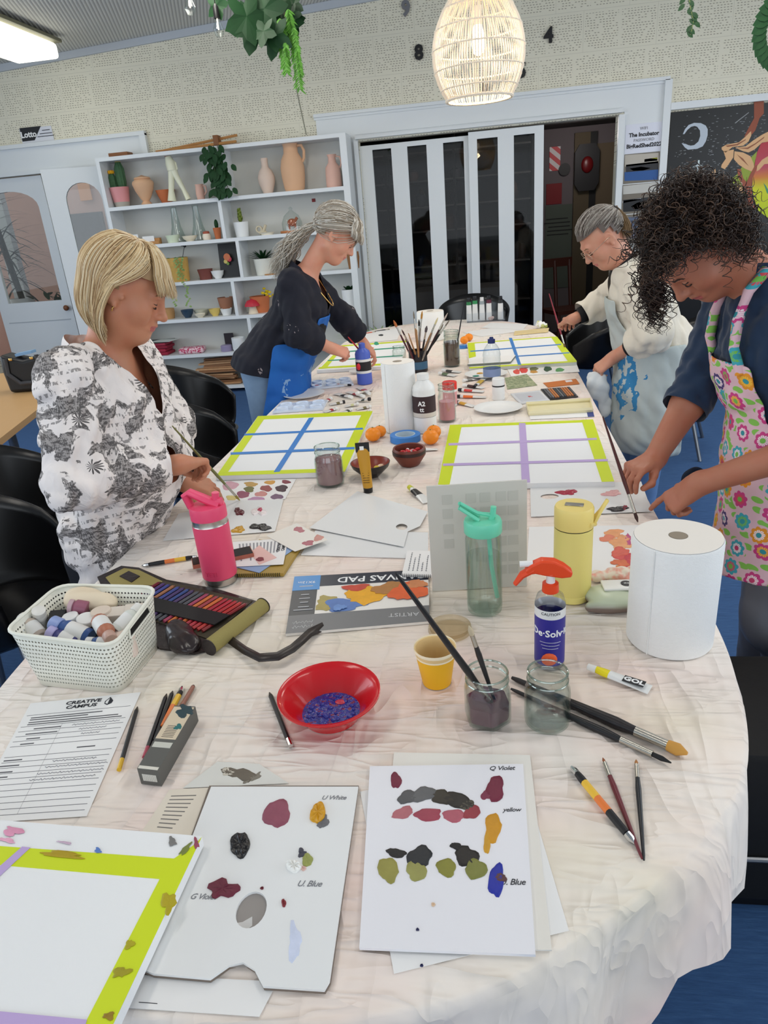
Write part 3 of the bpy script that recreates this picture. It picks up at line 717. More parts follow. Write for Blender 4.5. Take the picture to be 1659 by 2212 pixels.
# shirt
sp = [ell((-.985, 1.75, 1.09), (.135, .19, .17), k=.05), ell((-.99, 1.75, .94), (.155, .19, .19), k=.05), ell((-1.06, 1.74, .78), (.125, .19, .20), k=.05),
      cap(sR+A(0, .03, 0), sL-A(0, .03, 0), .062, k=.06), cap(sR, eR+A(0, 0, .005), .070, .074, k=.04), cap(eR, wR, .072, .043, k=.04), cap(sL, eL, .07, .07, k=.04), cap(eL, wL, .066, .04, k=.04),
      cap(nb+A(.01, 0, -.03), nb+A(.0, 0, .035), .085, .072, k=.04), cap((-1.06, 1.74, .74), (-1.085, 1.74, .60), .118, .118, k=.05, sq=(A(0, 1, 0), 1.45))]
V, Fq = surface(sp, .0065, folds(15, .034, 3), dmax=.02)
aR = (wR-eR)/np.linalg.norm(wR-eR); aL = (wL-eL)/np.linalg.norm(wL-eL)
cufR, cufL = wR-aR*.035, wL-aL*.03
nn = np3((.45, 0, .9)); nn /= np.linalg.norm(nn)
def keepL(c):
    k = ~(((c-cufR)@aR > 0) & (np.linalg.norm(c-cufR, axis=1) < .12) & (np.linalg.norm(np.cross(c-cufR, aR), axis=1) < .058)) & ~(((c-cufL)@aL > 0) & (np.linalg.norm(c-cufL, axis=1) < .12) & (np.linalg.norm(np.cross(c-cufL, aL), axis=1) < .058))
    v = (c[:, 0] > nb[0]+.03) & (np.abs(c[:, 1]-(1.75-.015)) < (c[:, 2]-1.06)*.34) & (c[:, 2] > 1.06) & (c[:, 2] < 1.35)
    return k & (((c-(nb+A(.0, 0, .045)))@nn < 0) | (np.linalg.norm(c[:, :2]-nb[:2]-A(.012, 0), axis=1) > .088)) & ~v & (c[:, 2] > .635+.04*np.sin(c[:, 0]*14))
Fs = clipf(V, Fq, keepL)
t = NT('black botanical print on white'); v = t.co('Object', (1, 1, 1), (.3, .2, .1))
dv = t.n('ShaderNodeVectorMath', operation='ADD'); nz = t.n('ShaderNodeTexNoise'); nz.inputs['Scale'].default_value = 9; t.l(v, nz.inputs['Vector']); sc = t.n('ShaderNodeVectorMath', operation='SCALE'); sc.inputs['Scale'].default_value = .09; t.l(nz.outputs['Color'], sc.inputs[0]); t.l(v, dv.inputs[0]); t.l(sc.outputs[0], dv.inputs[1])
blob = t.ramp(t.noise(v, 15, 4, .6, .6), [(.515, (0, 0, 0, 1)), (.53, (1, 1, 1, 1))])
wv = t.n('ShaderNodeTexWave'); wv.inputs['Scale'].default_value = 70; wv.inputs['Distortion'].default_value = 3; wv.inputs['Detail Scale'].default_value = 3; t.l(dv.outputs[0], wv.inputs['Vector'])
hatch = t.ramp(t.math('ADD', t.math('MULTIPLY', wv.outputs['Fac'], .12), t.noise(t.co('Object', (1, 1, 2.2), (.6, .2, .4)), 80, 3, .6)), [(.50, (0, 0, 0, 1)), (.62, (1, 1, 1, 1))])
vo = t.n('ShaderNodeTexVoronoi'); vo.inputs['Scale'].default_value = 14; t.l(v, vo.inputs['Vector'])
df = t.n('ShaderNodeVectorMath', operation='SUBTRACT'); t.l(v, df.inputs[0]); t.l(vo.outputs['Position'], df.inputs[1])
# starburst flowers: angle of the offset from the cell centre
s3 = t.n('ShaderNodeSeparateXYZ'); t.l(df.outputs[0], s3.inputs[0])
ang = t.math('ARCTAN2', s3.outputs[2], s3.outputs[0]); spike = t.math('ABSOLUTE', t.math('SINE', t.math('MULTIPLY', ang, 6.0)))
rad_ = t.math('MULTIPLY', vo.outputs['Distance'], 1.0)
burst = t.math('MULTIPLY', t.math('LESS_THAN', rad_, .30), t.math('GREATER_THAN', spike, t.math('MULTIPLY', rad_, 3.4)))
pick = t.n('ShaderNodeSeparateColor'); t.l(vo.outputs['Color'], pick.inputs[0]); burst = t.math('MULTIPLY', burst, t.math('GREATER_THAN', pick.outputs[0], .55))
txt = t.n('ShaderNodeTexNoise'); txt.inputs['Scale'].default_value = 1; t.l(t.co('Object', (160, 160, 40)), txt.inputs['Vector'])
zz = t.n('ShaderNodeSeparateXYZ'); t.l(v, zz.inputs[0]); line = t.math('LESS_THAN', t.math('FRACT', t.math('MULTIPLY', zz.outputs[2], 46)), .38)
script = t.math('MULTIPLY', t.math('MULTIPLY', line, t.math('GREATER_THAN', txt.outputs['Fac'], .52)), t.math('GREATER_THAN', t.noise(t.co('Object', (1, 1, 1), (1, 1, 0)), 6, 2), .5))
dark = t.math('MULTIPLY', blob, t.math('ADD', t.math('MULTIPLY', hatch, .34), .56))
dark = t.math('MAXIMUM', dark, t.math('MULTIPLY', burst, .9)); dark = t.math('MAXIMUM', dark, t.math('MULTIPLY', script, .62))
t.col(t.mix(dark, lin((238, 230, 226)), lin((38, 34, 36)))); t.b.inputs['Roughness'].default_value = .85; t.bump(t.noise(t.co('Object', (1, 1, .5), (.5, .4, 0)), 16, 3, .5, 1.2), .6, .02); SHIRT = t.m
kid(npmesh('shirt', V, Fs, SHIRT), L)
# collar: two lapels
col = []
for s in (-1, 1):
    g = []
    for i in range(9):
        u = i/8; a = nb + A(-.055+.10*u, s*(.066+.012*math.sin(u*PI)), .052-.045*u-.06*u*u); b = a + A(.012+.03*u, s*.030, -.032-.012*u); 
        g.append([a, (a+b)/2+A(.002, s*.010, .008), b])
    m = MB(); m.sheet(g); o = m.build('collar', SHIRT, None); sm = o.modifiers.new('s', 'SOLIDIFY'); sm.thickness = .003; kid(o, L)
V, Fq = surface([cap((-1.10, 1.66, .70), (-1.10, 1.66, .1), .085, .055), cap((-1.10, 1.84, .70), (-1.10, 1.84, .1), .085, .055)], .012); kid(npmesh('trousers', V, Fq, mat('dark trousers', (26, 28, 36), .9)), L)
# blonde bob
HB = hairset('blonde hair', [(202, 172, 128), (222, 198, 156), (164, 132, 94), (234, 218, 186)])
def keepbob(d): return (d[:, 2] > .30) | ((d[:, 1] < .15) & (d[:, 2] > -.2)) | ((d[:, 1] < -.35) & (d[:, 2] > -.75))
kid(capmesh('hair_underlayer', hc, hR, hs, .006, HB[2], None, keepbob), L)
rg = np.random.RandomState(11); paths = []; mi = []
for i in range(2600):
    al = rg.uniform(-PI, PI); ph0 = rg.uniform(.03, 1.0)*rg.rand()**.3; front = abs(al) < .72
    ph1 = (1.18 if front else 1.72) + rg.randn()*.03; off = .009 + rg.rand()*.010; near = (al > 0)
    k = 12; u = np.linspace(0, 1, k); ph = ph0 + (ph1-ph0)*u; a = al + np.where(front, 0, 1)*np.sign(al)*max(0, (2.0-abs(al)))*.62*u**1.4
    if ph0 > ph1: continue
    d = np.stack([np.sin(ph)*np.sin(a), np.sin(ph)*np.cos(a)*1.0, np.cos(ph)], 1); o = off*np.minimum(1, u*3+.2)
    q = A(0, -.018, .036) + d*(A(.080, .102, .094)+o[:, None]); q[:, 0] += .004
    Wp = hc + (q*hs)@hR.T; p = Wp[-1]; dr = (Wp[-1]-Wp[-3]); dr /= np.linalg.norm(dr); out = hR@(d[-1]); ext = []
    if front: n_, st, cu = 4, .008+.004*rg.rand(), .10
    else: n_, st, cu = 15, .0082+.003*rg.rand(), .0
    for j in range(n_):
        f = j/n_; g = A(0, 0, -1.0); v_ = dr*(1-f)*.9 + g*(.55+.6*f) + (out*A(1, 1, 0))*(.30*(1-f) if front else .25*math.sin(f*5) - (.9*f*f)); v_ /= np.linalg.norm(v_); p = p + v_*st; ext.append(p)
    paths.append(np.vstack([Wp, ext])); mi.append(rg.choice([0, 0, 1, 1, 2, 3]))
kid(strands('hair', paths, .00115, HB, mi, None, 4), L)
kid(strands('earring', [loc2w(hc, hR, [(.084, -.004, -.034), (.087, -.004, -.040), (.084, -.004, -.046)], hs)], .0022, mat('gold', (220, 180, 110), .25, 1), [0], None, 6, False), L)
# ---------------------------------------------------------------- woman at the back left, navy blouse and blue apron
hc = P3(727, 508, 3.45); hR = frame(math.radians(10), math.radians(42)); hs = .97
nb = A(-.815, 3.44, 1.30)
sR, sL = A(-.85, 3.27, 1.265), A(-.85, 3.60, 1.265); eR = P3(648, 722, 3.24); wR = P3(716, 752, 3.40); eL = P3(745, 690, 3.70); wL = P3(786, 742, 3.80)
bd = [cap(hc+hR@A(0, -.03, -.05), nb+A(-.01, 0, -.02), .043, .052, k=.03), ell((-.86, 3.44, 1.16), (.11, .16, .16), k=.05), ell((-.95, 3.44, .97), (.12, .15, .19), k=.05), ell((-1.03, 3.44, .84), (.13, .16, .13), k=.05),
      cap(sL, sR, .048, k=.04), cap(sR, eR, .045, .038, k=.03), cap(eR, wR, .038, .026, k=.02), cap(sL, eL, .045, .038, k=.03), cap(eL, wL, .038, .026, k=.02)]
bd += legs((-1.07, 3.44, .82), 1, 0, .09, .0, .09, (1, 0))
tipB = np3(T(812, 790, .01)); bd += hand_prims(wR, A(.82, .45, -.45), A(-.1, -.65, .75), [(42, 50, 30), (48, 54, 30), (54, 58, 34), (60, 60, 34)], .03, .92, ((.86, .40, -.42), (.9, -.2, -.45)), 1)
bd += hand_prims(wL, A(.55, .25, -.75), A(.5, -.2, .8), [(26, 36, 18), (28, 36, 18), (30, 38, 20), (32, 40, 20)], .05, .92, ((.8, .5, -.4), (.9, .2, -.4)), -1)
B_ = person('person', 'woman with grey-blonde ponytail, navy blouse and blue apron bending over the table', hc, hR, hs, dict(head=dict(jaw=.95), body=bd, foot=(-1.07, 3.44, 0)), SKB, LIP2, h=.0038)
face_bits(B_, hc, hR, hs, BROWF, LASH)
for o in list(B_.children):
    if o.name.startswith('eye'): kid(o, B_)
def blouse(extra=0.0):
    e = extra
    return [ell((-.855, 3.44, 1.17), (.13+e, .185+e, .155+e), k=.06), ell((-.93, 3.44, 1.02), (.14+e, .175+e, .16+e), k=.06), ell((-1.0, 3.44, .95), (.135+e, .19+e, .14+e), k=.06), cap(sR+A(0, .03, 0), sL-A(0, .03, 0), .06+e, k=.05)]
sp = blouse() + [cap((-1.03, 3.44, .96), (-1.07, 3.42, .88), .13, .165, k=.04, sq=(A(0, 1, 0), 1.2)), cap(sR, eR, .066, .064, k=.04), cap(eR, wR, .062, .066, k=.04), cap(sL, eL, .066, .064, k=.04), cap(eL, wL, .06, .064, k=.04), cap(nb+A(-.01, 0, -.03), nb+A(-.005, 0, .02), .08, .07, k=.04)]
V, Fq = surface(sp, .008, folds(13, .028, 5), dmax=.02); aR = (wR-eR)/np.linalg.norm(wR-eR); aL = (wL-eL)/np.linalg.norm(wL-eL); cR_, cL_ = eR+(wR-eR)*.5, eL+(wL-eL)*.62
nn = np3((.55, 0, .83))
def keepB(c):
    k = ~(((c-cR_)@aR > 0) & (np.linalg.norm(c-cR_, axis=1) < .2) & (np.linalg.norm(np.cross(c-cR_, aR), axis=1) < .085) & (c[:, 1] < 3.52)) & ~(((c-cL_)@aL > 0) & (np.linalg.norm(c-cL_, axis=1) < .2) & (c[:, 0] > -.80) & (c[:, 1] > 3.58))
    v = (c[:, 0] > nb[0]) & (np.abs(c[:, 1]-3.44) < (c[:, 2]-1.12)*.45) & (c[:, 2] > 1.12)
    return k & (((c-(nb+A(0, 0, .03)))@nn < 0) | (np.linalg.norm(c[:, :2]-nb[:2], axis=1) > .09)) & ~v & (c[:, 2] > .865 - .25*(c[:, 0]+1.07)) 
t = NT('navy blouse with sparse leaf print'); v = t.co('Object'); vo = t.n('ShaderNodeTexVoronoi'); vo.inputs['Scale'].default_value = 9; t.l(t.co('Object', (1.4, 1.4, .8), (.4, .3, 0)), vo.inputs['Vector'])
pk = t.n('ShaderNodeSeparateColor'); t.l(vo.outputs['Color'], pk.inputs[0])
m_ = t.math('MULTIPLY', t.math('MULTIPLY', t.math('LESS_THAN', vo.outputs['Distance'], .17), t.math('GREATER_THAN', pk.outputs[1], .5)), t.math('GREATER_THAN', t.noise(v, 90, 2), .56))
t.col(t.mix(m_, lin((14, 16, 32)), lin((150, 138, 140)))); t.b.inputs['Roughness'].default_value = .85; NAVY = t.m
kid(npmesh('blouse', V, clipf(V, Fq, keepB), NAVY), B_)
V, Fq = surface([ell((-.86, 3.44, 1.10), (.12, .17, .16), k=.05), ell((-.93, 3.44, 1.02), (.13, .16, .16), k=.05)], .012); kid(npmesh('black_top', V, Fq, mat('black top', (12, 12, 18), .8)), B_)
def apron(nm, prims, h, keep, m, root, disp=None, label=None):
    V, Fq = surface(prims, h, disp, dmax=.02); o = npmesh(nm, V, clipf(V, Fq, keep), m); s_ = o.modifiers.new('s', 'SOLIDIFY'); s_.thickness = .0025; s_.offset = 1; return kid(o, root, label)
t = NT('blue apron with paint stains'); v = t.co('Object'); n1 = t.noise(v, 5, 4, .6); n2 = t.noise(v, 38, 3)
t.col(t.mix(t.math('MULTIPLY', t.math('GREATER_THAN', n1, .60), t.math('GREATER_THAN', n2, .52)), t.mix(t.noise(v, 6, 3), lin((12, 84, 168)), lin((32, 112, 196))), lin((130, 165, 205)))); t.b.inputs['Roughness'].default_value = .8; t.bump(n1, .3, .01); BAPR = t.m
ap = blouse(.012) + [cap((-1.0, 3.44, 1.0), (-1.045, 3.42, .62), .155, .17, k=.05, sq=(A(0, 1, 0), 1.25))]
apron('apron', ap, .008, lambda c: (c[:, 0] > -.965-.28*(1.0-c[:, 2])) & (c[:, 1] < 3.6) & (c[:, 1] > 3.18) & (c[:, 2] > .55) & (c[:, 2] < 1.10) & ((c[:, 2] < 1.0) | (np.abs(c[:, 1]-3.44) < .115)) & ((c[:, 2] > .80) | (c[:, 0] > -1.22)), BAPR, B_, folds(10, .024, 2))
V, Fq = surface([ell((-1.05, 3.44, .86), (.155, .185, .16), k=.04), cap((-1.07, 3.35, .9), (-1.07, 3.35, .08), .104, .065), cap((-1.07, 3.53, .9), (-1.07, 3.53, .08), .104, .065)], .012, folds(18, .006, 1)); kid(npmesh('jeans', V, Fq, mat('pale blue denim', (128, 154, 184), .9, vary=.12, vs=30)), B_)
kid(strands('necklace', [np.array([(-.80+.10*math.sin(a), 3.44+.075*math.cos(a), 1.31-.165*math.sin(a)) for a in np.linspace(.15, PI-.15, 20)])], .003, mat('gold', (220, 180, 110), .25, 1), [0], None, 6, False), B_)
HG = hairset('grey blonde hair', [(182, 172, 158), (204, 198, 186), (150, 136, 118), (222, 218, 210)])
tie = A(0, -.80, -.55)
def hl(d): return ((d[:, 1] > .1) & (d[:, 2] > .42)) | ((d[:, 1] <= .1) & (d[:, 2] > .05)) | ((d[:, 1] < -.3) & (d[:, 2] > -.75))
kid(capmesh('hair_underlayer', hc, hR, hs, .005, HG[2], None, hl), B_)
P = slick(hc, hR, hs, tie, hl, 1500, 3, .016, .006, .006)
rg = np.random.RandomState(8); tw = hc + hR@(scalp([tie])[0]*hs)
for i in range(700):      # wavy ponytail hanging over the back
    k = 16; u = np.linspace(0, 1, k); a0 = rg.rand()*6.28; sp_ = rg.rand()
    end = P3(600, 575, 3.46) + A(rg.randn()*.018, rg.randn()*.035, rg.randn()*.03-.01)
    mid = (tw+end)/2 + A(-.01, 0, .045) + rg.randn(3)*.016
    q = np.outer((1-u)**2, tw+rg.randn(3)*.006) + np.outer(2*u*(1-u), mid) + np.outer(u*u, end); q += np.stack([np.sin(u*22+a0), np.cos(u*19+a0), np.sin(u*17+2*a0)], 1)*(.004+.004*u)[:, None]; P.append(q)
for i in range(420):      # bangs falling forward
    a = rg.uniform(-1.1, 1.1); ph = rg.uniform(.25, .95); ph1 = 1.16 + rg.rand()*.1; k = 7; u = np.linspace(0, 1, k); f = ph+(ph1-ph)*u
    d = np.stack([np.sin(f)*math.sin(a), np.sin(f)*math.cos(a), np.cos(f)], 1); q = A(0, -.018, .036) + d*(A(.080, .102, .094) + (.012+.012*rg.rand())*np.minimum(1, u*2)[:, None]); Wp = hc + (q*hs)@hR.T; p = Wp[-1]; ext = []; out = hR@d[-1]
    for j in range(5): p = p + (A(0, 0, -1)*.8 + out*(.5-.25*j) + (Wp[-1]-Wp[-2])/np.linalg.norm(Wp[-1]-Wp[-2])*.3)*.0078; ext.append(p)
    P.append(np.vstack([Wp, ext]))
kid(strands('hair', P, .0016, HG, [rg.choice([0, 0, 1, 2, 3]) for _ in P], None, 4), B_)
kid(strands('hair_tie', [np.array([tw + hR@(A(math.cos(a), 0, math.sin(a))*.017) for a in np.linspace(0, 6.4, 14)])], .004, mat('khaki band', (150, 146, 90), .6), [0], None, 6, False), B_)
# ---------------------------------------------------------------- woman at the back right, cream fleece and pale apron
hc = P3(1299, 517, 3.4); hR = frame(math.radians(191), math.radians(44)); hs = .97
nb = A(.665, 3.42, 1.215)
sL, sR = A(.70, 3.26, 1.16), A(.70, 3.58, 1.17); eL = P3(1412, 722, 3.20); wL = P3(1325, 772, 3.36); eR = P3(1296, 660, 3.72); wR = P3(1237, 690, 3.66)
bd = [cap(hc+hR@A(0, -.03, -.05), nb+A(.01, 0, -.02), .050, .058, k=.03), ell((.72, 3.42, 1.06), (.11, .15, .16), k=.05), ell((.79, 3.42, .88), (.12, .15, .18), k=.05), ell((.83, 3.42, .76), (.13, .16, .13), k=.05),
      cap(sL, sR, .048, k=.04), cap(sR, eR, .045, .038, k=.03), cap(eR, wR, .038, .026, k=.02), cap(sL, eL, .045, .038, k=.03), cap(eL, wL, .040, .027, k=.02)]
bd += legs((.78, 3.42, .76), 1, 0, .08, .0, .09, (-1, 0))
tipR = np3(T(1221, 752, .012)); topR = onray(1186, 634, tipR, .30, True); pr = tipR*.62 + topR*.38
bd += hand_prims(wR, pr-wR+A(-.02, 0, .03), A(.2, -.45, .85), [(52, 55, 30), (58, 58, 34), (62, 60, 36), (64, 60, 36)], .03, .92, ((.86, .40, -.42), (.9, -.2, -.45)), 1)
bd += hand_prims(wL, A(-.75, .1, -.62), A(-.35, -.55, .75), [(46, 46, 25), (50, 50, 28), (54, 52, 30), (56, 54, 30)], .03, .95, ((.86, .38, -.42), (.9, -.1, -.45)), -1)
R_ = person('person', 'grey-haired woman with glasses, cream fleece and pale apron, far right of the table', hc, hR, hs, dict(head=dict(), body=bd, foot=(.84, 3.42, 0)), SKR, LIP2, h=.0038)
face_bits(R_, hc, hR, hs, BROWF, LASH)
for o in list(R_.children):
    if o.name.startswith('eye'): kid(o, R_)
def fleece(e=0.0):
    return [ell((.725, 3.42, 1.07), (.135+e, .18+e, .155+e), k=.06), ell((.785, 3.42, .92), (.14+e, .18+e, .17+e), k=.06), ell((.82, 3.42, .84), (.135+e, .19+e, .14+e), k=.06), cap(sR+A(0, -.03, 0), sL+A(0, .03, 0), .062+e, k=.05)]
sp = fleece() + [cap((.85, 3.42, .86), (.88, 3.40, .80), .14, .15, k=.04, sq=(A(0, 1, 0), 1.2)), cap(sR, eR, .07, .066, k=.04), cap(eR, wR, .064, .056, k=.04), cap(sL, eL, .074, .072, k=.04), cap(eL, wL, .068, .056, k=.04), cap(nb+A(.0, 0, -.03), nb+A(-.015, 0, .055), .082, .072, k=.03)]
V, Fq = surface(sp, .008, folds(15, .036, 8), dmax=.02); aR = (wR-eR)/np.linalg.norm(wR-eR); aL = (wL-eL)/np.linalg.norm(wL-eL); cR_, cL_ = eR+(wR-eR)*.66, eL+(wL-eL)*.48
nn = np3((-.5, 0, .86))
def keepR(c, cr=cR_, cl=cL_):
    k = ~(((c-cr)@aR > 0) & (np.linalg.norm(c-cr, axis=1) < .2) & (c[:, 0] < .62) & (c[:, 1] > 3.5) & (c[:, 2] < 1.08)) & ~(((c-cl)@aL > 0) & (np.linalg.norm(np.cross(c-cl, aL), axis=1) < .09) & (np.linalg.norm(c-cl, axis=1) < .24) & (c[:, 1] < 3.45))
    v = (c[:, 0] < nb[0]-.01) & (np.abs(c[:, 1]-3.42) < (c[:, 2]-1.10)*.30) & (c[:, 2] > 1.10)
    return k & (((c-(nb+A(0, 0, .05)))@nn < 0) | (np.linalg.norm(c[:, :2]-nb[:2], axis=1) > .095)) & ~v & (c[:, 2] > .79 - .3*(c[:, 0]-.88)*-1)
FLE = mat('cream fleece', (222, 214, 198), .95, bump=.35, bs=90, bd=.003, sheen=.3); kid(npmesh('fleece', V, clipf(V, Fq, keepR), FLE), R_)
V, Fq = surface([ell((.73, 3.42, 1.05), (.12, .16, .15), k=.05), cap(eL, wL, .045, .040), cap(eR, wR, .045, .038), cap(nb+A(0, 0, -.03), nb+A(-.012, 0, .03), .07, .062)], .01)
c2 = eL+(wL-eL)*.60; c3 = eR+(wR-eR)*.82
kid(npmesh('black_top', V, clipf(V, Fq, lambda c: ~(((c-c2)@aL > 0) & (c[:, 1] < 3.45) & (c[:, 2] < .98)) & ~(((c-c3)@aR > 0) & (c[:, 0] < .6))), mat('black top', (12, 12, 18), .8)), R_)
t = NT('pale grey apron with blue paint'); v = t.co('Object'); n1 = t.noise(v, 4.2, 3, .6); n2 = t.noise(v, 26, 3); sz = t.n('ShaderNodeSeparateXYZ'); t.l(v, sz.inputs[0])
low = t.math('LESS_THAN', sz.outputs[2], .86); bl = t.math('MULTIPLY', t.math('MULTIPLY', t.math('GREATER_THAN', n1, .535), t.math('GREATER_THAN', n2, .50)), low)
c = t.mix(bl, t.mix(t.noise(v, 8, 3), lin((168, 178, 176)), lin((196, 204, 202))), lin((50, 128, 178)))
t.col(c); t.b.inputs['Roughness'].default_value = .85; t.bump(n1, .3, .01); GAPR = t.m
ap = fleece(.014) + [cap((.80, 3.42, .86), (.80, 3.36, .5), .17, .18, k=.05, sq=(A(0, 1, 0), 1.15))]
apron('apron', ap, .008, lambda c: (c[:, 0] < .80+.10*(c[:, 1] < 3.3)*(c[:, 2] < .9)) & (c[:, 1] < 3.62) & (c[:, 2] > .40) & (c[:, 2] < 1.10) & ((c[:, 2] < .94) | ((np.abs(c[:, 1]-3.42) < .12+ .5*(np.maximum(0, 1.0-c[:, 2]))) & (c[:, 0] < .74))), GAPR, R_, folds(11, .028, 4))
V, Fq = surface([ell((.84, 3.42, .78), (.15, .18, .15), k=.04), cap((.80, 3.34, .84), (.78, 3.34, .08), .108, .06), cap((.80, 3.50, .84), (.78, 3.50, .08), .108, .06)], .012, folds(18, .006, 1)); kid(npmesh('jeans', V, Fq, mat('blue denim', (96, 130, 178), .9, vary=.15, vs=30)), R_)
HR = hairset('grey hair', [(128, 120, 112), (158, 150, 142), (96, 86, 80), (186, 180, 172)]); tie = A(0, -1.0, .12)
def hl2(d): return ((d[:, 1] > .1) & (d[:, 2] > .40)) | ((d[:, 1] <= .1) & (d[:, 2] > .02)) | ((d[:, 1] < -.3) & (d[:, 2] > -.6))
kid(capmesh('hair_underlayer', hc, hR, hs, .004, HR[2], None, hl2), R_)
P = slick(hc, hR, hs, tie, hl2, 1700, 4, .010, .001, .003); rg = np.random.RandomState(6); tw = hc + hR@(scalp([tie], off=.008)[0]*hs); n0 = len(P)
mi = [rg.choice([0, 0, 1, 2, 3]) for _ in P]
for i in range(260):
    u = np.linspace(0, 1, 9); end = P3(1357, 508, 3.37) + rg.randn(3)*.011; mid = (tw+end)/2 + A(.016, 0, .022) + rg.randn(3)*.008
    P.append(np.outer((1-u)**2, tw+rg.randn(3)*.005) + np.outer(2*u*(1-u), mid) + np.outer(u*u, end)); mi.append(4)
kid(strands('hair', P, .0014, HR + [mat('dark blonde hair', (128, 104, 74), .5)], mi, None, 4), R_)
kid(strands('hair_tie', [np.array([tw + hR@(A(math.cos(a), 0, math.sin(a))*.015) for a in np.linspace(0, 6.4, 14)])], .007, mat('black band', (14, 13, 14), .6), [0], None, 6, False), R_)
gl = []
for s in (-1, 1): gl.append(loc2w(hc, hR, [(s*.033+.024*math.cos(a), .101-.10*abs(s*.033+.024*math.cos(a))**1.3-.004, -.004+.020*math.sin(a)) for a in np.linspace(0, 2*PI, 22)], hs)); gl.append(loc2w(hc, hR, [(s*.056, .094, .006), (s*.072, .07, .006), (s*.082, .0, .006), (s*.083, -.012, .0)], hs))
gl.append(loc2w(hc, hR, [(-.010, .105, .0), (0, .112, .003), (.010, .105, .0)], hs))
kid(strands('glasses', gl, .0012, mat('thin metal rim', (190, 170, 150), .25, 1), [0]*5, None, 6, False), R_)
# ---------------------------------------------------------------- curly-haired woman at the right
hc = P3(1501, 541, 1.83); hR = frame(math.radians(202), math.radians(62)); hs = .98
nb = A(.68, 1.86, 1.30)
sR, sL = A(.66, 2.03, 1.225), A(.76, 1.67, 1.24); eR = P3(1486, 872, 1.96); wR = P3(1412, 994, 1.87); eL = A(.775, 1.545, 1.0); wL = P3(1508, 1046, 1.66)
tipC = np3(T(1378, 1128, .004)); topC = onray(1302, 900, tipC, .31, True); pc = tipC*.66 + topC*.34
bd = [cap(hc+hR@A(0, -.03, -.05), nb+A(.0, 0, -.02), .052, .062, k=.03), ell((.735, 1.85, 1.12), (.115, .155, .17), k=.05), ell((.80, 1.84, .93), (.12, .15, .18), k=.05), ell((.83, 1.83, .80), (.13, .165, .14), k=.05),
      cap(sL, sR, .052, k=.04), cap(sR, eR, .048, .042, k=.03), cap(eR, wR, .044, .028, k=.02), cap(sL, eL, .048, .042, k=.03), cap(eL, wL, .042, .027, k=.02)]
bd += legs((.84, 1.83, .80), 1, 0, .08, .0, .095, (-1, 0))
bd += hand_prims(wR, pc-wR+A(-.035, .0, .02), A(-.3, -.3, .9), [(36, 42, 22), (44, 48, 28), (60, 58, 34), (68, 62, 36)], .03, .95, ((.85, .42, -.42), (.92, -.30, -.35)), 1)
fing = np3(T(1408, 1116, .008)); bd += hand_prims(wL, fing-wL, A(-.45, -.5, .75), [(6, 8, 6), (52, 62, 32), (60, 66, 36), (66, 66, 36)], .04, .95, ((.75, .5, -.45), (.9, .05, -.4)), -1)
C_ = person('person', 'curly dark-haired woman in navy top and pink floral apron at the right edge', hc, hR, hs, dict(head=dict(), body=bd, foot=(.84, 1.83, 0)), SKC, LIP, h=.0032)
face_bits(C_, hc, hR, hs, BROWD, LASH, 1.5)
for o in list(C_.children):
    if o.name.startswith('eye'): kid(o, C_)
def topc(e=0.0):
    return [ell((.735, 1.85, 1.13), (.135+e, .185+e, .165+e), k=.06), ell((.795, 1.84, .96), (.135+e, .175+e, .17+e), k=.06), ell((.825, 1.83, .82), (.14+e, .19+e, .16+e), k=.06), cap(sR-A(0, .03, 0), sL+A(0, .03, 0), .06+e, k=.05)]
sp = topc() + [cap(sR, eR, .062, .056, k=.04), cap(eR, wR, .054, .05, k=.03), cap(sL, eL, .062, .056, k=.04), cap(eL, wL, .054, .05, k=.03), cap(nb+A(.01, 0, -.04), nb+A(-.01, 0, .015), .078, .068, k=.04)]
V, Fq = surface(sp, .0065, folds(24, .018, 9), dmax=.02); aR = (wR-eR)/np.linalg.norm(wR-eR); aL = (wL-eL)/np.linalg.norm(wL-eL); cR_, cL_ = eR+(wR-eR)*.10, eL+(wL-eL)*.03
def keepC(c):
    return ~(((c-cR_)@aR > 0) & (np.linalg.norm(np.cross(c-cR_, aR), axis=1) < .075) & (c[:, 0] < .66) & (c[:, 2] < 1.04)) & ~(((c-cL_)@aL > 0) & (np.linalg.norm(np.cross(c-cL_, aL), axis=1) < .075) & (c[:, 1] < 1.7) & (c[:, 2] < 1.06)) & (c[:, 2] > .72) & (c[:, 2] < 1.345)
kid(npmesh('top', V, clipf(V, Fq, keepC), mat('navy knit top', (20, 44, 72), .85, vary=.15, vs=20, bump=.3, bs=160, bd=.001, sheen=.2)), C_)
t = NT('pink apron with bright flowers'); tc = t.n('ShaderNodeTexCoord'); sp3 = t.n('ShaderNodeSeparateXYZ'); t.l(tc.outputs['Object'], sp3.inputs[0]); cb = t.n('ShaderNodeCombineXYZ'); t.l(sp3.outputs[1], cb.inputs[0]); t.l(sp3.outputs[2], cb.inputs[1])
wob = t.n('ShaderNodeTexNoise'); wob.inputs['Scale'].default_value = 7; t.l(cb.outputs[0], wob.inputs['Vector'])
vo = t.n('ShaderNodeTexVoronoi', voronoi_dimensions='2D'); vo.inputs['Scale'].default_value = 17; vo.inputs['Randomness'].default_value = .55; t.l(cb.outputs[0], vo.inputs['Vector'])
df = t.n('ShaderNodeVectorMath', operation='SUBTRACT'); t.l(cb.outputs[0], df.inputs[0]); t.l(vo.outputs['Position'], df.inputs[1]); s3 = t.n('ShaderNodeSeparateXYZ'); t.l(df.outputs[0], s3.inputs[0])
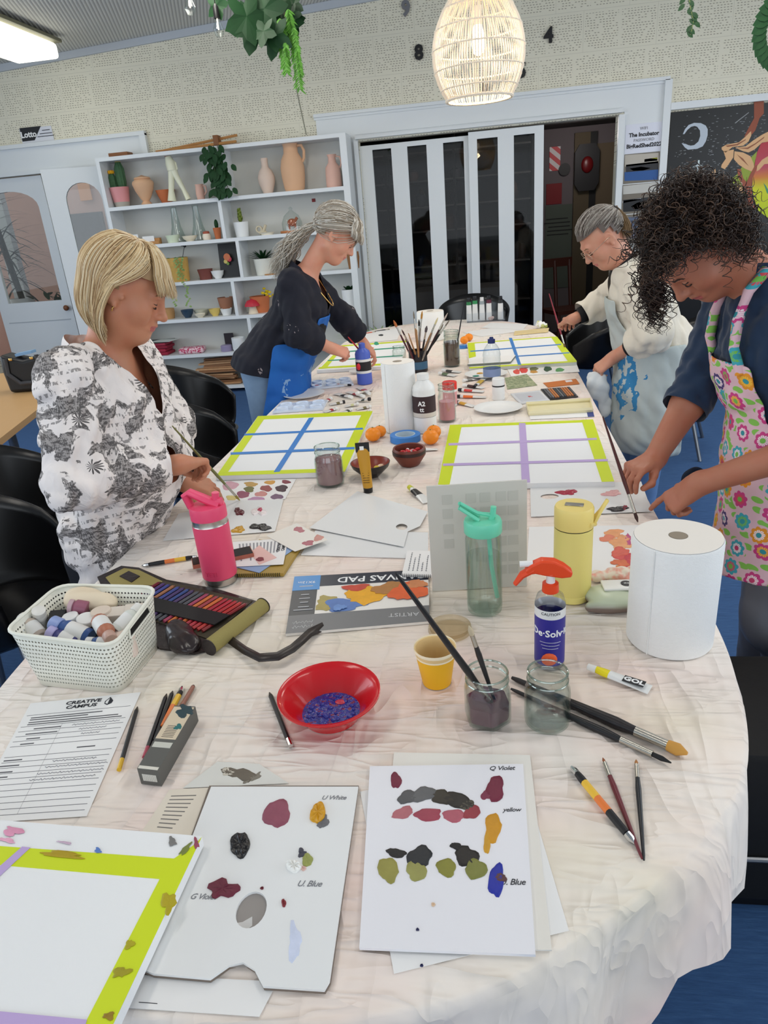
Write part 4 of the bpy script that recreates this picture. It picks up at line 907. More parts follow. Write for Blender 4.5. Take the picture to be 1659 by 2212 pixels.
ang = t.math('ARCTAN2', s3.outputs[1], s3.outputs[0]); pk = t.n('ShaderNodeSeparateColor'); t.l(vo.outputs['Color'], pk.inputs[0]); Dd = vo.outputs['Distance']
pet = t.math('ADD', .30, t.math('MULTIPLY', t.math('ABSOLUTE', t.math('SINE', t.math('MULTIPLY', ang, 4.0))), .08))
pcol = t.ramp(pk.outputs[0], [(0, (206, 62, 132)), (.22, (64, 168, 184)), (.42, (70, 52, 110)), (.6, (232, 150, 40)), (.8, (206, 62, 132)), (.92, (64, 168, 184))], 'CONSTANT')
icol = t.ramp(pk.outputs[1], [(0, (250, 232, 236)), (.3, (214, 80, 90)), (.6, (120, 190, 80)), (.8, (244, 190, 60))], 'CONSTANT'); ccol = t.ramp(pk.outputs[2], [(0, (52, 150, 160)), (.4, (200, 60, 110)), (.7, (120, 190, 80))], 'CONSTANT')
c = t.mix(t.math('LESS_THAN', Dd, pet), lin((226, 188, 198)), pcol)
c = t.mix(t.math('MULTIPLY', t.math('LESS_THAN', Dd, t.math('MULTIPLY', pet, .62)), t.math('GREATER_THAN', t.math('ABSOLUTE', t.math('SINE', t.math('MULTIPLY', ang, 8.0))), .35)), c, icol); c = t.mix(t.math('LESS_THAN', Dd, .11), c, ccol)
vl = t.n('ShaderNodeTexVoronoi', voronoi_dimensions='2D'); vl.inputs['Scale'].default_value = 21; mp = t.n('ShaderNodeMapping'); mp.inputs['Rotation'].default_value = (0, 0, .7); mp.inputs['Scale'].default_value = (1, 1.9, 1); t.l(cb.outputs[0], mp.inputs[0]); t.l(mp.outputs[0], vl.inputs['Vector'])
leaf = t.math('MULTIPLY', t.math('LESS_THAN', vl.outputs['Distance'], .33), t.math('GREATER_THAN', Dd, .46)); c = t.mix(leaf, c, lin((134, 196, 84)))
t.col(c); t.b.inputs['Roughness'].default_value = .8; t.bump(t.noise(tc.outputs['Object'], 9, 3), .3, .01); FAPR = t.m
ap = topc(.014) + [cap((.80, 1.83, .86), (.80, 1.80, .52), .165, .18, k=.05, sq=(A(0, 1, 0), 1.2))]
apron('apron', ap, .0065, lambda c: (c[:, 0] < .80) & (c[:, 2] > .545-.25*(c[:, 1]-1.8)) & (c[:, 2] < 1.12) & ((c[:, 2] < .98) | (np.abs(c[:, 1]-1.84) < .125)), FAPR, C_, folds(12, .026, 7))
for s, px_ in ((1, 0), (-1, 1)):
    a = A(.612, 1.84+s*.10, 1.10); b = A(.60, 1.85+s*.085, 1.22); e = A(.66, 1.86+s*.07, 1.33)
    kid(strands('apron_strap', [np.array([a, (a+b)/2+A(-.012, 0, 0), b, (b+e)/2+A(-.01, 0, .01), e])], .013, FAPR, [0], None, 6, False), C_)
V, Fq = surface([ell((.84, 1.83, .80), (.145, .185, .15), k=.04), cap((.85, 1.75, .80), (.85, 1.75, .08), .11, .075), cap((.85, 1.93, .80), (.85, 1.93, .08), .11, .075), cap((.80, 1.77, .62), (.80, 1.77, .40), .10, .10)], .012, folds(16, .010, 1)); kid(npmesh('trousers', V, Fq, mat('grey satin trousers', (120, 124, 134), .35, vary=.15, vs=12)), C_)
# dark curls
HC_ = hairset('dark curly hair', [(44, 32, 28), (62, 46, 38), (30, 22, 20), (92, 70, 56)], .35)
def hl3(d): return ((d[:, 1] > .2) & (d[:, 2] > .45)) | ((d[:, 1] <= .2) & (d[:, 2] > -.1)) | ((d[:, 1] < -.3))
kid(capmesh('hair_underlayer', hc, hR, hs, .016, plain((24, 18, 16), .95), None, lambda d: ((d[:, 1] > .2) & (d[:, 2] > .56)) | ((d[:, 1] <= .2) & (d[:, 2] > .0)) | ((d[:, 1] < -.3) & (d[:, 2] > -.7))), C_)
rg = np.random.RandomState(21); P = []; mi = []
while len(P) < 2300:
    d = rg.randn(3); d /= np.linalg.norm(d)
    if not hl3(d[None])[0]: continue
    front = d[1] > .1 and d[2] < .75
    root = hc + hR@(scalp([d])[0]*hs); out = hR@d; tuft = len(P) > 1500
    L_ = rg.uniform(.05, .11) if rg.rand() < .85 else rg.uniform(.11, .17); lift = rg.uniform(.008, .045); k = max(24, int(L_/.0035)); u = np.linspace(0, 1, k)
    side = hR@A(np.sign(d[0]) if abs(d[0]) > .12 else rg.choice([-1, 1]), 0, 0)
    dir2 = A(0, 0, -1) + rg.randn(3)*.28 + out*.25 + side*(.55 if front else .2)
    if front: dir2 = dir2 + hR@A(0, .1, .65)
    if tuft: dir2 = out*.25 + rg.randn(3)*.8; L_ = rg.uniform(.03, .06); k = 24; u = np.linspace(0, 1, k); lift = rg.uniform(.018, .04)
    dir2 /= np.linalg.norm(dir2)
    c_ = root + np.outer(np.minimum(u*3, 1)*lift + .0*u, out) + np.outer(np.maximum(u-.15, 0)*L_, dir2)
    # keep the face free
    q = ((c_-hc)@hR)/hs; bad = (q[:, 0] > -.14) & (q[:, 0] < .066) & (q[:, 1] > .03) & (q[:, 2] < .064)
    if (bad.any() and rg.rand() < .998) or (c_[:, 0].min() < .378 and rg.rand() < .95): continue
    tdir = np.gradient(c_, axis=0); tdir /= np.linalg.norm(tdir, axis=1)[:, None]+1e-9; x = np.cross(tdir, A(.2, .7, .3)); x /= np.linalg.norm(x, axis=1)[:, None]; y = np.cross(tdir, x)
    rr = rg.uniform(.005, .011)*np.minimum(1, u*4); ph = rg.rand()*6.28; w = 2*PI*L_/rg.uniform(.022, .034)*rg.choice([-1, 1])
    P.append(c_ + x*(rr*np.cos(w*u+ph))[:, None] + y*(rr*np.sin(w*u+ph))[:, None]); mi.append(rg.choice([0, 0, 1, 1, 2, 3]))
kid(strands('hair', P, .00125, HC_, mi, None, 4), C_)
# hanging lock on the far side of the face and a loose one near it
P = []; mi = []
for i in range(120):
    a = P3(1400+rg.randn()*14, 585+rg.randn()*12, 1.92); b = P3(1418+rg.randn()*20, 640+rg.rand()*85, 1.93+rg.randn()*.02); k = 40; u = np.linspace(0, 1, k); L_ = np.linalg.norm(b-a); c_ = np.outer(1-u, a)+np.outer(u, b) + np.outer(np.sin(u*PI)*.012, A(rg.randn(), rg.randn(), 0))
    w = 2*PI*L_/.028; ph = rg.rand()*6.28; r_ = rg.uniform(.004, .012); P.append(c_ + np.stack([np.cos(w*u+ph), np.sin(w*u+ph), .3*np.sin(w*u)], 1)*r_); mi.append(rg.choice([0, 1, 2]))
kid(strands('curl_locks', P, .00125, HC_, mi, None, 4), C_)
# ---------------------------------------------------------------- brushes held in the hands
FERR = mat('brushed ferrule', (190, 186, 176), .25, 1)
def brush(a, b, r, hm, bm_, label, L=None, group=None, tipw=1.0, fer=.16, br=.08, parent=None, name='paintbrush', flat=1, fr_=1.05):
    """a handle end, b bristle tip"""
    a, b = Vector(a), Vector(b); d = b-a; n = d.length; base = a; t = thing(name, label, 'paintbrush', a, 0, group)
    if parent: pass
    u = d/n; P_ = lambda f: u*(n*f)
    m = MB(); m.tube([P_(0), P_(.04), P_(.3), P_(1-fer-br-.12), P_(1-fer-br)], [r*.35, r*.55, r*.8, r*1.15, r*.85], 10); m.build('handle', hm, t)
    m = MB(); m.tube([P_(1-fer-br-.01), P_(1-br-.03), P_(1-br)], [r*.9*fr_, r*.85*fr_, r*.9*fr_], 10); m.build('ferrule', FERR, t)
    m = MB(); m.tube([P_(1-br-.005), P_(1-br*.5), P_(1)], [r*.85*tipw, r*tipw, r*.25*tipw], 10); m.build('bristles', bm_, t); return t
brush(topL, tipL, .0042, plain((118, 118, 70), .45), plain((150, 130, 60), .8), 'olive-handled brush in the hand of the woman in the patterned shirt')
brush(topC, tipC, .0046, plain((74, 24, 22), .3), plain((60, 34, 30), .7), 'long dark red brush in the curly-haired woman\'s hand')
brush(topR, tipR, .0046, plain((150, 34, 52), .3), plain((120, 96, 70), .8), 'crimson-handled brush in the hand of the woman in the fleece', tipw=1.3)
bA = P3(752, 728, 3.42); bB = P3(790, 772, 3.62); brush(bA, bB, .0045, plain((196, 40, 50), .3), plain((230, 220, 210), .6), 'short red-ended brush in the hand of the woman in navy')
SHOE = mat('black shoe', (20, 20, 22), .5)
for who, x, y, f in ((L, -1.12, 1.75, 1), (B_, -1.07, 3.44, 1), (R_, .76, 3.42, -1), (C_, .84, 1.83, -1)):
    for s in (-1, 1): m = MB(); m.tube([(x-.03*f, y+s*.09, .05), (x+.06*f, y+s*.09, .055), (x+.17*f, y+s*.09, .04)], [.045, .052, .036], 14); kid(m.build('shoe', SHOE), who)
# ================================================================ BACKGROUND THINGS
def wpoly(name, pts, y, m, parent, th=.002, smooth=0):
    """a thin painted shape on the plane Y=y from outline points"""
    P = [AY(a, b, y) for a, b in pts]; n = len(P); mb = MB(); off = parent.location if parent else Vector()
    vs = [(p.x-off.x, p.y-off.y, p.z-off.z) for p in P] + [(p.x-off.x, p.y-th-off.y, p.z-off.z) for p in P]
    mb.add(vs, [tuple(range(n))[::-1], tuple(range(n, 2*n))] + [(i, (i+1) % n, n+(i+1) % n, n+i) for i in range(n)])
    return mb.build(name, m, parent, smooth)
WHT = plain((236, 238, 238), .45); BLK = plain((16, 16, 18), .4); TERR = mat('pale terracotta', (222, 178, 142), .8, vary=.06, vs=6); TERR2 = mat('pinkish clay', (224, 182, 166), .8, vary=.05); TERR3 = mat('orange terracotta', (196, 112, 70), .8, vary=.08)
GRN = mat('dark leaf', (24, 62, 30), .55, vary=.3, vs=14, spec=.3); GRN2 = mat('bright leaf', (96, 162, 52), .5, vary=.25, vs=14); GRN3 = mat('pale green leaf', (140, 168, 104), .5, vary=.2); SOIL = plain((52, 38, 30), .95)
# ---- bookcase
SX0, SX1, SY0, SY1 = -3.505, -1.13, 6.86, 7.136
bk = thing('bookcase', 'tall white bookcase of staggered open shelves along the back wall', 'bookcase', ((SX0+SX1)/2, SY0, 0)); bxc = (SX0+SX1)/2
def bpart(nm, x0, x1, z0, z1, y0=0, y1=SY1-SY0): m = MB(); m.box(((x0+x1)/2-bxc, (y0+y1)/2, (z0+z1)/2), (x1-x0, y1-y0, z1-z0)); return m.build(nm, WPAINT if nm != 'back_panel' else plain((206, 206, 200), .6), bk, 0)
bpart('side_panel', SX0, SX0+.035, 0, 2.25); bpart('side_panel', SX1-.06, SX1, 0, 2.25)
ZS = [2.25, 1.825, 1.47, 1.11, .757, .405, .07]
for z in ZS: bpart('shelf_board', SX0+.035, SX1-.06, z-.032, z)
bpart('back_panel', SX0+.035, SX1-.06, .07, 2.22, SY1-SY0-.008, SY1-SY0)
for i, x in enumerate([-2.30, -2.375, -2.262, -2.37, -2.262, -2.365]): bpart('divider', x-.016, x+.016, ZS[i+1], ZS[i]-.032)
YS = 7.0
def at(px, row, y=YS):     # foot point on a shelf under pixel column px
    z = ZS[row]; py = 480
    for _ in range(4):
        p = AY(px, py, y); py += (PX((p.x, y, z))[1]-py)
    return Vector((p.x, y, z+.0005))
K = 6.9/F
def zpx(z): return 200+z/2.765
def lathed(name, label, cat, loc, prof, m, n=28, grp=None, s=1.0, sq=(1, 1)):
    mb = MB(); mb.lathe([(r*s, z*s) for r, z in prof], n, sq=sq); o = mb.build(name, m, None); o.location = loc; tag(o, label, cat, grp); return o
def pot(name, label, px, row, wpx, hpx, m, y=YS, taper=.8, plant=None, m2=None, cat='plant pot'):
    r, h = wpx*K/2, hpx*K; t = thing(name, label, cat, at(px, row, y))
    mb = MB(); mb.lathe([(r*taper, 0), (r*(taper+1)/2, h*.5), (r, h), (r*.9, h), (r*.88, h*.8), (0, h*.8)], 24); mb.k = 0
    mb.build('pot', m, t)
    mb = MB(); mb.lathe([(0, h*.83), (r*.87, h*.83)], 20); mb.build('soil', SOIL, t)
    if m2: mb = MB(); mb.lathe([(r*taper*1.0+.001, 0), (r*(taper+.42*(1-taper)+.0)+.0015, h*.52), (r*taper, h*.52)], 24); mb.build('pot_base', m2, t)
    return t, r, h
def leafmesh(mb, base, d, up, L, w, bend=.3, n=6, fold=.1):
    d = Vector(d).normalized(); up = Vector(up); s = d.cross(up).normalized(); up = s.cross(d).normalized(); rows = []
    for i in range(n+1):
        u = i/n; c = Vector(base) + d*L*u - up*bend*L*u*u; ww = w*math.sin(PI*min(1, u*.92+.08))**.8*(1 if u < 1 else 0)+.0003
        rows.append([c - s*ww, c + up*fold*ww*-1, c + s*ww])
    mb.sheet(rows)
# row 1
t, r, h = pot('potted_cactus', 'cactus with yellow flowers in a pink and grey pot, top shelf', zpx(182), 1, 40, 38, mat('pink glaze', (222, 150, 152), .5), m2=mat('grey concrete', (176, 170, 160), .9), taper=.72, cat='potted cactus')
for x, y, hh, rr in ((-.05, 0, .165, .035), (.032, .01, .26, .042)):
    m = MB(); m.lathe([(rr*.7, h*.8), (rr, h*.8+hh*.3), (rr, h*.8+hh*.75), (rr*.5, h*.8+hh*.97), (0, h*.8+hh)], 20, c=(x, y, 0), fn=lambda a, z: 1+.12*math.cos(a*9)); m.build('cactus_stem', mat('cactus green', (62, 98, 64), .7, vary=.3, vs=60), t)
    m = MB(); [m.ball((x+.018*math.cos(a), y+.018*math.sin(a), h*.8+hh+.005), (.016, .016, .018), 8) for a in np.linspace(0, 5.2, 6)]; m.build('flower', plain((240, 176, 20), .6), t)
lathed('clay_urn', 'wide-shouldered clay urn with a stepped lid on a narrow foot, top shelf', 'urn', at(zpx(325), 1), [(.045, 0), (.05, .012), (.03, .035), (.05, .06), (.085, .13), (.101, .185), (.095, .205), (.07, .222), (.078, .228), (.07, .24), (.03, .25), (.0, .262)], TERR)
lathed('clay_bowl', 'orange clay bowl behind the striding figurine, top shelf', 'bowl', at(zpx(447), 1, 7.08), [(.045, 0), (.05, .01), (.075, .07), (.092, .12), (.086, .12), (.07, .07), (0, .02)], TERR3)
fg = thing('striding_figurine', 'tall cream figurine of striding legs with a reddish top, top shelf', 'figurine', at(zpx(515), 1, 6.97)); CREAM = mat('cream glaze', (232, 232, 206), .4)
m = MB(); m.tube([(-.065, 0, .012), (-.055, 0, .10), (-.025, 0, .24), (-.01, 0, .30)], [.042, .026, .03, .04], 14); m.tube([(.10, 0, .012), (.07, 0, .10), (.02, 0, .22), (-.01, 0, .30)], [.026, .02, .028, .04], 14); m.tube([(-.01, 0, .27), (-.015, 0, .33), (-.03, 0, .39)], [.045, .048, .028], 14); m.build('figure_body', CREAM, fg)
m = MB(); m.tube([(.0, -.0, .36), (.035, 0, .33), (.04, 0, .28), (.0, 0, .25)], .009, 8); m.build('figure_arm', CREAM, fg)
m = MB(); m.lathe([(.022, .375), (.034, .40), (.030, .42), (.036, .435), (.0, .44)], 14, c=(-.03, 0, 0)); m.build('figure_head', mat('red brown glaze', (140, 84, 70), .5), fg)
def jug(name, label, loc, prof, m, hs_, hr, ht=.009, s=1.0):
    t = thing(name, label, 'jug', loc); mb = MB(); mb.lathe([(r*s, z*s) for r, z in prof], 28); mb.build('jug_body', m, t)
    mb = MB(); mb.tube([(x*s, 0, z*s) for x, z in hs_], ht*s, 8); mb.build('handle', m, t); return t
jug('small_clay_jug', 'small pinkish clay mug with a looped handle, left top shelf', at(zpx(650), 1), [(.035, 0), (.042, .05), (.040, .09), (.036, .12), (.041, .135), (.036, .135), (.03, .08), (0, .02)], TERR2, [(.036, .12), (.062, .115), (.064, .07), (.04, .04)], 1)
lathed('bottle_vase', 'pale bottle-shaped clay vase with a short neck, top shelf', 'vase', at(zpx(1050), 1), [(.045, 0), (.05, .02), (.075, .09), (.08, .14), (.062, .19), (.032, .225), (.030, .27), (.034, .28), (.030, .30), (.024, .30), (.02, .25), (0, .24)], mat('pale clay', (222, 200, 184), .8))
jug('large_clay_jug', 'largest clay jug, with a tall neck and side handle, top shelf', at(zpx(1210), 1), [(.085, 0), (.095, .03), (.108, .13), (.110, .20), (.095, .27), (.066, .32), (.064, .37), (.072, .40), (.062, .40), (.055, .33), (0, .30)], TERR, [(.066, .375), (.105, .375), (.125, .33), (.118, .27), (.098, .24)], 1, .013)
jug('pink_clay_pitcher', 'slim pink clay pitcher with thin handle, right end of the top shelf', at(zpx(1445), 1), [(.068, 0), (.072, .02), (.070, .12), (.066, .17), (.036, .21), (.034, .25), (.044, .275), (.036, .275), (.028, .22), (0, .2)], TERR2, [(.036, .26), (.075, .25), (.085, .2), (.066, .16)], 1, .007)
# ivy hanging over the divider of the top row
iv = thing('trailing_ivy', 'dark green ivy trailing down from the bookcase top over its middle divider', 'plant', Vector((-2.35, 6.86, 2.245))); rs = random.Random(9)
m = MB()
for i in range(95): 
    z = -.40*rs.random()**.9 + .01; x = -.05 + .11*rs.random()*(1) + .10*(-z) + rs.gauss(0, .035); a = rs.uniform(-1, 1); leafmesh(m, (x, -.03+rs.gauss(0, .015), z), (math.sin(a)*.8, -.35, -.8), (0, -1, .3), .065+.02*rs.random(), .024, .2, 5)
m.build('foliage', GRN, iv, 0); m = MB(); [m.tube([(x, 0, .01), (x+.02, -.03, -.1), (x+.05, -.03, -.36)], .003, 5) for x in (-.04, .0, .04)]; m.build('stem', plain((60, 80, 40)), iv)
# row 2
ch_ = thing('card_holder', 'wooden stepped holder with two white cards, second shelf', 'card holder', at(zpx(300), 2, 6.96)); OAK = mat('honey wood', (184, 132, 78), .6, vary=.2, vs=20)
m = MB(); m.rbox((0, .03, .028), (.36, .05, .056), .004); m.rbox((.01, -.015, .014), (.36, .05, .028), .004); m.build('holder_base', OAK, ch_)
for x, z in ((-.09, .075), (.07, .05)): m = MB(); m.rbox((x, .0, z), (.12, .004, .055), .001, 1); m.build('card', WHT, ch_, 0)
for zx, w in ((517, .082), (645, .085)):
    lathed('glass_flask', 'clear conical glass flask, %s of the two on the second shelf' % ('left' if zx < 600 else 'right'), 'flask', at(zpx(zx), 2, 7.05), [(w, 0), (w+.003, .01), (w*.55, .14), (.03, .25), (.028, .31), (.034, .315), (.026, .31), (.028, .25), (w*.5, .14), (w-.006, .008), (0, .006)], GLASS)
def bowl(name, label, px, row, wpx, hpx, m, y=6.98, foot=.5): r, h = wpx*K/2, hpx*K; return lathed(name, label, 'bowl', at(px, row, y), [(r*foot, 0), (r*foot, .004), (r*.85, h*.5), (r, h), (r*.93, h), (r*.75, h*.5), (0, h*.2)], m)
bowl('green_bowl', 'pale green straight-sided small bowl, second shelf', zpx(484), 2, 30, 15, plain((212, 224, 200), .4), foot=.75); bowl('cream_bowl', 'wide shallow cream bowl, second shelf', zpx(586), 2, 33, 11, plain((236, 226, 204), .4))
j = thing('striped_jar', 'tiny white jar with reddish lid beside the cream bowl, second shelf', 'jar', at(zpx(685), 2, 6.97)); m = MB(); m.lathe([(.036, 0), (.042, .03), (.034, .055), (0, .055)], 18); m.build('jar_body', plain((236, 224, 206), .4), j); m = MB(); m.lathe([(.034, .055), (.03, .075), (0, .08)], 18); m.build('lid', plain((168, 84, 62), .6), j)
t, r, h = pot('potted_cactus', 'tiny dark cactus in an orange pot against the divider, second shelf', zpx(752), 2, 17, 22, TERR3, y=6.99, taper=.7, cat='potted cactus'); m = MB(); m.ball((0, 0, h+.03), (.02, .02, .045), 12); m.build('cactus_stem', GRN, t)
t, r, h = pot('potted_succulent', 'upright green succulent in a white pot, second shelf', zpx(897), 2, 31, 29, WHT, taper=.85, cat='potted succulent'); m = MB()
for k in range(26): a = k*2.4; z = h*.85+.012+.0045*k; leafmesh(m, (0, 0, z), (math.cos(a), math.sin(a), .9), (0, 0, 1), .055*(1-.018*k), .014, -.3, 4)
m.build('foliage', mat('olive succulent', (128, 146, 62), .5, vary=.2), t, 0)
sk = thing('knot_ornament', 'small cream knotted ornament, right half of the second shelf', 'ornament', at(zpx(1012), 2, 7.0)); m = MB(); m.lathe([(.02, -.012), (.032, -.012), (.032, .012), (.02, .012)], 20, M=Matrix.Translation((-.02, 0, .055)) @ Matrix.Rotation(PI/2, 4, 'X'), closed=True); m.tube([(-.02, 0, .015), (.02, 0, .035), (.05, 0, .09)], [.016, .018, .012], 10); m.ball((.03, 0, .02), (.026, .02, .02)); m.build('ornament_body', mat('stone cream', (206, 194, 168), .7), sk)
bowl('small_dish', 'flat cream dish in front of the knotted ornament', zpx(1045), 2, 31, 5, plain((236, 228, 208), .4), y=6.93, foot=.8)
cl = thing('glass_cloche', 'glass dome on a wooden base covering a small brown figure', 'cloche', at(zpx(1198), 2, 7.0)); m = MB(); m.lathe([(.115, 0), (.12, .006), (.118, .022), (0, .022)], 28); m.build('wooden_base', mat('orange wood', (188, 118, 68), .5), cl)
m = MB(); m.lathe([(.095, .022), (.096, .09), (.07, .15), (.02, .19), (.012, .20), (.018, .215), (.0, .23)], 28); m.build('glass_dome', GLASS, cl); m = MB(); m.ball((0, 0, .09), (.045, .025, .035)); m.tube([(-.03, 0, .07), (-.03, 0, .03)], .009, 8); m.tube([(.03, 0, .07), (.03, 0, .03)], .009, 8); m.tube([(.03, 0, .10), (.055, 0, .13)], .014, 8); m.build('inner_figure', mat('rust clay', (172, 96, 64), .7), cl)
a = AY(zpx(1320), 280+422/2.765, SY1-.01); m = MB(); m.rbox((0, 0, 0), (.034, .006, .03), .002, 1); o = m.build('red_tag', plain((132, 44, 44), .6), None, 0); o.location = a; tag(o, 'tiny dark red square tag on the bookcase back panel', 'tag')
# row 3
YEL = mat('yellow woven pot', (214, 172, 92), .7, vary=.15, vs=30, bump=.3, bs=70)
t, r, h = pot('trailing_plant', 'pale trailing vine spilling from a yellow pot, third shelf', zpx(518), 3, 53, 48, YEL, y=6.97, taper=.88, cat='potted plant'); m = MB(); rs = random.Random(2)
for k in range(5):
    a0 = rs.uniform(-2.6, -.6); L = rs.uniform(.2, .5) if k < 3 else .12; x0, y0 = r*math.cos(a0), r*math.sin(a0)
    for q in range(int(L/.018)): z = h - q*.018; leafmesh(m, (x0*1.12+rs.gauss(0, .012)+.03*k*q*.02, min(y0*1.12, -.0)-.02, z), (rs.uniform(-1, 1), -.5, -.3), (0, -.6, .8), .030, .012, .2, 4)
for q in range(30): a0 = rs.uniform(0, 6.28); leafmesh(m, (r*.6*math.cos(a0), r*.6*math.sin(a0), h*.9), (math.cos(a0), math.sin(a0), 1.1), (0, 0, 1), .05, .014, .3, 4)
m.build('foliage', GRN3, t, 0)
m = MB(); m.tube([(.07, 0, h*.9), (.10, 0, h+.06), (.12, 0, h+.10)], .003, 5); [m.ball((.12+x, 0, h+.10+z), (.018, .006, .012), 8) for x, z in ((0, 0), (.03, .015), (-.025, .01))]; m.build('dried_stem', BLK, t)
bowl('brown_pot', 'dark reddish brown clay bowl, third shelf', zpx(680), 3, 33, 21, mat('oxblood clay', (118, 62, 54), .6), foot=.8); bowl('white_cup', 'small white tapered cup beside the black picture, third shelf', zpx(752), 3, 28, 16, WHT, foot=.5)
a = at(zpx(825), 3, 7.0); bp = thing('black_picture', 'leaning black picture with an orange and green flower, third shelf', 'picture', a-Vector((0, .03, 0))); m = MB(); m.rbox((0, .03, .16), (.19, .012, .32), .002, 1, M=Matrix.Rotation(-.12, 4, 'X')); m.build('picture_panel', BLK, bp, 0)
for x, z, r_, c_ in ((0, .19, .035, (210, 120, 80)), (.02, .17, .025, (196, 60, 80)), (-.02, .15, .02, (210, 190, 110)), (.0, .13, .015, (120, 150, 70))): m = MB(); m.lathe([(0, 0), (r_, 0), (r_*.9, .003)], 12, M=Matrix.Translation((x, .022-.11*z*.2-.0, z)) @ Matrix.Rotation(PI/2, 4, 'X')); o = m.build('painted_petal', plain(c_, .6), bp); o.location = (0, -.008+.0, 0)
t, r, h = pot('potted_agave', 'spiky dark green plant in a white ribbed pot, third shelf', zpx(1030), 3, 40, 33, mat('white ribbed glaze', (222, 222, 212), .5), taper=.85, cat='potted plant'); m = MB()
for k in range(26): a = k*2.4+.3; el_ = .25+.9*(k/26); leafmesh(m, (0, 0, h*.8), (math.cos(a)*math.cos(el_), math.sin(a)*math.cos(el_)*.7, math.sin(el_)+.25), (0, 0, 1), .20-.003*k, .013, .35, 6)
m.build('foliage', GRN, t, 0)
lathed('coaster', 'thin round wooden coaster in front of the ribbed pot', 'coaster', at(zpx(1062), 3, 6.93), [(.055, 0), (.055, .01), (0, .01)], OAK)
lathed('wooden_pot', 'brown wooden pot at the right end of the third shelf', 'pot', at(765, 3, 6.95), [(.05, 0), (.06, .10), (.055, .15), (.045, .15), (0, .1)], mat('brown wood pot', (150, 104, 62), .6))
# row 4
lathed('woven_basket', 'small tan woven basket behind the blonde woman, fourth shelf', 'basket', at(zpx(440), 4), [(.09, 0), (.10, .05), (.10, .10), (.09, .10), (.085, .05), (0, .01)], mat('tan weave', (186, 142, 92), .8, bump=.5, bs=60), sq=(1, .7))
bowl('blue_cup', 'dark blue glazed cup, fourth shelf', zpx(572), 4, 28, 17, plain((48, 70, 92), .3)); bowl('grey_bowl', 'wide greyish bowl, fourth shelf', zpx(655), 4, 34, 14, plain((200, 200, 184), .4), y=7.05); bowl('cream_cup', 'little cream bowl in front of the grey bowl, fourth shelf', zpx(645), 4, 24, 8, plain((236, 228, 208), .4), y=6.93)
bowl('yellow_bowl', 'yellow bowl, fourth shelf', zpx(735), 4, 26, 15, plain((222, 196, 110), .4)); bowl('white_bowl', 'rounded white bowl, fourth shelf', zpx(803), 4, 26, 14, WHT, foot=.7); bowl('brown_bowl', 'large pinkish brown bowl behind the white one, fourth shelf', zpx(806), 4, 34, 36, mat('dusty clay', (170, 118, 92), .8), y=7.06)
mu = thing('toadstool_ornament', 'red-capped toadstool ornament, right of the divider on the fourth shelf', 'ornament', at(zpx(962), 4, 6.95)); m = MB(); m.lathe([(.05, 0), (.042, .03), (.03, .08), (0, .08)], 20); m.build('stalk', plain((228, 214, 190), .6), mu); m = MB(); m.lathe([(.078, .072), (.075, .09), (.05, .125), (0, .14)], 22); m.build('cap', plain((196, 44, 62), .45), mu)
t, r, h = pot('flower_pot', 'orange clay pot with yellow flowers beside the toadstool', zpx(1010), 4, 44, 34, TERR3, y=7.03, taper=.75, cat='flower pot'); m = MB(); rs = random.Random(4); [m.ball((.07+rs.gauss(0, .03), rs.gauss(0, .03), h+.03+rs.gauss(0, .02)), (.018, .014, .012), 8) for _ in range(12)]; m.build('flower', plain((238, 206, 40), .6), t); m = MB(); m.tube([(.05, 0, h*.8), (.07, 0, h+.03)], .012, 6); m.build('stem', GRN, t)
t, r, h = pot('potted_succulent', 'small dark succulent in a white pot, fourth shelf right end', 757, 4, 32, 36, WHT, y=6.96, taper=.88, cat='potted succulent'); m = MB(); [leafmesh(m, (0, 0, h*.85), (math.cos(k), math.sin(k), 1.2), (0, 0, 1), .08, .02, .1, 4) for k in range(12)]; m.build('foliage', GRN, t, 0)
# row 5
p = at(zpx(405), 5, 7.0)
for i, (dx, w, c_) in enumerate([(0, .26, (150, 38, 62)), (-.01, .24, (164, 44, 66)), (.01, .25, (140, 34, 56)), (0, .24, (176, 60, 80))]):
    m = MB(); m.rbox((0, 0, .016), (w, .2, .032), .012, 3); o = m.build('folded_cloth', mat('dark red cloth %d' % i, c_, .9, bump=.4, bs=40), None); o.location = (p.x+dx, p.y, p.z+.0325*i); tag(o, 'dark red folded cloth, %s of the stack on the fifth shelf' % ['bottom', 'second', 'third', 'topmost'][i], 'cloth', 'red folded cloths')
m = MB(); m.rbox((0, 0, .004), (.34, .23, .008), .002, 1); o = m.build('grey_folder', plain((84, 88, 84), .6), None, 0); o.location = (p.x-.02, p.y-.01, p.z+.1305); o.rotation_euler = (0, 0, .1); tag(o, 'grey folder lying on the red folded cloths', 'folder')
m = MB(); m.rbox((0, 0, .003), (.22, .16, .006), .002, 1); o = m.build('magazine', plain((214, 220, 214), .5), None, 0); o.location = (p.x+.10, p.y-.03, p.z+.139); o.rotation_euler = (0, 0, -.25); tag(o, 'white magazine lying on the grey folder', 'magazine')
p = at(zpx(600), 5, 6.97); t = NT('pink white print'); v = t.co('Object'); t.col(t.ramp(t.noise(v, 60, 2), [(.5, (232, 200, 208)), (.52, (190, 52, 96))], 'CONSTANT')); m = MB(); m.rbox((0, 0, .03), (.26, .16, .06), .024, 3); o = m.build('printed_cloth', t.m, None); o.location = p; o.rotation_euler = (0, 0, .15); tag(o, 'pink and white printed cloth bundle, fifth shelf', 'cloth')
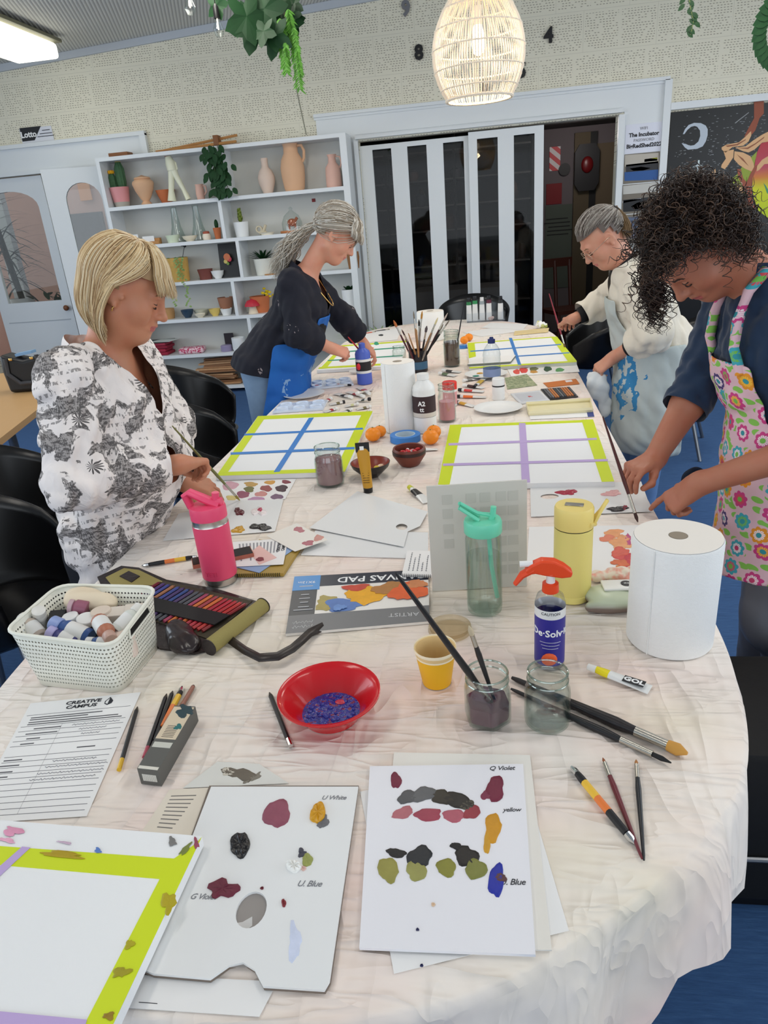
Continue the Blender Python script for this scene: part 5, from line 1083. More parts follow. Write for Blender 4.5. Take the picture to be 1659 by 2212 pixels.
m = MB(); m.rbox((0, 0, .08), (.10, .008, .16), .002, 1); o = m.build('small_print', plain((40, 28, 34), .5), None, 0); o.location = at(zpx(825), 5, 7.08); tag(o, 'small dark picture standing behind the purple jar', 'picture')
lathed('purple_jar', 'squat grey and purple candle jar, fifth shelf', 'jar', at(zpx(803), 5, 6.95), [(.055, 0), (.058, .01), (.058, .055), (.05, .062), (0, .062)], plain((150, 140, 172), .35)); lathed('white_pot', 'white straight pot, fifth shelf left of the navy blouse', 'pot', at(zpx(880), 5, 6.95), [(.058, 0), (.068, .02), (.068, .13), (.058, .13), (.055, .03), (0, .02)], WHT)
# row 6: timber offcuts
rs = random.Random(12); p0 = at(zpx(790), 6, 6.95)
WD = [mat('timber offcut %d' % i, c_, .75, vary=.15, vs=25) for i, c_ in enumerate([(176, 132, 94), (146, 104, 72), (196, 154, 114)])]
for i in range(14):
    L = rs.uniform(.32, .5); m = MB(); m.rbox((0, 0, 0), (L, .05+.03*rs.random(), .016), .001, 1); o = m.build('timber_offcut', WD[i % 3], None, 0)
    o.location = (p0.x+rs.uniform(-.06, .02), p0.y + rs.uniform(-.03, .08), p0.z+.012+.0185*i); o.rotation_euler = (0, rs.uniform(-.02, .02), rs.uniform(-.12, .12)); tag(o, 'flat wooden offcut in the pile on the lowest shelf', 'wood', 'wooden offcuts on the lowest shelf')
# on top of the bookcase
p = AY(430, 305, 7.0); fe = thing('folded_easel', 'folded wooden sticks of a small easel lying on the bookcase top', 'easel', (p.x, 7.0, 2.252)); m = MB()
for a, b in (((-.42, 0, .012), (.36, .03, .085)), ((-.42, -.03, .012), (.36, -.02, .03)), ((-.40, .04, .012), (.37, .05, .012))): m = MB(); m.tube([a, b], .012, 6); m.build('easel_stick', OAK, fe, 30)
m = MB(); m.rbox((.17, .01, .055), (.05, .09, .085), .004); m.build('cross_block', mat('brown block', (130, 84, 50), .6), fe)
p = AY(260, 330, 7.02); m = MB(); m.rbox((0, 0, .02), (.19, .12, .04), .004); o = m.build('wooden_box', mat('brown block', (130, 84, 50), .6), None); o.location = (p.x, 7.02, 2.251); tag(o, 'small flat brown box on the left of the bookcase top', 'box')
sp_ = thing('spider_plant', 'green spider plant low by the bookcase\'s right end', 'plant', (-.93, 6.62, 0)); m = MB(); m.lathe([(.08, 0), (.11, .42), (.1, .42), (0, .38)], 20); m.build('pot', WHT, sp_); m = MB()
for k in range(34): a = k*2.4; leafmesh(m, (0, 0, .42), (math.cos(a), math.sin(a), 1.3), (0, 0, 1), .38, .010, .75, 7)
m.build('foliage', GRN3, sp_, 0)
# ---- left doors
def arch(x0, x1, z0, z1, rise, n=10):
    pts = [(x0, z0), (x1, z0)]; cx = (x0+x1)/2
    for i in range(n+1): a = PI*i/n; pts.append((cx+(x1-x0)/2*math.cos(a), z1-rise+rise*math.sin(a)))
    return pts
def door_leaf(name, loc, rz, w, h, win, knob=None, label=None):
    d = thing(name, label, 'door', loc, rz); x0, x1, z0, z1, rise = win; A_ = arch(x0, x1, z0, z1, rise, 12); bm = bmesh.new()
    outer = [(0, .0), (w, .0), (w, h), (0, h)]; geo = []
    cu = bpy.data.curves.new('c', 'CURVE'); cu.dimensions = '2D'; cu.fill_mode = 'BOTH'; cu.extrude = .02
    for P in (outer, A_):
        s_ = cu.splines.new('POLY'); s_.points.add(len(P)-1); s_.use_cyclic_u = True
        for q, p_ in zip(s_.points, P): q.co = (p_[0], p_[1], 0, 1)
    to = bpy.data.objects.new('c', cu); C.objects.link(to); bpy.context.view_layer.update(); me = bpy.data.meshes.new_from_object(to); bpy.data.objects.remove(to); me.transform(Matrix.Rotation(PI/2, 4, 'X')); me.materials.clear(); me.materials.append(WPAINT)
    o = bpy.data.objects.new('door_panel', me); C.objects.link(o); o.parent = d
    m = MB(); m.prism(A_, -.003, .003, Matrix.Rotation(PI/2, 4, 'X')); m.build('glass_pane', GLASS, d, 0)
    m = MB(); m.box(((x0+x1)/2, -.022, .80), (x1-x0+.1, .006, .008)); m.build('panel_groove', plain((180, 186, 192)), d, 0)
    if knob: m = MB(); m.tube([(knob, -.02, .92), (knob, -.05, .92)], .01, 8); m.ball((knob, -.06, .92), (.03, .022, .03), 14); m.build('knob', mat('brown knob', (128, 78, 44), .4), d)
    return d
door_leaf('french_door', (-5.12, YW+.03, 0), 0, .84, 2.19, (.12, .74, 1.0, 2.07, .16), .79, 'closed white door with an arched window and brown knob')
door_leaf('french_door', (-4.07, 6.86, 0), math.atan2(.19, .54), .57, 2.2, (.17, .50, 1.0, 2.07, .16), None, 'open white door leaf with an arched window beside the bookcase')
# courtyard beyond the left doors
bx('floor_outside', -7.4, -3.4, YW+.14, 10.4, -.04, 0, plain((150, 120, 110), .9)); bx('wall_outside', -7.4, -3.45, 9.2, 9.3, 0, 3.2, mat('pink render', (200, 158, 142), .9, vary=.08))
m = MB(); m.box((-5.62, 8.4, 1.2), (.16, .1, 2.4)); struct(m.build('trim_9', WPAINT, None, 0))
bx('window_1', -5.25, -4.75, 9.16, 9.2, .9, 1.9, plain((40, 46, 54), .3)); bx('window_2', -4.55, -3.9, 9.16, 9.2, .5, 2.0, plain((84, 92, 98), .3))
cp = thing('potted_cordyline', 'tall spiky dark palm in a white pot beyond the left door window', 'potted plant', (-5.35, 7.98, 0)); m = MB(); m.lathe([(.12, .0), (.12, .72), (.10, .74), (.14, 1.0), (.12, 1.0), (0, .95)], 20); m.build('pot', WHT, cp); m = MB(); m.tube([(0, 0, .95), (-.1, 0, 1.9)], .035, 8); m.build('trunk', plain((52, 44, 36), .9), cp); m = MB(); rs = random.Random(6)
for k in range(110): z = 1.1+.9*rs.random(); a = rs.uniform(0, 6.28); leafmesh(m, (-.1*(z-.95), 0, z), (math.cos(a), math.sin(a)*.6, rs.uniform(-.1, .9)), (0, 0, 1), rs.uniform(.35, .6), .012, .45, 6)
m.build('foliage', mat('dark palm', (26, 34, 28), .5), cp, 0)
for k, (x, z, c_) in enumerate([(-4.9, 2.15, (226, 150, 90)), (-4.55, 1.75, (80, 120, 200)), (-4.6, 1.4, (90, 130, 210)), (-5.0, 1.25, (70, 60, 60)), (-4.75, 1.15, (190, 60, 60))]):
    m = MB(); m.rbox((0, 0, 0), (.16, .02, .22), .003, 1); o = m.build('wall_plaque', plain(c_, .6), None, 0); o.location = (x, 9.15, z); tag(o, '%s plaque on the courtyard wall seen through the door window' % ['orange', 'upper blue', 'lower blue', 'dark', 'red'][k], 'plaque')
fb = thing('courtyard_bush', 'low dark green shrub beyond the left door window', 'shrub', (-4.72, 7.75, .55)); m = MB(); [leafmesh(m, (rs.gauss(0, .12), rs.gauss(0, .06), .35+rs.gauss(0, .06)), (rs.uniform(-1, 1), rs.uniform(-1, 1), .7), (0, 0, 1), .12, .03, .3, 4) for _ in range(70)]; m.build('foliage', GRN, fb, 0); m = MB(); m.lathe([(.12, -.55), (.14, .32), (0, .32)], 16); m.build('pot', plain((150, 80, 70), .7), fb)
# ---- signs and numerals on the back wall
lo_ = flat('sponsor_sign', 'small black and white sign on the wall above the left doors', 'sign', (42, 279), (118, 303), YW-.001, plain((222, 224, 232), .5), .008)
wpoly('black_field', [(42, 277), (88, 272), (75, 303), (49, 306)], YW-.010, plain((24, 24, 28), .5), lo_)
WT = plain((244, 244, 244), .5); DK = plain((34, 34, 40), .5)
def wtext(s, px, py, y, hpx, m, parent, name='lettering', bold=0, wide=1, al='CENTER'):
    p = AY(px, py, y); h = hpx*DEP(p)/F; return text(s, h*1.35, name, m, parent, (p.x-parent.location.x, p.y-.001-parent.location.y, p.z-parent.location.z), (PI/2, 0, 0), .001, al, wide, bold)
wtext('Lotto', 62, 291, YW-.012, 12, WT, lo_, bold=.002); [wtext('-'*n, 99, y_, YW-.010, 6, DK, lo_, 'printed_line', .001) for n, y_ in ((7, 280), (11, 287), (15, 293))]
for s_, px_, py_, c_ in (('9', 877, 20, (120, 120, 124)), ('8', 905, 115, (20, 20, 22)), ('4', 1185, 78, (20, 20, 22)), ('5', 1127, 154, (20, 20, 22)), ('6', 1047, 186, (20, 20, 22))):
    p = AY(px_, py_, YW-.001); o = text(s_, .155, 'clock_numeral', plain(c_, .35), None, (0, 0, 0), (PI/2, 0, 0), .008, 'CENTER', 1, .006); o.location = (p.x, p.y-.009, p.z); tag(o, 'wall clock numeral %s, %s' % (s_, {'9': 'greyish, top left of the lamp', '8': 'black, left of the lamp', '4': 'black, right of the lamp', '5': 'black, low right of the lamp', '6': 'black, partly hidden below the lamp'}[s_]), 'numeral', 'clock numerals')
wi = flat('wifi_sign', 'white wifi password sheet beside the sliding doors', 'sign', (1352, 270), (1430, 326), YW-.013, plain((226, 228, 240), .5), .002)
for s_, py_, h_, b_ in (('WIFI', 277, 6, 0), ('The Incubator', 290, 8, .0015), ('PASSWORD', 302, 6, 0), ('BigRedShed2022', 314, 8, .0015)): wtext(s_, 1391, py_, YW-.0155, h_, DK if b_ else plain((130, 130, 136)), wi, bold=b_)
def photo(name, label, a, b, parts):
    o = flat(name, label, 'photograph', a, b, YW-.013, plain((120, 112, 100), .3), .003)
    for pts, c_ in parts: wpoly('printed_shape', pts, YW-.0165, plain(c_, .3), o, .0006)
    return o
photo('room_photograph', 'upper photo print of a blue-floored room with an orange table', (1349, 334), (1424, 391), [([(1350, 335), (1423, 330), (1423, 352), (1350, 360)], (188, 180, 168)), ([(1349, 372), (1422, 366), (1421, 388), (1349, 391)], (34, 84, 150)), ([(1352, 356), (1422, 348), (1422, 366), (1352, 372)], (34, 32, 36)), ([(1360, 364), (1385, 360), (1406, 363), (1390, 368), (1368, 369)], (208, 150, 104)), ([(1392, 344), (1420, 340), (1420, 347), (1392, 350)], (220, 220, 60))])
photo('room_photograph', 'middle photo print of a dark room with an oval orange table', (1345, 400), (1420, 457), [([(1346, 402), (1419, 394), (1419, 414), (1346, 420)], (196, 194, 188)), ([(1346, 432), (1418, 424), (1418, 453), (1346, 458)], (24, 24, 28)), ([(1363, 446), (1376, 438), (1396, 433), (1405, 436), (1404, 446), (1388, 451), (1370, 452)], (206, 148, 110)), ([(1345, 434), (1385, 428), (1385, 431), (1345, 439)], (210, 210, 216))])
photo('room_photograph', 'lower photo print partly behind the grey-haired woman\'s ponytail', (1343, 465), (1418, 520), [([(1350, 470), (1416, 465), (1416, 515), (1350, 515)], (92, 104, 130)), ([(1355, 478), (1380, 474), (1380, 490), (1355, 492)], (40, 40, 54)), ([(1388, 486), (1410, 482), (1410, 508), (1388, 508)], (70, 110, 170))])
m = MB()
# ---- mural
mu = flat('mural', 'large black mural with moon, star, blossoms and a red and lime fruit', 'mural', (1449, 243), (1860, 700), YW-.002, mat('mural black', (12, 12, 14), .35), .012)
def Z6(*p): return [(1440+x/7.575, 200+y/7.575) for x, y in p]
YM = YW-.014
def mp(nm, pts, c_, k=0): return wpoly(nm, pts, YM-.0012*k, c_ if not isinstance(c_, tuple) else plain(c_, .5), mu, .0012)
t = NT('red to lime fruit'); tc = t.n('ShaderNodeTexCoord'); s_ = t.n('ShaderNodeSeparateXYZ'); t.l(tc.outputs['Generated'], s_.inputs[0]); t.col(t.ramp(s_.outputs[2], [(.15, (196, 214, 10)), (.42, (214, 216, 20)), (.56, (216, 130, 50)), (.68, (192, 70, 90)), (1, (182, 40, 54))])); FRU = t.m
mp('mural_fruit', Z6((1545, 830), (1480, 980), (1440, 1150), (1410, 1350), (1400, 1550), (1430, 1740), (1500, 1930), (1640, 2040), (1900, 2080), (2200, 1900), (2350, 1500), (2250, 1050), (2000, 800), (1750, 780)), FRU, 0)
mp('mural_leaf', Z6((970, 1490), (1150, 1340), (1230, 1220), (1390, 1050), (1480, 960), (1430, 1250), (1390, 1480), (1340, 1600), (1310, 1750), (1200, 1800)), (150, 166, 58), 0)
mp('mural_moon', Z6((265, 680), (300, 600), (360, 530), (450, 495), (560, 500), (640, 540), (672, 600), (670, 700), (640, 800), (590, 880), (500, 920), (350, 935), (300, 900), (245, 828), (310, 840), (380, 870), (450, 860), (520, 800), (550, 710), (545, 620), (500, 560), (460, 545), (400, 560), (340, 610), (290, 680)), (188, 198, 210), 0)
mp('mural_star', Z6((515, 1105), (540, 1105), (537, 1180), (590, 1193), (537, 1210), (522, 1285), (500, 1285), (503, 1215), (420, 1225), (500, 1180)), (206, 222, 226), 0)
mp('mural_streak', Z6((1110, 500), (1340, 322), (1348, 330), (1130, 500)), (150, 152, 154), 0)
mp('mural_stem', Z6((1430, 130), (1590, 130), (1590, 340), (1520, 420), (1450, 620), (1400, 680), (1270, 720), (1340, 580), (1430, 420)), (150, 76, 50), 0)
PT = (226, 178, 130)
for pts in (((900, 895), (980, 850), (1180, 815), (1290, 720), (1380, 630), (1385, 700), (1340, 800), (1250, 870), (1080, 890), (960, 985), (900, 930)), ((1120, 900), (1290, 880), (1420, 780), (1560, 690), (1659, 640), (1900, 560), (1900, 760), (1560, 820), (1440, 930), (1340, 980), (1250, 960)), ((930, 960), (1000, 950), (1100, 930), (1090, 1060), (1010, 1180), (950, 1255), (890, 1225), (900, 1180), (970, 1080)), ((1110, 960), (1250, 980), (1370, 1040), (1420, 1150), (1440, 1260), (1390, 1290), (1290, 1250), (1180, 1180), (1100, 1090)), ((1470, 1290), (1480, 1200), (1560, 1100), (1659, 1040), (1900, 980), (1900, 1150), (1600, 1170), (1510, 1270)), ((610, 1540), (680, 1390), (740, 1300), (800, 1245), (805, 1400), (830, 1500), (900, 1560), (700, 1700)), ((960, 1520), (1250, 1540), (1305, 1580), (1260, 1640), (1150, 1670), (1050, 1620))):
    mp('mural_petal', Z6(*pts), PT, 1)
for pts in (((960, 870), (1150, 840), (1300, 760), (1290, 780), (1160, 862), (1000, 890)), ((1150, 905), (1320, 900), (1450, 830), (1600, 720), (1590, 745), (1450, 850), (1330, 925)), ((1150, 1010), (1250, 1080), (1340, 1200), (1230, 1100))): mp('mural_petal_line', Z6(*pts), (150, 90, 60), 2)
mp('mural_branch', Z6((1155, 1250), (1215, 1250), (1250, 1400), (1310, 1470), (1370, 1330), (1440, 1200), (1490, 1180), (1450, 1290), (1400, 1420), (1390, 1560), (1420, 1800), (1460, 1900), (1340, 1850), (1310, 1640), (1240, 1520), (1170, 1380)), (160, 82, 58), 2)
mp('mural_blossom', Z6((380, 1530), (450, 1450), (560, 1380), (650, 1375), (600, 1500), (540, 1600), (400, 1600)), (176, 116, 180), 0); mp('mural_bud', Z6((1585, 1480), (1620, 1520), (1700, 1650), (1700, 1700), (1640, 1640)), (80, 150, 110), 1)
rs = random.Random(31); m = MB()
for k in range(320):
    px_ = 1452+rs.random()*200; py_ = 245+rs.random()*150
    if rs.random() > math.exp(-(((px_-1452)*.45 - (395-py_)+20)/55)**2)+.25: continue
    p = AY(px_, py_, YM+.0004); m.box((p.x-mu.location.x, p.y-mu.location.y, p.z-mu.location.z), (rs.uniform(.005, .022), .001, .003))
o = m.build('mural_speckles', plain((150, 154, 158), .5), mu, 0); o['kind'] = 'stuff'
# ---- pendant lamp
pc_ = AD(1033, 96, 3.45); pl = thing('pendant_lamp', 'white woven rattan globe pendant lamp, lit warm from inside', 'lamp', pc_); RW_ = .228
def pr_(z): # radius at height
    u = (z+.235)/.50
    return RW_*(math.sin(PI*min(1, max(0, .20+.76*u)))**.62)
RATT = mat('white rattan', (238, 226, 208), .6); m = MB()
for k in range(100):
    a = 2*PI*k/100; off = .012*math.sin(k*1.7); zs = np.linspace(-.235, .262, 13); m.tube([(pr_(z)*math.cos(a+off*math.sin(z*9)), pr_(z)*math.sin(a+off*math.sin(z*9)), z) for z in zs], .0030, 4, False)
o = m.build('shade_ribs', RATT, pl); o['kind'] = 'stuff'
for z in (-.235, -.19, -.11, -.02, .065, .15, .21):
    m = MB(); rr = pr_(z); N_ = 90; m.tube([((rr+.003*math.sin(a*42))*math.cos(a), (rr+.003*math.sin(a*42))*math.sin(a), z) for a in np.linspace(0, 2*PI, N_*2)], .0042 if z > -.23 else .008, 5, False); m.build('shade_ring', RATT, pl)
m = MB(); m.lathe([(.012, .10), (.018, .085), (.03, .04), (.034, .0), (.026, -.035), (0, -.05)], 20); m.build('light_bulb', mat('lit bulb', (255, 236, 205), .3, emit=6), pl)
m = MB(); m.tube([(0, 0, .08), (0, 0, .16)], .02, 12); m.build('socket', WHT, pl); m = MB(); m.tube([(0, 0, .16), (0, 0, CEIL(pc_.x)-pc_.z)], .004, 6); m.build('cord', WHT, pl)
l = bpy.data.lights.new('pendant_glow', 'POINT'); l.energy = 5; l.color = (1, .74, .42); l.shadow_soft_size = .03; lo = bpy.data.objects.new('pendant_glow', l); C.objects.link(lo); lo.location = pc_ + Vector((0, 0, -.075))
# ---- ceiling light, festoon bulbs
p = AD(-26, 34, 5.4); cf = thing('ceiling_light', 'lit white ceiling light with a dark edge in the top left corner', 'light', (p.x, p.y, CEIL(p.x)-.02)); m = MB()
m.rbox((0, 0, -.09), (.40, 1.2, .12), .03, 3); m.build('diffuser', mat('lit diffuser', (255, 252, 235), .4, emit=2.2), cf); m = MB(); m.rbox((0, 0, -.01), (.46, 1.28, .03), .008); m.build('light_tray', plain((120, 118, 96), .5), cf)
for px_, py_, y, lab in ((469, 40, 4.6, 'hanging clear bulb with black socket left of the hanging foliage'), (407, -8, 4.6, 'clear bulb mostly above the frame, top left')):
    p = AY(px_, py_, y); fbb = thing('festoon_bulb', lab, 'light bulb', p); m = MB(); m.lathe([(.006, .07), (.016, .055), (.018, .0), (0, .0)], 14); m.build('socket', BLK, fbb); m = MB(); m.lathe([(.012, .0), (.016, -.015), (.032, -.055), (.02, -.085), (0, -.092)], 16); m.build('glass_bulb', GLASS, fbb); m = MB(); m.tube([(0, 0, -.0), (0, 0, -.055)], .004, 6); m.build('filament', mat('filament', (250, 240, 220), .3, emit=1), fbb); m = MB(); m.tube([(0, 0, .07), (-.02, 0, CEIL(p.x)-p.z)], .003, 6); m.build('cord', BLK, fbb)
# ---- hanging foliage
pz = AY(590, -30, 4.7); hp = thing('hanging_foliage', 'dark ivy and bright green fern fronds hanging from the ceiling', 'plant', pz); rs = random.Random(14); m = MB()
def broad(mb, c, d, n_, L):      # lobed ivy leaf
    d = Vector(d).normalized(); nrm = Vector(n_); s = d.cross(nrm).normalized(); k = 20; vs = [Vector(c)+d*L*.4]
    for i in range(k): a = 2*PI*i/k; rr = L*(.42+.14*math.cos(5*a)+.05*math.cos(a)); vs.append(Vector(c) + d*(L*.4+rr*math.cos(a)) + s*rr*math.sin(a)*1.0 + nrm*.03*math.cos(3*a)*L)
    mb.add(vs, [(0, 1+i, 1+(i+1) % k) for i in range(k)])
for px_, py_, s_ in ((520, -10, .26), (548, 8, .26), (575, 18, .24), (596, 36, .22), (555, -25, .26), (600, 5, .24), (572, 42, .16), (588, 50, .15), (618, 20, .16), (625, 12, .13), (600, -20, .24), (460, -12, .14), (530, 22, .16), (640, -15, .14)):
    q = AY(px_, py_, 4.7+rs.uniform(-.12, .12)) - pz; broad(m, q, (rs.uniform(-.5, .5), rs.uniform(-.4, .1), -1), Vector((rs.uniform(-.4, .4), -1, .3)).normalized(), s_)
m.build('ivy_leaves', GRN, hp, 0); m = MB()
for pts, wd in ((((604, 40), (606, 80), (612, 120), (620, 158)), .045), (((622, 20), (632, 70), (638, 120), (648, 196)), .05), (((612, 60), (618, 100), (622, 140)), .03), (((634, 60), (642, 110), (650, 165)), .035)):
    Q = [AY(a, b, 4.62+rs.uniform(-.04, .04))-pz for a, b in pts]
    for i in range(len(Q)-1):
        for j in range(16):
            c = Q[i].lerp(Q[i+1], j/16); 
            for s_ in (-1, 1): leafmesh(m, c, (s_*(.7+.3*rs.random()), rs.uniform(-.5, .2), -.8), (0, -1, .2), wd*(.6+.5*rs.random()), .0042, .2, 3)
m.build('fern_fronds', GRN2, hp, 0); m = MB(); m.tube([(0, 0, CEIL(pz.x)-pz.z), (0, 0, -.1)], .01, 6); m.tube([AY(612, 20, 4.68)-pz, AY(620, 50, 4.68)-pz, AY(636, 130, 4.68)-pz], .006, 6); m.build('stem', plain((110, 104, 84), .7), hp)
a, b = AY(632, 110, 6.84), AY(656, 286, 6.84); m = MB(); m.tube([AY(626, -40, 6.84), a, AY(642, 200, 6.84), b+Vector((0, .1, -.01))], .006, 6); o = m.build('wall_cable', plain((150, 148, 130), .6), None); tag(o, 'thin grey cable hanging from the foliage down to the bookcase top', 'cable')
for pts, px0, lab in (([(1486, -20), (1492, 20), (1498, 45), (1492, 75)], 1490, 'thin trailing vine with few leaves, upper right'),):
    Q = [AY(a, b, 5.6) for a, b in pts]; vn = thing('trailing_vine', lab, 'plant', Q[0]); m = MB(); m.tube([q-Q[0] for q in [Q[0]+Vector((0, 0, .4))]+Q], .003, 5); m.build('stem', plain((120, 130, 80), .7), vn); m = MB()
    for i in range(14): q = Q[0].lerp(Q[-1], (i/14)**1.0)-Q[0]+Vector((rs.gauss(0, .02), 0, 0)); leafmesh(m, q, (rs.choice([-1, 1]), -.3, -.9), (0, -1, .2), .05, .014, .2, 4)
    m.build('foliage', GRN, vn, 0)
p = AY(1700, 66, 5.2); gd = thing('leaf_wreath', 'dark green round leafy wreath cut by the right edge', 'wreath', p); m = MB(); [leafmesh(m, (.12*math.cos(a), 0, .15*math.sin(a)), (math.cos(a+.8), -.3, math.sin(a+.8)), (0, -1, 0), .10, .035, .2, 4) for a in np.linspace(0, 6.2, 34)]; m.build('foliage', GRN, gd, 0); m = MB(); m.tube([(0, 0, .1), (0, 0, CEIL(p.x)-p.z)], .003, 5); m.build('cord', BLK, gd)
# ---- tub chairs
CHB = mat('black plastic shell', (14, 14, 16), .28); STL = mat('grey steel leg', (128, 132, 138), .35, .8)
def tub_chair(label, loc, rz):
    t = thing('tub_chair', label, 'chair', loc, rz, None); N_ = 40; rows = []; m = MB()
    for j in range(9):
        v_ = j/8; row = []
        for i in range(N_+1):
            a = -2.35+4.7*i/N_; bh = .20 + .20*max(0, math.cos(a*.62))**1.5 - .05*max(0, abs(a)-1.9)*2; r_ = .215+.075*v_**.7; z = .455+bh*v_**1.3
            row.append((-r_*math.cos(a)*1.0 - .03*v_, r_*math.sin(a)*1.06, z))
        rows.append(row)
    m.sheet(rows); o = m.build('backrest', CHB, t, 60); s_ = o.modifiers.new('s', 'SOLIDIFY'); s_.thickness = .009
    m = MB(); m.lathe([(0, .435), (.14, .438), (.215, .452), (.225, .462), (.21, .47), (.13, .452), (0, .448)], 36, sq=(1, 1.06)); m.lathe([(.0, .0), (.02, .0)], 4, c=(0, 0, .44)); m.build('seat', CHB, t)
    for sx in (-1, 1):
        for sy in (-1, 1): m = MB(); m.tube([(sx*.13, sy*.13, .44), (sx*.25, sy*.25, 0)], .011, 8); m.build('leg', STL, t)
    return t
c0 = tub_chair('black tub chair with a rounded back below the lowest shelf', (-1.62, 3.72, 0), 0)
for loc, rz, lab in (((-1.32, 2.92, 0), .15, 'black tub chair tucked at the table beside the blonde woman'), ((-1.50, 1.70, 0), .1, 'black tub chair behind the blonde woman, lower left'), ((-1.78, 2.27, 0), .2, 'black tub chair between the wooden table and the one behind the blonde woman'), ((1.15, 4.55, 0), PI-.3, 'black tub chair behind the woman in the fleece, grey legs showing'), ((.80, 5.15, 0), PI, 'black tub chair at the far right side of the table'), ((-.05, 6.15, 0), -PI/2, 'black tub chair at the far end of the table')):
    dup(c0, loc, (0, 0, rz), lab)
# ---- wooden table and handbag
wt = thing('wooden_table', 'light wood table at the left edge under the black handbag', 'table', (-2.55, 3.05, 0), 0); c1, c2, c3 = AZ(102, 868, .75), AZ(0, 947, .75), AZ(92, 797, .75)
ed = (c2-c1).normalized(); nrm = Vector((ed.y, -ed.x, 0)); nrm = nrm if nrm.x < 0 else -nrm; cc = c1 + ed*.0
q = [c1, c1+ed*1.5, c1+ed*1.5+nrm*.9, c3+nrm*.8, c3]; m = MB(); m.prism([(v_.x+2.55, v_.y-3.05) for v_ in q], .72, .75); m.build('tabletop', mat('beech wood top', (206, 164, 112), .4, vary=.08, vs=3), wt, 0)
for v_ in (c1+ed*.2+nrm*.15, c1+ed*1.3+nrm*.2, c3+nrm*.6+ed*.1, c1+ed*1.3+nrm*.75): m = MB(); m.tube([(v_.x+2.55, v_.y-3.05, 0), (v_.x+2.55, v_.y-3.05, .72)], .022, 10); m.build('leg', STL, wt)
p = AZ(66, 848, .751); k = DEP(p)/F; hb = thing('handbag', 'black leather handbag with blue lining standing on the wooden table', 'bag', p+Vector((-.02, .09, 0)), .1); LEA = mat('black leather', (20, 20, 22), .4, bump=.3, bs=120, bd=.001); w_, h_ = 46*k, 92*k
m = MB(); prof = [(-w_, 0), (w_, 0), (w_*1.12, h_*.5), (w_*1.0, h_*.85), (w_*.6, h_*.8), (0, h_*.74), (-w_*.6, h_*.82), (-w_*1.05, h_*.9), (-w_*1.1, h_*.5)]
m.prism(prof, -.07, .07, Matrix.Rotation(PI/2, 4, 'X')); o = m.build('bag_body', LEA, hb, 30); b_ = o.modifiers.new('b', 'BEVEL'); b_.width = .02; b_.segments = 3
for y in (-.075, .075): m = MB(); m.tube([(-w_*.75, y, h_*.8), (-w_*.8, y, h_*.45), (-w_*.3, y*1.1, h_*.22), (w_*.3, y*1.1, h_*.22), (w_*.8, y, h_*.45), (w_*.75, y, h_*.85)], .013, 8, flat=.5); m.build('strap', mat('dark grey strap', (52, 52, 56), .5), hb)
m = MB(); m.box((.02, 0, h_*.86), (w_*.8, .06, .015), Matrix.Rotation(-.12, 4, 'Y')); m.build('blue_lining', plain((130, 168, 205), .6), hb, 0)
for x in (-.5, .5): m = MB(); m.rbox((w_*x, -.077, h_*.78), (.02, .006, .014), .002); m.build('buckle', mat('gold', (220, 180, 110), .25, 1), hb)
bs = thing('boxy_seat', 'black boxy seat beside the near right table edge', 'seat', (.80, 1.36, 0)); m = MB(); m.rbox((0, 0, .24), (.62, .36, .42), .02, 2); m.build('seat_body', mat('black upholstery', (14, 14, 15), .7, bump=.2), bs)
m = MB(); m.tube([(-.31, -.186, .17), (.31, -.186, .17)], .006, 8); m.build('grey_rail', STL, bs); m = MB(); m.box((0, 0, .015), (.58, .32, .03)); m.build('base', BLK, bs)
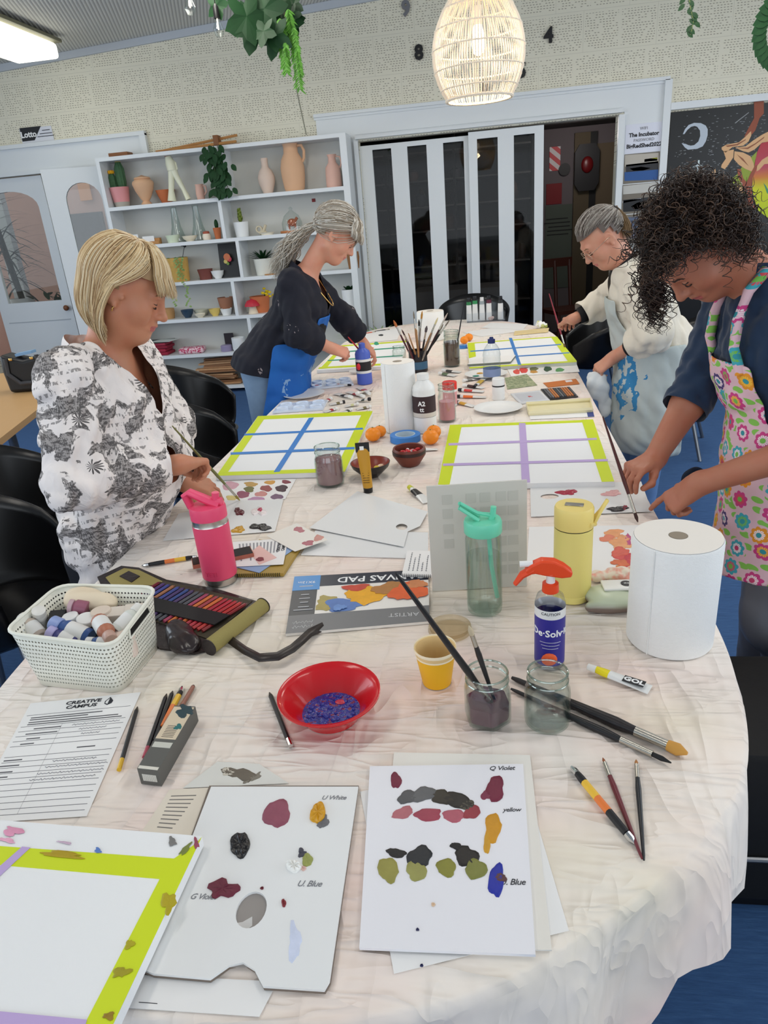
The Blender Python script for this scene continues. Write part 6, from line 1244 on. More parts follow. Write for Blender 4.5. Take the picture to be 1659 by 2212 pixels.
# ================================================================ THINGS ON THE TABLE
PAPER = mat('white paper', (238, 237, 236), .7); PAPER2 = mat('cream paper', (234, 230, 222), .7); GLOSSY = mat('palette paper', (232, 233, 233), .28); INK = plain((40, 42, 50), .6); PEN = plain((120, 122, 128), .6)
LIME = mat('lime tape', (206, 222, 12), .5); BLUT = mat('blue tape', (58, 128, 204), .5); PURT = mat('purple tape', (190, 166, 216), .5); PLAS = mat('white plastic', (236, 236, 234), .35)
def wet(c): return mat('wet paint %d %d %d' % c, c, .22, bump=.5, bs=220, bd=.002)
def dry(c): return mat('brushed paint %d %d %d' % c, c, .5, vary=.18, vs=60, bump=.4, bs=160, bd=.001)
class Sheet:
    """flat thing on the table given by its four corners (TL, TR, BR, BL as seen), dz above the cloth, thickness th"""
    def __init__(s, name, label, cat, px, dz=0, th=.0006, m=PAPER, group=None, outline=None, hole=None, smooth=0):
        s.z = TZ+dz+th; s.c = [AZ(a, b, s.z) for a, b in px]; s.o = sum(s.c, Vector())/4; s.o.z = TZ+dz
        s.root = thing(name, label, cat, s.o, 0, group); s.k = 0
        pts = [s.uv(u, v) for u, v in (outline or [(0, 0), (1, 0), (1, 1), (0, 1)])]
        bodyname = {'canvas': 'canvas_board', 'paper': 'paper_sheet'}.get(cat, cat.replace(' ', '_')+'_sheet')
        if hole: s._holed(bodyname, pts, hole, th, m)
        else: mb = MB(); mb.prism([(p.x-s.o.x, p.y-s.o.y) for p in pts], 0, th); mb.build(bodyname, m, s.root, 0)
    def _holed(s, nm, pts, hole, th, m):
        u0, v0, ru, rv = hole; H = [s.uv(u0+ru*math.cos(a), v0+rv*math.sin(a)) for a in np.linspace(0, 2*PI, 25)[:-1]]
        cu = bpy.data.curves.new('c', 'CURVE'); cu.dimensions = '2D'; cu.fill_mode = 'BOTH'; cu.extrude = th/2
        for P in (pts, H):
            sp_ = cu.splines.new('POLY'); sp_.points.add(len(P)-1); sp_.use_cyclic_u = True
            for q, p_ in zip(sp_.points, P): q.co = (p_.x-s.o.x, p_.y-s.o.y, 0, 1)
        to = bpy.data.objects.new('c', cu); C.objects.link(to); bpy.context.view_layer.update(); me = bpy.data.meshes.new_from_object(to); bpy.data.objects.remove(to)
        me.transform(Matrix.Translation((0, 0, th/2))); me.materials.clear(); me.materials.append(m); o = bpy.data.objects.new(nm, me); C.objects.link(o); o.parent = s.root
    def uv(s, u, v): a, b, c, d = s.c; return a.lerp(b, u).lerp(d.lerp(c, u), v)
    def poly(s, name, px, m, th=.0004, lift=0.0):
        P = [AZ(a, b, s.z+lift) for a, b in px]; mb = MB(); mb.prism([(p.x-s.o.x, p.y-s.o.y) for p in P], s.z-s.o.z+lift, s.z-s.o.z+lift+th); return mb.build(name, m, s.root, 0)
    def puv(s, name, uv, m, th=.0003, lift=0.0):
        P = [s.uv(u, v) for u, v in uv]; mb = MB(); mb.prism([(p.x-s.o.x, p.y-s.o.y) for p in P], s.z-s.o.z+lift, s.z-s.o.z+lift+th); return mb.build(name, m, s.root, 0)
    def blob(s, px, py, rx, ry, c, rot=0, jag=.18, th=.0015, lift=0, wetp=False, name='paint_blob', seed=None):
        rg_ = random.Random(seed if seed is not None else int(px*7+py)); n = 22; ph = [rg_.uniform(0, 6.28) for _ in range(4)]; pts = []
        for i in range(n):
            a = 2*PI*i/n; k = 1+jag*(.5*math.sin(2*a+ph[0])+.4*math.sin(3*a+ph[1])+.3*math.sin(5*a+ph[2])+.25*rg_.uniform(-1, 1)); x, y = rx*k*math.cos(a), ry*k*math.sin(a)
            pts.append((px+x*math.cos(rot)-y*math.sin(rot), py+x*math.sin(rot)+y*math.cos(rot)))
        P = [AZ(a, b, s.z+lift) for a, b in pts]; cen = sum(P, Vector())/n; mb = MB(); vs = []; z = s.z-s.o.z+lift
        for f, h in ((1, 0), (.97, th*.6), (.7, th), (.35, th*.8)): vs += [(cen.x+(p.x-cen.x)*f-s.o.x, cen.y+(p.y-cen.y)*f-s.o.y, z+h*(1+.3*math.sin(j*2.3+ph[0]))) for j, p in enumerate(P)]
        vs.append((cen.x-s.o.x, cen.y-s.o.y, z+th*.9)); fs = [(r_*n+j, r_*n+(j+1) % n, (r_+1)*n+(j+1) % n, (r_+1)*n+j) for r_ in range(3) for j in range(n)] + [(3*n+j, 3*n+(j+1) % n, 4*n) for j in range(n)]
        mb.add(vs, fs); return mb.build(name, (wet if wetp else dry)(c), s.root, 50)
    def text(s, st, u, v, size, m, rot=0, name='lettering', bold=0, al='CENTER', wide=1, lift=.0004):
        p = s.uv(u, v); d = (s.c[1]-s.c[0]).normalized(); a = math.atan2(d.y, d.x)+rot
        return text(st, size, name, m, s.root, (p.x-s.o.x, p.y-s.o.y, s.z-s.o.z+lift), (0, 0, a), .0001, al, wide, bold)
def _scrib(s, u0, u1, v, amp=.008, axis=0, m=None):
    n = int(abs(u1-u0)*90)+8; P = []
    for i in range(n): u = u0+(u1-u0)*i/(n-1); w = v+amp*math.sin(i*1.9+7*v)*(.6+.4*math.sin(i*.7)); p = s.uv(u, w) if axis == 0 else s.uv(w, u); P.append((p.x-s.o.x, p.y-s.o.y, s.z-s.o.z+.0004))
    q = MB(); q.tube(P, .00035, 4); return q.build('handwriting', m or plain((96, 98, 110)), s.root)
Sheet.scrib = _scrib
def quadline(a, b, w0, w1=None):
    w1 = w1 or w0; dx, dy = b[0]-a[0], b[1]-a[1]; L = math.hypot(dx, dy); nx, ny = -dy/L, dx/L
    return [(a[0]+nx*w0/2, a[1]+ny*w0/2), (b[0]+nx*w1/2, b[1]+ny*w1/2), (b[0]-nx*w1/2, b[1]-ny*w1/2), (a[0]-nx*w0/2, a[1]-ny*w0/2)]
# ---- canvases
def canvas(label, px, dz=0, th=.017): return Sheet('taped_canvas', label, 'canvas', px, dz, th, mat('primed canvas', (238, 239, 240), .75, bump=.25, bs=700, bd=.0006))
def tapes(s, quads, m, th=.0004, lift=0): [s.poly('tape_strip', q, m, th, lift+.00018*i) for i, q in enumerate(quads)]
c1_ = canvas('left canvas with lime tape border and blue tape grid', [(557, 899), (805, 888), (744, 1019), (466, 1028)])
tapes(c1_, [[(557, 899), (805, 888), (802, 896), (552, 907)], [(474, 1020), (748, 1011), (745, 1019), (468, 1028)], [(557, 900), (575, 899), (492, 1020), (470, 1024)], [(784, 889), (805, 888), (746, 1016), (724, 1016)]], LIME)
tapes(c1_, [[(667, 903), (678, 902), (604, 1019), (591, 1020)], quadline((528, 939), (784, 926), 4), quadline((498, 980), (766, 968), 5)], BLUT, .0004, .0006)
c2_ = canvas('canvas with lime tape border and purple tape grid, right of centre', [(972, 918), (1281, 906), (1328, 1040), (945, 1048)])
tapes(c2_, [[(972, 918), (1270, 907), (1273, 912), (973, 924)], [(972, 918), (998, 917), (971, 1047), (946, 1047)], [(1256, 907), (1281, 906), (1327, 1040), (1300, 1041)]], LIME)
tapes(c2_, [[(1121, 914), (1135, 914), (1145, 1042), (1127, 1042)], quadline((969, 960), (1289, 948), 5, 4), quadline((957, 1004), (1313, 994), 5)], PURT, .0004, .0006)
c3_ = canvas('far right canvas with lime border and blue tape, under the fleece woman\'s brush', [(1010, 741), (1196, 727), (1246, 781), (1014, 795)])
tapes(c3_, [[(1010, 741), (1196, 727), (1198, 729), (1011, 743)], [(1014, 793), (1244, 779), (1246, 782), (1014, 796)], [(1010, 741), (1025, 740), (1028, 770), (1013, 774)], [(1190, 728), (1203, 727), (1246, 780), (1228, 782)]], LIME); tapes(c3_, [[(1099, 730), (1106, 730), (1126, 788), (1119, 788)], quadline((1016, 759), (1212, 744), 2.2), quadline((1030, 775), (1230, 762), 2.2)], BLUT, .0004, .0006)
c4_ = canvas('far left canvas with lime border and green lines, under the navy woman\'s hands', [(738, 747), (880, 737), (862, 790), (684, 800)])
tapes(c4_, [[(738, 746), (880, 736), (879, 739), (735, 749)], [(690, 793), (864, 783), (863, 787), (687, 797)], [(722, 764), (731, 764), (704, 796), (690, 797)]], LIME); tapes(c4_, [quadline((708, 779), (870, 768), 2.2), quadline((730, 761), (874, 750), 2.2)], plain((30, 150, 120)), .0004, .0006)
c5_ = canvas('nearest canvas, cut by the lower left corner, with stained lime tape and purple tape', [(-330, 1745), (436, 1806), (222, 2262), (-560, 2200)], .010, .016)
tapes(c5_, [[(-350, 1800), (0, 1828), (376, 1855), (345, 1899), (0, 1869), (-370, 1840)], [(424, 1822), (436, 1808), (222, 2260), (160, 2257), (345, 1899), (376, 1855)]], LIME); tapes(c5_, [[(48, 1829), (66, 1831), (-100, 1985), (-130, 1985)], [(-500, 2130), (0, 2185), (188, 2203), (178, 2235), (-515, 2170)]], PURT, .0004, .0006)
for px_, py_, rx, ry, c_, r_ in ((28, 1795, 22, 9, (222, 150, 180), .2), (15, 1815, 18, 5, (230, 170, 195), .3), (135, 1846, 52, 6, (176, 150, 10), .1), (212, 1837, 8, 5, (92, 130, 200), 0), (400, 1835, 18, 5, (120, 130, 60), -.7), (372, 1818, 10, 8, (120, 118, 116), 0), (424, 1822, 6, 10, (150, 70, 90), 0), (365, 1950, 14, 24, (176, 160, 12), .5), (262, 2100, 20, 10, (160, 150, 16), -.4), (235, 2195, 14, 7, (150, 120, 20), 0), (280, 2040, 8, 12, (170, 160, 12), .3), (140, 1820, 20, 2, (206, 180, 200), .2)): c5_.blob(px_, py_, rx, ry, c_, r_, .5, .0005, .001, name='paint_stain')
# ---- the painter's palettes
ol = [(0, 0), (1, 0), (1, .965), (.98, 1.0), (.665, 1.0), (.60, .94), (.53, .915), (.46, .93), (.38, .985), (.07, .98), (0, .965)]
pp = Sheet('palette_pad', 'white tear-off palette pad with paint blobs and thumb hole, near centre', 'palette', [(456, 1699), (774, 1699), (709, 2139), (299, 2112)], .0035, .0035, GLOSSY, outline=ol, hole=(.50, .69, .085, .085))
pb = Sheet('pad_backing', 'brown card backing showing under the near palette pad', 'card', [(452, 1697), (775, 1697), (711, 2144), (300, 2117)], 0, .0032, plain((120, 108, 98), .7), outline=ol)
pb.poly('paper_sheet', [(466, 1712), (764, 1712), (700, 2090), (330, 2090)], plain((150, 144, 140), .4), .0003); pb.poly('pale_crescent', [(478, 2010), (500, 1996), (524, 1992), (545, 1980), (545, 2000), (520, 2018), (500, 2022), (480, 2024)], plain((206, 204, 202), .4), .0003, .0003)
for a in (((598, 1758, 27, 33, (140, 74, 92), .3), {}), ((687, 1757, 15, 25, (206, 150, 24), .2), {'wetp': True, 'th': .004}), ((698, 1775, 9, 18, (104, 104, 108), .6), {'jag': .4}), ((519, 1826, 20, 29, (12, 12, 16), .3), {'wetp': True, 'th': .004}), ((482, 1921, 33, 20, (104, 30, 52), -.3), {'jag': .4, 'th': .003}), ((635, 1873, 17, 12, (238, 238, 234), 0), {'wetp': True, 'th': .005}), ((664, 1858, 12, 14, (150, 156, 84), -.3), {}), ((652, 1843, 10, 8, (70, 70, 82), 0), {'jag': .5}), ((655, 1876, 7, 5, (216, 180, 170), 0), {}), ((613, 1951, 5, 9, (130, 40, 48), 0), {}), ((636, 2035, 16, 34, (206, 214, 236), -.1), {'jag': .6, 'th': .0006}), ((566, 1919, 4, 3, (110, 40, 50), 0), {})): pp.blob(*a[0], **a[1])
pp.text('U. Blue', .80, .56, .014, PEN, name='handwriting'); pp.text('G Violet', .20, .64, .013, PEN, name='handwriting'); pp.text('U White', .85, .075, .013, PEN, name='handwriting')
s_ = Sheet('loose_sheet', 'white sheet sticking out below the near palette pad', 'paper', [(285, 2105), (600, 2120), (560, 2196), (262, 2176)], -.0012, .0005)
s_.poly('printed_line', quadline((300, 2165), (340, 2168), 1.5), INK, .0002)
s_ = Sheet('book_page', 'beige printed page under the left edge of the near palette', 'paper', [(366, 1706), (470, 1700), (436, 1815), (304, 1800)], -.0005, .0004, plain((228, 218, 202), .8))
for i in range(9): s_.puv('printed_line', [(.12+.01*i, .15+.085*i), (.62-.02*i, .15+.085*i), (.62-.02*i, .17+.085*i), (.12+.01*i, .17+.085*i)], plain((120, 116, 112)), .0002)
s_ = Sheet('palette_offcut', 'translucent palette paper piece with a dark brown smear', 'paper', [(470, 1645), (560, 1650), (624, 1692), (395, 1702)], -.0003, .0004, plain((222, 222, 216), .4)); s_.blob(520, 1672, 32, 14, (104, 96, 84), .1, .4, .0008); s_.blob(548, 1680, 18, 6, (130, 124, 112), -.6, .6, .0006); s_.blob(492, 1668, 14, 8, (200, 194, 180), 0, .4, .0008)
# ---- stacked sheets with swatches
s_ = Sheet('loose_sheet', 'bottom tilted white sheet under the swatch pad', 'paper', [(778, 1710), (1120, 1640), (1229, 2010), (851, 2103)], -.0008, .0005); s_.blob(911, 2086, 4, 3, (40, 44, 90)); 
s_ = Sheet('loose_sheet', 'cream middle sheet showing above and right of the swatch pad', 'paper', [(851, 1625), (1145, 1631), (1192, 2052), (812, 2050)], .0, .0018, PAPER2)
s_ = Sheet('swatch_pad', 'white textured paper pad with violet, grey, ochre and blue swatches', 'pad', [(799, 1655), (1130, 1650), (1157, 2062), (776, 2047)], .0022, .004, mat('laid paper', (234, 233, 238), .75, bump=.15, bs=300, bd=.0006))
M1, GY, BKB, OLV, OCH = (112, 30, 56), (98, 98, 100), (46, 42, 38), (150, 144, 72), (204, 144, 28)
for a in ((855, 1686, 11, 19, M1), (1070, 1704, 20, 27, M1, .2), (1050, 1718, 12, 10, (126, 50, 74), -.6), (880, 1722, 24, 13, (84, 84, 86), -.25), (915, 1716, 30, 15, GY, -.1), (955, 1722, 26, 15, (60, 54, 46), .1), (990, 1730, 34, 18, BKB, .2), (1010, 1740, 16, 11, (80, 76, 64)), (870, 1756, 22, 13, (176, 104, 112), -.2), (925, 1760, 32, 13, (158, 68, 84), 0), (980, 1762, 26, 13, (176, 92, 106), -.1), (1020, 1755, 18, 14, (148, 56, 66), -.4), (1065, 1788, 19, 30, OCH, .1), (1052, 1822, 8, 22, (202, 150, 40), 0), (856, 1843, 20, 11, (34, 32, 32), .1), (839, 1879, 23, 26, OLV, .2), (900, 1882, 24, 20, (150, 148, 84), 0), (906, 1850, 28, 22, (40, 42, 46), 0), (964, 1874, 22, 19, (132, 130, 52), -.3), (1028, 1878, 26, 20, (122, 124, 60), -.4), (1008, 1850, 24, 24, (34, 30, 28), 0), (985, 1828, 14, 7, (26, 24, 26), .3), (1072, 1902, 19, 33, (30, 44, 156), .1), (1082, 1896, 12, 10, (92, 58, 60)), (936, 1954, 5, 4, (220, 190, 160)), (902, 2008, 4, 3, (50, 50, 90))): s_.blob(*a, **{'jag': .22, 'th': .0009, 'lift': .00005*(a[0] % 7), 'name': 'paint_swatch'})
s_.text('Q Violet', .86, .03, .014, INK, name='handwriting'); s_.text('yellow', .91, .30, .012, INK, name='handwriting'); s_.text('U. Blue', .89, .69, .014, INK, name='handwriting')
# ---- form
s_ = Sheet('printed_form', 'white printed form with ruled lines and handwriting, lower left', 'paper', [(66, 1519), (304, 1495), (187, 1763), (-75, 1780)], .0, .0005, PAPER)
s_.text('CREATIVE\nCAMPUS', .50, .065, .0125, INK, bold=.0004, wide=1.15)
D_ = [(.70, .06), (.735, .02), (.775, .06), (.77, .085), (.735, .10), (.705, .085)]; s_.puv('drop_logo', D_, INK); s_.puv('drop_logo_inside', [(.712, .062), (.735, .035), (.735, .09), (.712, .08)], PAPER, .0003, .0003)
for i, v in enumerate([.13, .24, .285, .33, .375, .42, .51, .555, .60, .645, .69, .735, .78, .825, .87, .915, .955]): s_.puv('ruled_line', [(.03, v), (.96, v), (.96, v+.003), (.03, v+.003)], plain((92, 92, 98)), .0002)
s_.puv('ruled_line', [(.40, .24), (.402, .24), (.402, .955), (.40, .955)], plain((150, 150, 156)), .0002)
for v, u0, u1 in ((.155, .08, .72), (.175, .08, .60), (.20, .08, .88), (.22, .08, .92)): s_.puv('printed_line', [(u0, v), (u1, v), (u1, v+.008), (u0, v+.008)], plain((70, 70, 76)), .0002)
for n, u, v in ((.12, .28, .265), (.14, .25, .31), (.06, .2, .355), (.06, .17, .40), (.08, .12, .535), (.08, .72, .47), (.1, .1, .58), (.1, .07, .63), (.1, .05, .67)): s_.puv('printed_line', [(u-n, v), (u+n, v), (u+n, v+.009), (u-n, v+.009)], plain((84, 84, 90)), .0002)
for v, a, b in ((.265, .5, .92), (.31, .58, .82), (.355, .62, .78), (.575, .48, .86), (.62, .44, .98), (.67, .40, .97), (.715, .36, .92)): s_.scrib(a, b, v)
# ---- pencils, pens
def rod(name, label, cat, segs, group=None, n=8):
    """segs: [(pixel, radius, material, part name)...] consecutive points joined; laid on the table"""
    P = [T(a[0], a[1], r) for a, r, *_ in segs]; o = P[0].copy(); o.z = TZ; t = thing(name, label, cat, o, 0, group)
    for i in range(len(P)-1):
        m = MB(); m.tube([P[i]-o, P[i].lerp(P[i+1], .5)-o, P[i+1]-o], [segs[i][1], max(segs[i][1], segs[i+1][1]) if segs[i][3] != 'point' else (segs[i][1]+segs[i+1][1])/2, segs[i+1][1]], n); m.build(segs[i][3], segs[i][2], t)
    return t
def pt(a, b, f): return (a[0]+(b[0]-a[0])*f, a[1]+(b[1]-a[1])*f)
BKP = plain((26, 26, 30), .35); R_P = .0038
def pencil(label, a, b, body, end=None, r=R_P, tipc=(60, 50, 40), group=None, endf=.12):
    segs = [((a), r*.25, plain(tipc), 'point'), (pt(a, b, .07), r, body, 'barrel')]
    if end: segs += [(pt(a, b, 1-endf), r, end, 'end_cap')]
    segs += [(b, r, body, 'x')]; return rod('pencil', label, 'pencil', segs, group)
pencil('black pencil with a yellow end lying right of the form', (297, 1527), (257, 1663), BKP, plain((226, 180, 40), .4), endf=.17)
pencil('black pencil with a red dipped end, left of the pencil bundle', (360, 1499), (312, 1636), BKP, plain((176, 60, 84), .4), endf=.16)
pencil('second black pencil in the bundle, beside the orange mechanical one', (373, 1493), (335, 1600), BKP)
ORG = mat('orange barrel', (228, 122, 56), .35); YLW = mat('yellow barrel', (232, 186, 60), .35); CHR = mat('chrome', (206, 206, 206), .15, 1)
rod('mechanical_pencil', 'orange and yellow mechanical pencil beside the cardboard pencil box', 'pencil', [((393, 1484), .0025, CHR, 'push_button'), ((390, 1495), .0045, BKP, 'clip_ring'), ((386, 1503), .0052, YLW, 'barrel'), ((374, 1525), .0052, ORG, 'barrel'), ((352, 1570), .005, ORG, 'x')])
pencil('brown pencil above the cardboard pencil box', (419, 1480), (388, 1532), plain((150, 100, 84), .4), BKP)
def mech(label, a, b):
    rod('mechanical_pencil', label, 'pencil', [(a, .0028, CHR, 'push_button'), (pt(a, b, .09), .0048, BKP, 'end_cap'), (pt(a, b, .20), .0056, YLW, 'barrel'), (pt(a, b, .40), .0056, ORG, 'barrel'), (pt(a, b, .58), .0056, BKP, 'grip'), (pt(a, b, .86), .0050, CHR, 'metal_tip'), (b, .0008, CHR, 'x')])
mech('yellow and orange mechanical pencil at the right of the swatch pad', (1235, 1657), (1373, 1824)); mech('orange mechanical pencil pointing left, behind the pink bottle', (425, 1202), (306, 1222))
def lbrush(label, a, b, r, hm, bm_, tipw=1.0, fer=.16, br=.09): A_, B_2 = T(*a, r*.6), T(*b, r*1.0); return brush(A_, B_2, r, hm, bm_, label, tipw=tipw, fer=fer, br=br)
lbrush('thin maroon brush crossing the mechanical pencil tip', (1387, 1855), (1302, 1637), .0038, plain((104, 34, 44), .35), plain((150, 90, 60), .8), .6, .14, .06); lbrush('thin black brush, rightmost of the three beside the swatch pad', (1391, 1858), (1374, 1641), .0036, plain((26, 30, 36), .35), plain((176, 120, 70), .8), .7, .14, .06)
lbrush('thick black worn brush with golden bristles, right of the jars', (1106, 1464), (1485, 1628), .0085, mat('worn black handle', (34, 30, 32), .4, vary=.6, vs=90), plain((200, 146, 68), .8), 1.15, .16, .09); lbrush('slimmer black brush with black bristles below the thick one', (1104, 1488), (1450, 1648), .0058, BKP, plain((18, 18, 20), .6), .7, .17, .10)
pencil('black pencil leaning beside the red bowl', (582, 1496), (628, 1612), BKP, CHR, .0042, endf=.13)
# ---- cardboard pencil box
s_ = Sheet('pencil_box', 'long grey and cream cardboard pencil box with paint stains, lower left', 'box', [(377, 1524), (422, 1526), (341, 1665), (296, 1660)], .0, .030, plain((92, 92, 88), .5))
s_.puv('cream_panel', [(.02, .02), (.98, .02), (.98, .55), (.02, .55)], plain((214, 198, 172), .6)); s_.puv('cream_label', [(.08, .60), (.95, .60), (.95, .68), (.08, .68)], plain((200, 200, 190), .6)); [s_.puv('printed_line', [(.25, .34+.025*i), (.80, .34+.025*i), (.80, .345+.025*i), (.25, .345+.025*i)], INK, .0002, .0004) for i in range(8)]
s_.blob(400, 1536, 17, 12, (34, 62, 70), .3, .5, .0006, .0004, name='paint_stain'); s_.blob(385, 1570, 9, 5, (40, 110, 110), 0, .5, .0006, .0004, name='paint_stain'); s_.puv('cream_end', [(.03, .955), (.97, .955), (.97, .995), (.03, .995)], plain((220, 216, 204)))
P0, P1 = s_.uv(0, 1), s_.uv(1, 1); mid = (P0+P1)/2; d = (P1-P0).normalized(); m = MB(); L_ = (P1-P0).length
[m.box((0, 0, 0), (.0016 if i % 2 else .0008, .0004, .013), Matrix.Translation((mid-s_.o)+d*(-L_*.32+L_*.64*i/15) + Vector((-d.y*-1, d.x*-1, 0))*.0003 + Vector((0, 0, -.016))) @ Matrix.Rotation(math.atan2(d.y, d.x), 4, 'Z')) for i in range(16)]; m.build('barcode', plain((210, 208, 200)), s_.root, 0)
# ---- basket
rim = [AZ(a, b, TZ+.112) for a, b in ((6, 1366), (246, 1396), (341, 1268), (127, 1263))]; bas = [T(a, b) for a, b in ((74, 1479), (262, 1499), (350, 1392))]; bas.append(bas[0]+bas[2]-bas[1])
o_ = sum(bas, Vector())/4; o_.z = TZ; bk_ = thing('storage_basket', 'white perforated plastic basket full of paint bottles, left', 'basket', o_)
def rquad(Q, r, n=5):
    out = []
    for i in range(4):
        p, a, b = Q[i], Q[i-1], Q[(i+1) % 4]; u, v_ = (a-p).normalized(), (b-p).normalized()
        for k in range(n+1): f = k/n; out.append(p + u*r*(1-f)**2 + v_*r*f**2)
    return out
t = NT('perforated plastic'); tc = t.co('UV'); s2 = t.n('ShaderNodeSeparateXYZ'); t.l(tc, s2.inputs[0]); U_, V_ = s2.outputs[0], s2.outputs[1]
rw = t.math('FLOOR', t.math('MULTIPLY', V_, 13.0)); hu = t.math('FRACT', t.math('ADD', t.math('MULTIPLY', U_, 110.0), t.math('MULTIPLY', rw, .37))); hv = t.math('FRACT', t.math('MULTIPLY', V_, 13.0))
du = t.math('DIVIDE', t.math('SUBTRACT', hu, .5), .30); dvv = t.math('DIVIDE', t.math('SUBTRACT', hv, .5), .20)
hol = t.math('MULTIPLY', t.math('LESS_THAN', t.math('ADD', t.math('MULTIPLY', du, du), t.math('MULTIPLY', dvv, dvv)), 1.0), t.math('MULTIPLY', t.math('GREATER_THAN', V_, .08), t.math('LESS_THAN', V_, .90)))
t.col(lin((234, 234, 222))); t.b.inputs['Roughness'].default_value = .4; t.l(t.math('SUBTRACT', 1.0, hol), t.b.inputs['Alpha']); PERF = t.m
def uvwall(name, loops, m, parent, closed=True):
    n = len(loops[0]); R_n = len(loops); vs = [tuple(p-o_) for L in loops for p in L]; me = bpy.data.meshes.new(name); fs = [(i*n+j, i*n+(j+1) % n, (i+1)*n+(j+1) % n, (i+1)*n+j) for i in range(R_n-1) for j in range(n)]
    me.from_pydata(vs, [], fs); me.materials.append(m); ul = me.uv_layers.new(name='UVMap'); cum = [0]
    for j in range(n): cum.append(cum[-1]+(loops[-1][(j+1) % n]-loops[-1][j]).length)
    for p_, (i, j) in zip(me.polygons, [(i, j) for i in range(R_n-1) for j in range(n)]):
        for li, (a, b) in zip(p_.loop_indices, ((j, i), (j+1, i), (j+1, i+1), (j, i+1))): ul.data[li].uv = (cum[a]/cum[-1], b/(R_n-1))
    me.polygons.foreach_set('use_smooth', [True]*len(me.polygons)); o = bpy.data.objects.new(name, me); C.objects.link(o); o.parent = parent; return o
rb, rr_ = rquad(bas, .03), rquad(rim, .035)
wl = uvwall('basket_wall', [[a.lerp(b, f) for a, b in zip(rb, rr_)] for f in (0, .33, .66, 1)], PERF, bk_); sm = wl.modifiers.new('s', 'SOLIDIFY'); sm.thickness = .0016
m = MB(); m.tube([p-o_ for p in rr_+[rr_[0]]], .0035, 8, False); m.build('rim', mat('basket plastic', (234, 234, 222), .4), bk_); m = MB(); m.prism([(p.x-o_.x, p.y-o_.y) for p in rb], .0, .002); m.build('basket_floor', mat('basket plastic', (234, 234, 222), .4), bk_)
a, b = bas[1].lerp(rim[1], .74), bas[2].lerp(rim[2], .74); d = (b-a); nrm = Vector((d.y, -d.x, 0)).normalized()
m = MB(); hq = [a+d*.28+Vector((0, 0, .006)), a+d*.74+Vector((0, 0, .006)), a+d*.72+Vector((0, 0, .024)), a+d*.30+Vector((0, 0, .024))]; hq = [q+nrm*.0035-o_ for q in hq]; m.tube(hq+[hq[0]], .0022, 6, False); m.build('handle_ring', mat('basket plastic', (234, 234, 222), .4), bk_); m = MB(); m.add([q+nrm*-.0005 for q in hq], [(0, 1, 2, 3)]); m.build('handle_opening', plain((16, 15, 14), .9), bk_, 0)
def small_bottle(name, label, a, b, za, zb, r, cap_m, body_m, label_m=None, rc=None, cat='bottle', grp=None, capf=.25, txt=None):
    """cap end pixel a at height za, base end pixel b at height zb"""
    A_, B_2 = AZ(*a, TZ+za), AZ(*b, TZ+zb); t = thing(name, label, cat, A_, 0, grp); d = B_2-A_; rc = rc or r*.7
    m = MB(); m.tube([d*0, d*.02, d*(capf-.02), d*capf], [rc*.9, rc, rc, rc*.9], 16); m.build('cap', cap_m, t); m = MB(); m.tube([d*capf, d*(capf+.07), d*(capf+.14), d*.96, d], [rc*.8, r*.85, r, r, r*.9], 16); m.build('bottle_body', body_m, t)
    if label_m: m = MB(); m.tube([d*(capf+.2), d*.88], [r*1.02, r*1.02], 16, False); m.build('paper_label', label_m, t)
    return t
BL_, NV = mat('pale blue plastic', (140, 158, 206), .4), mat('navy label', (52, 84, 140), .4); LBL = mat('white label', (226, 226, 224), .5); CLR = mat('frosted plastic', (222, 220, 214), .35)
small_bottle('paint_bottle', 'blue paint bottle with white label lying in the middle of the basket', (112, 1345), (196, 1378), .10, .075, .017, BL_, NV, LBL, .015)
small_bottle('paint_bottle', 'lilac-capped dark blue paint bottle at the basket\'s front edge', (104, 1364), (165, 1392), .095, .07, .015, mat('lilac plastic', (176, 170, 214), .4), mat('dark blue label', (60, 62, 120), .4), LBL, .013)
small_bottle('paint_bottle', 'white-capped upright bottle at the back left of the basket', (83, 1318), (90, 1350), .112, .07, .014, CLR, CLR, LBL, .013)
small_bottle('paint_bottle', 'frosted bottle with blue and brown label lying at the left of the basket', (48, 1332), (88, 1378), .10, .07, .016, CLR, mat('brown white label', (190, 176, 164), .5), LBL, .014)
small_bottle('paint_bottle', 'brown paint bottle with white label, right of centre in the basket', (241, 1383), (214, 1340), .095, .095, .016, mat('frosted brown', (196, 160, 146), .4), mat('brown paint', (176, 110, 84), .4), LBL, .012)
small_bottle('paint_bottle', 'white bottle with a dark logo lying at the basket\'s right side', (304, 1310), (250, 1365), .105, .085, .015, CLR, mat('white grey label', (216, 220, 214), .4), LBL, .012)
small_bottle('paint_bottle', 'flat white tube with blue end along the basket\'s front rim', (188, 1386), (246, 1388), .085, .085, .010, LBL, NV, LBL, .009)
small_bottle('paint_bottle', 'mauve paint bottle at the back of the basket', (150, 1309), (190, 1316), .10, .09, .016, mat('mauve cap', (190, 160, 168), .4), mat('mauve paint', (150, 90, 110), .4), None, .015)
def tubpot(label, px, py, z, r, h, m, lidm=None, tilt=(0, 0)): p = AZ(px, py, TZ+z); t = thing('paint_pot', label, 'pot', p-Vector((0, 0, h)), (tilt[0], tilt[1], 0)); q = MB(); q.lathe([(r*.95, 0), (r, h*.1), (r, h*.72), (0, h*.72)], 22); q.build('pot_body', m, t); q = MB(); q.lathe([(r*1.04, h*.72), (r*1.04, h*.97), (r*.98, h), (0, h)], 22); q.build('lid', lidm or m, t)
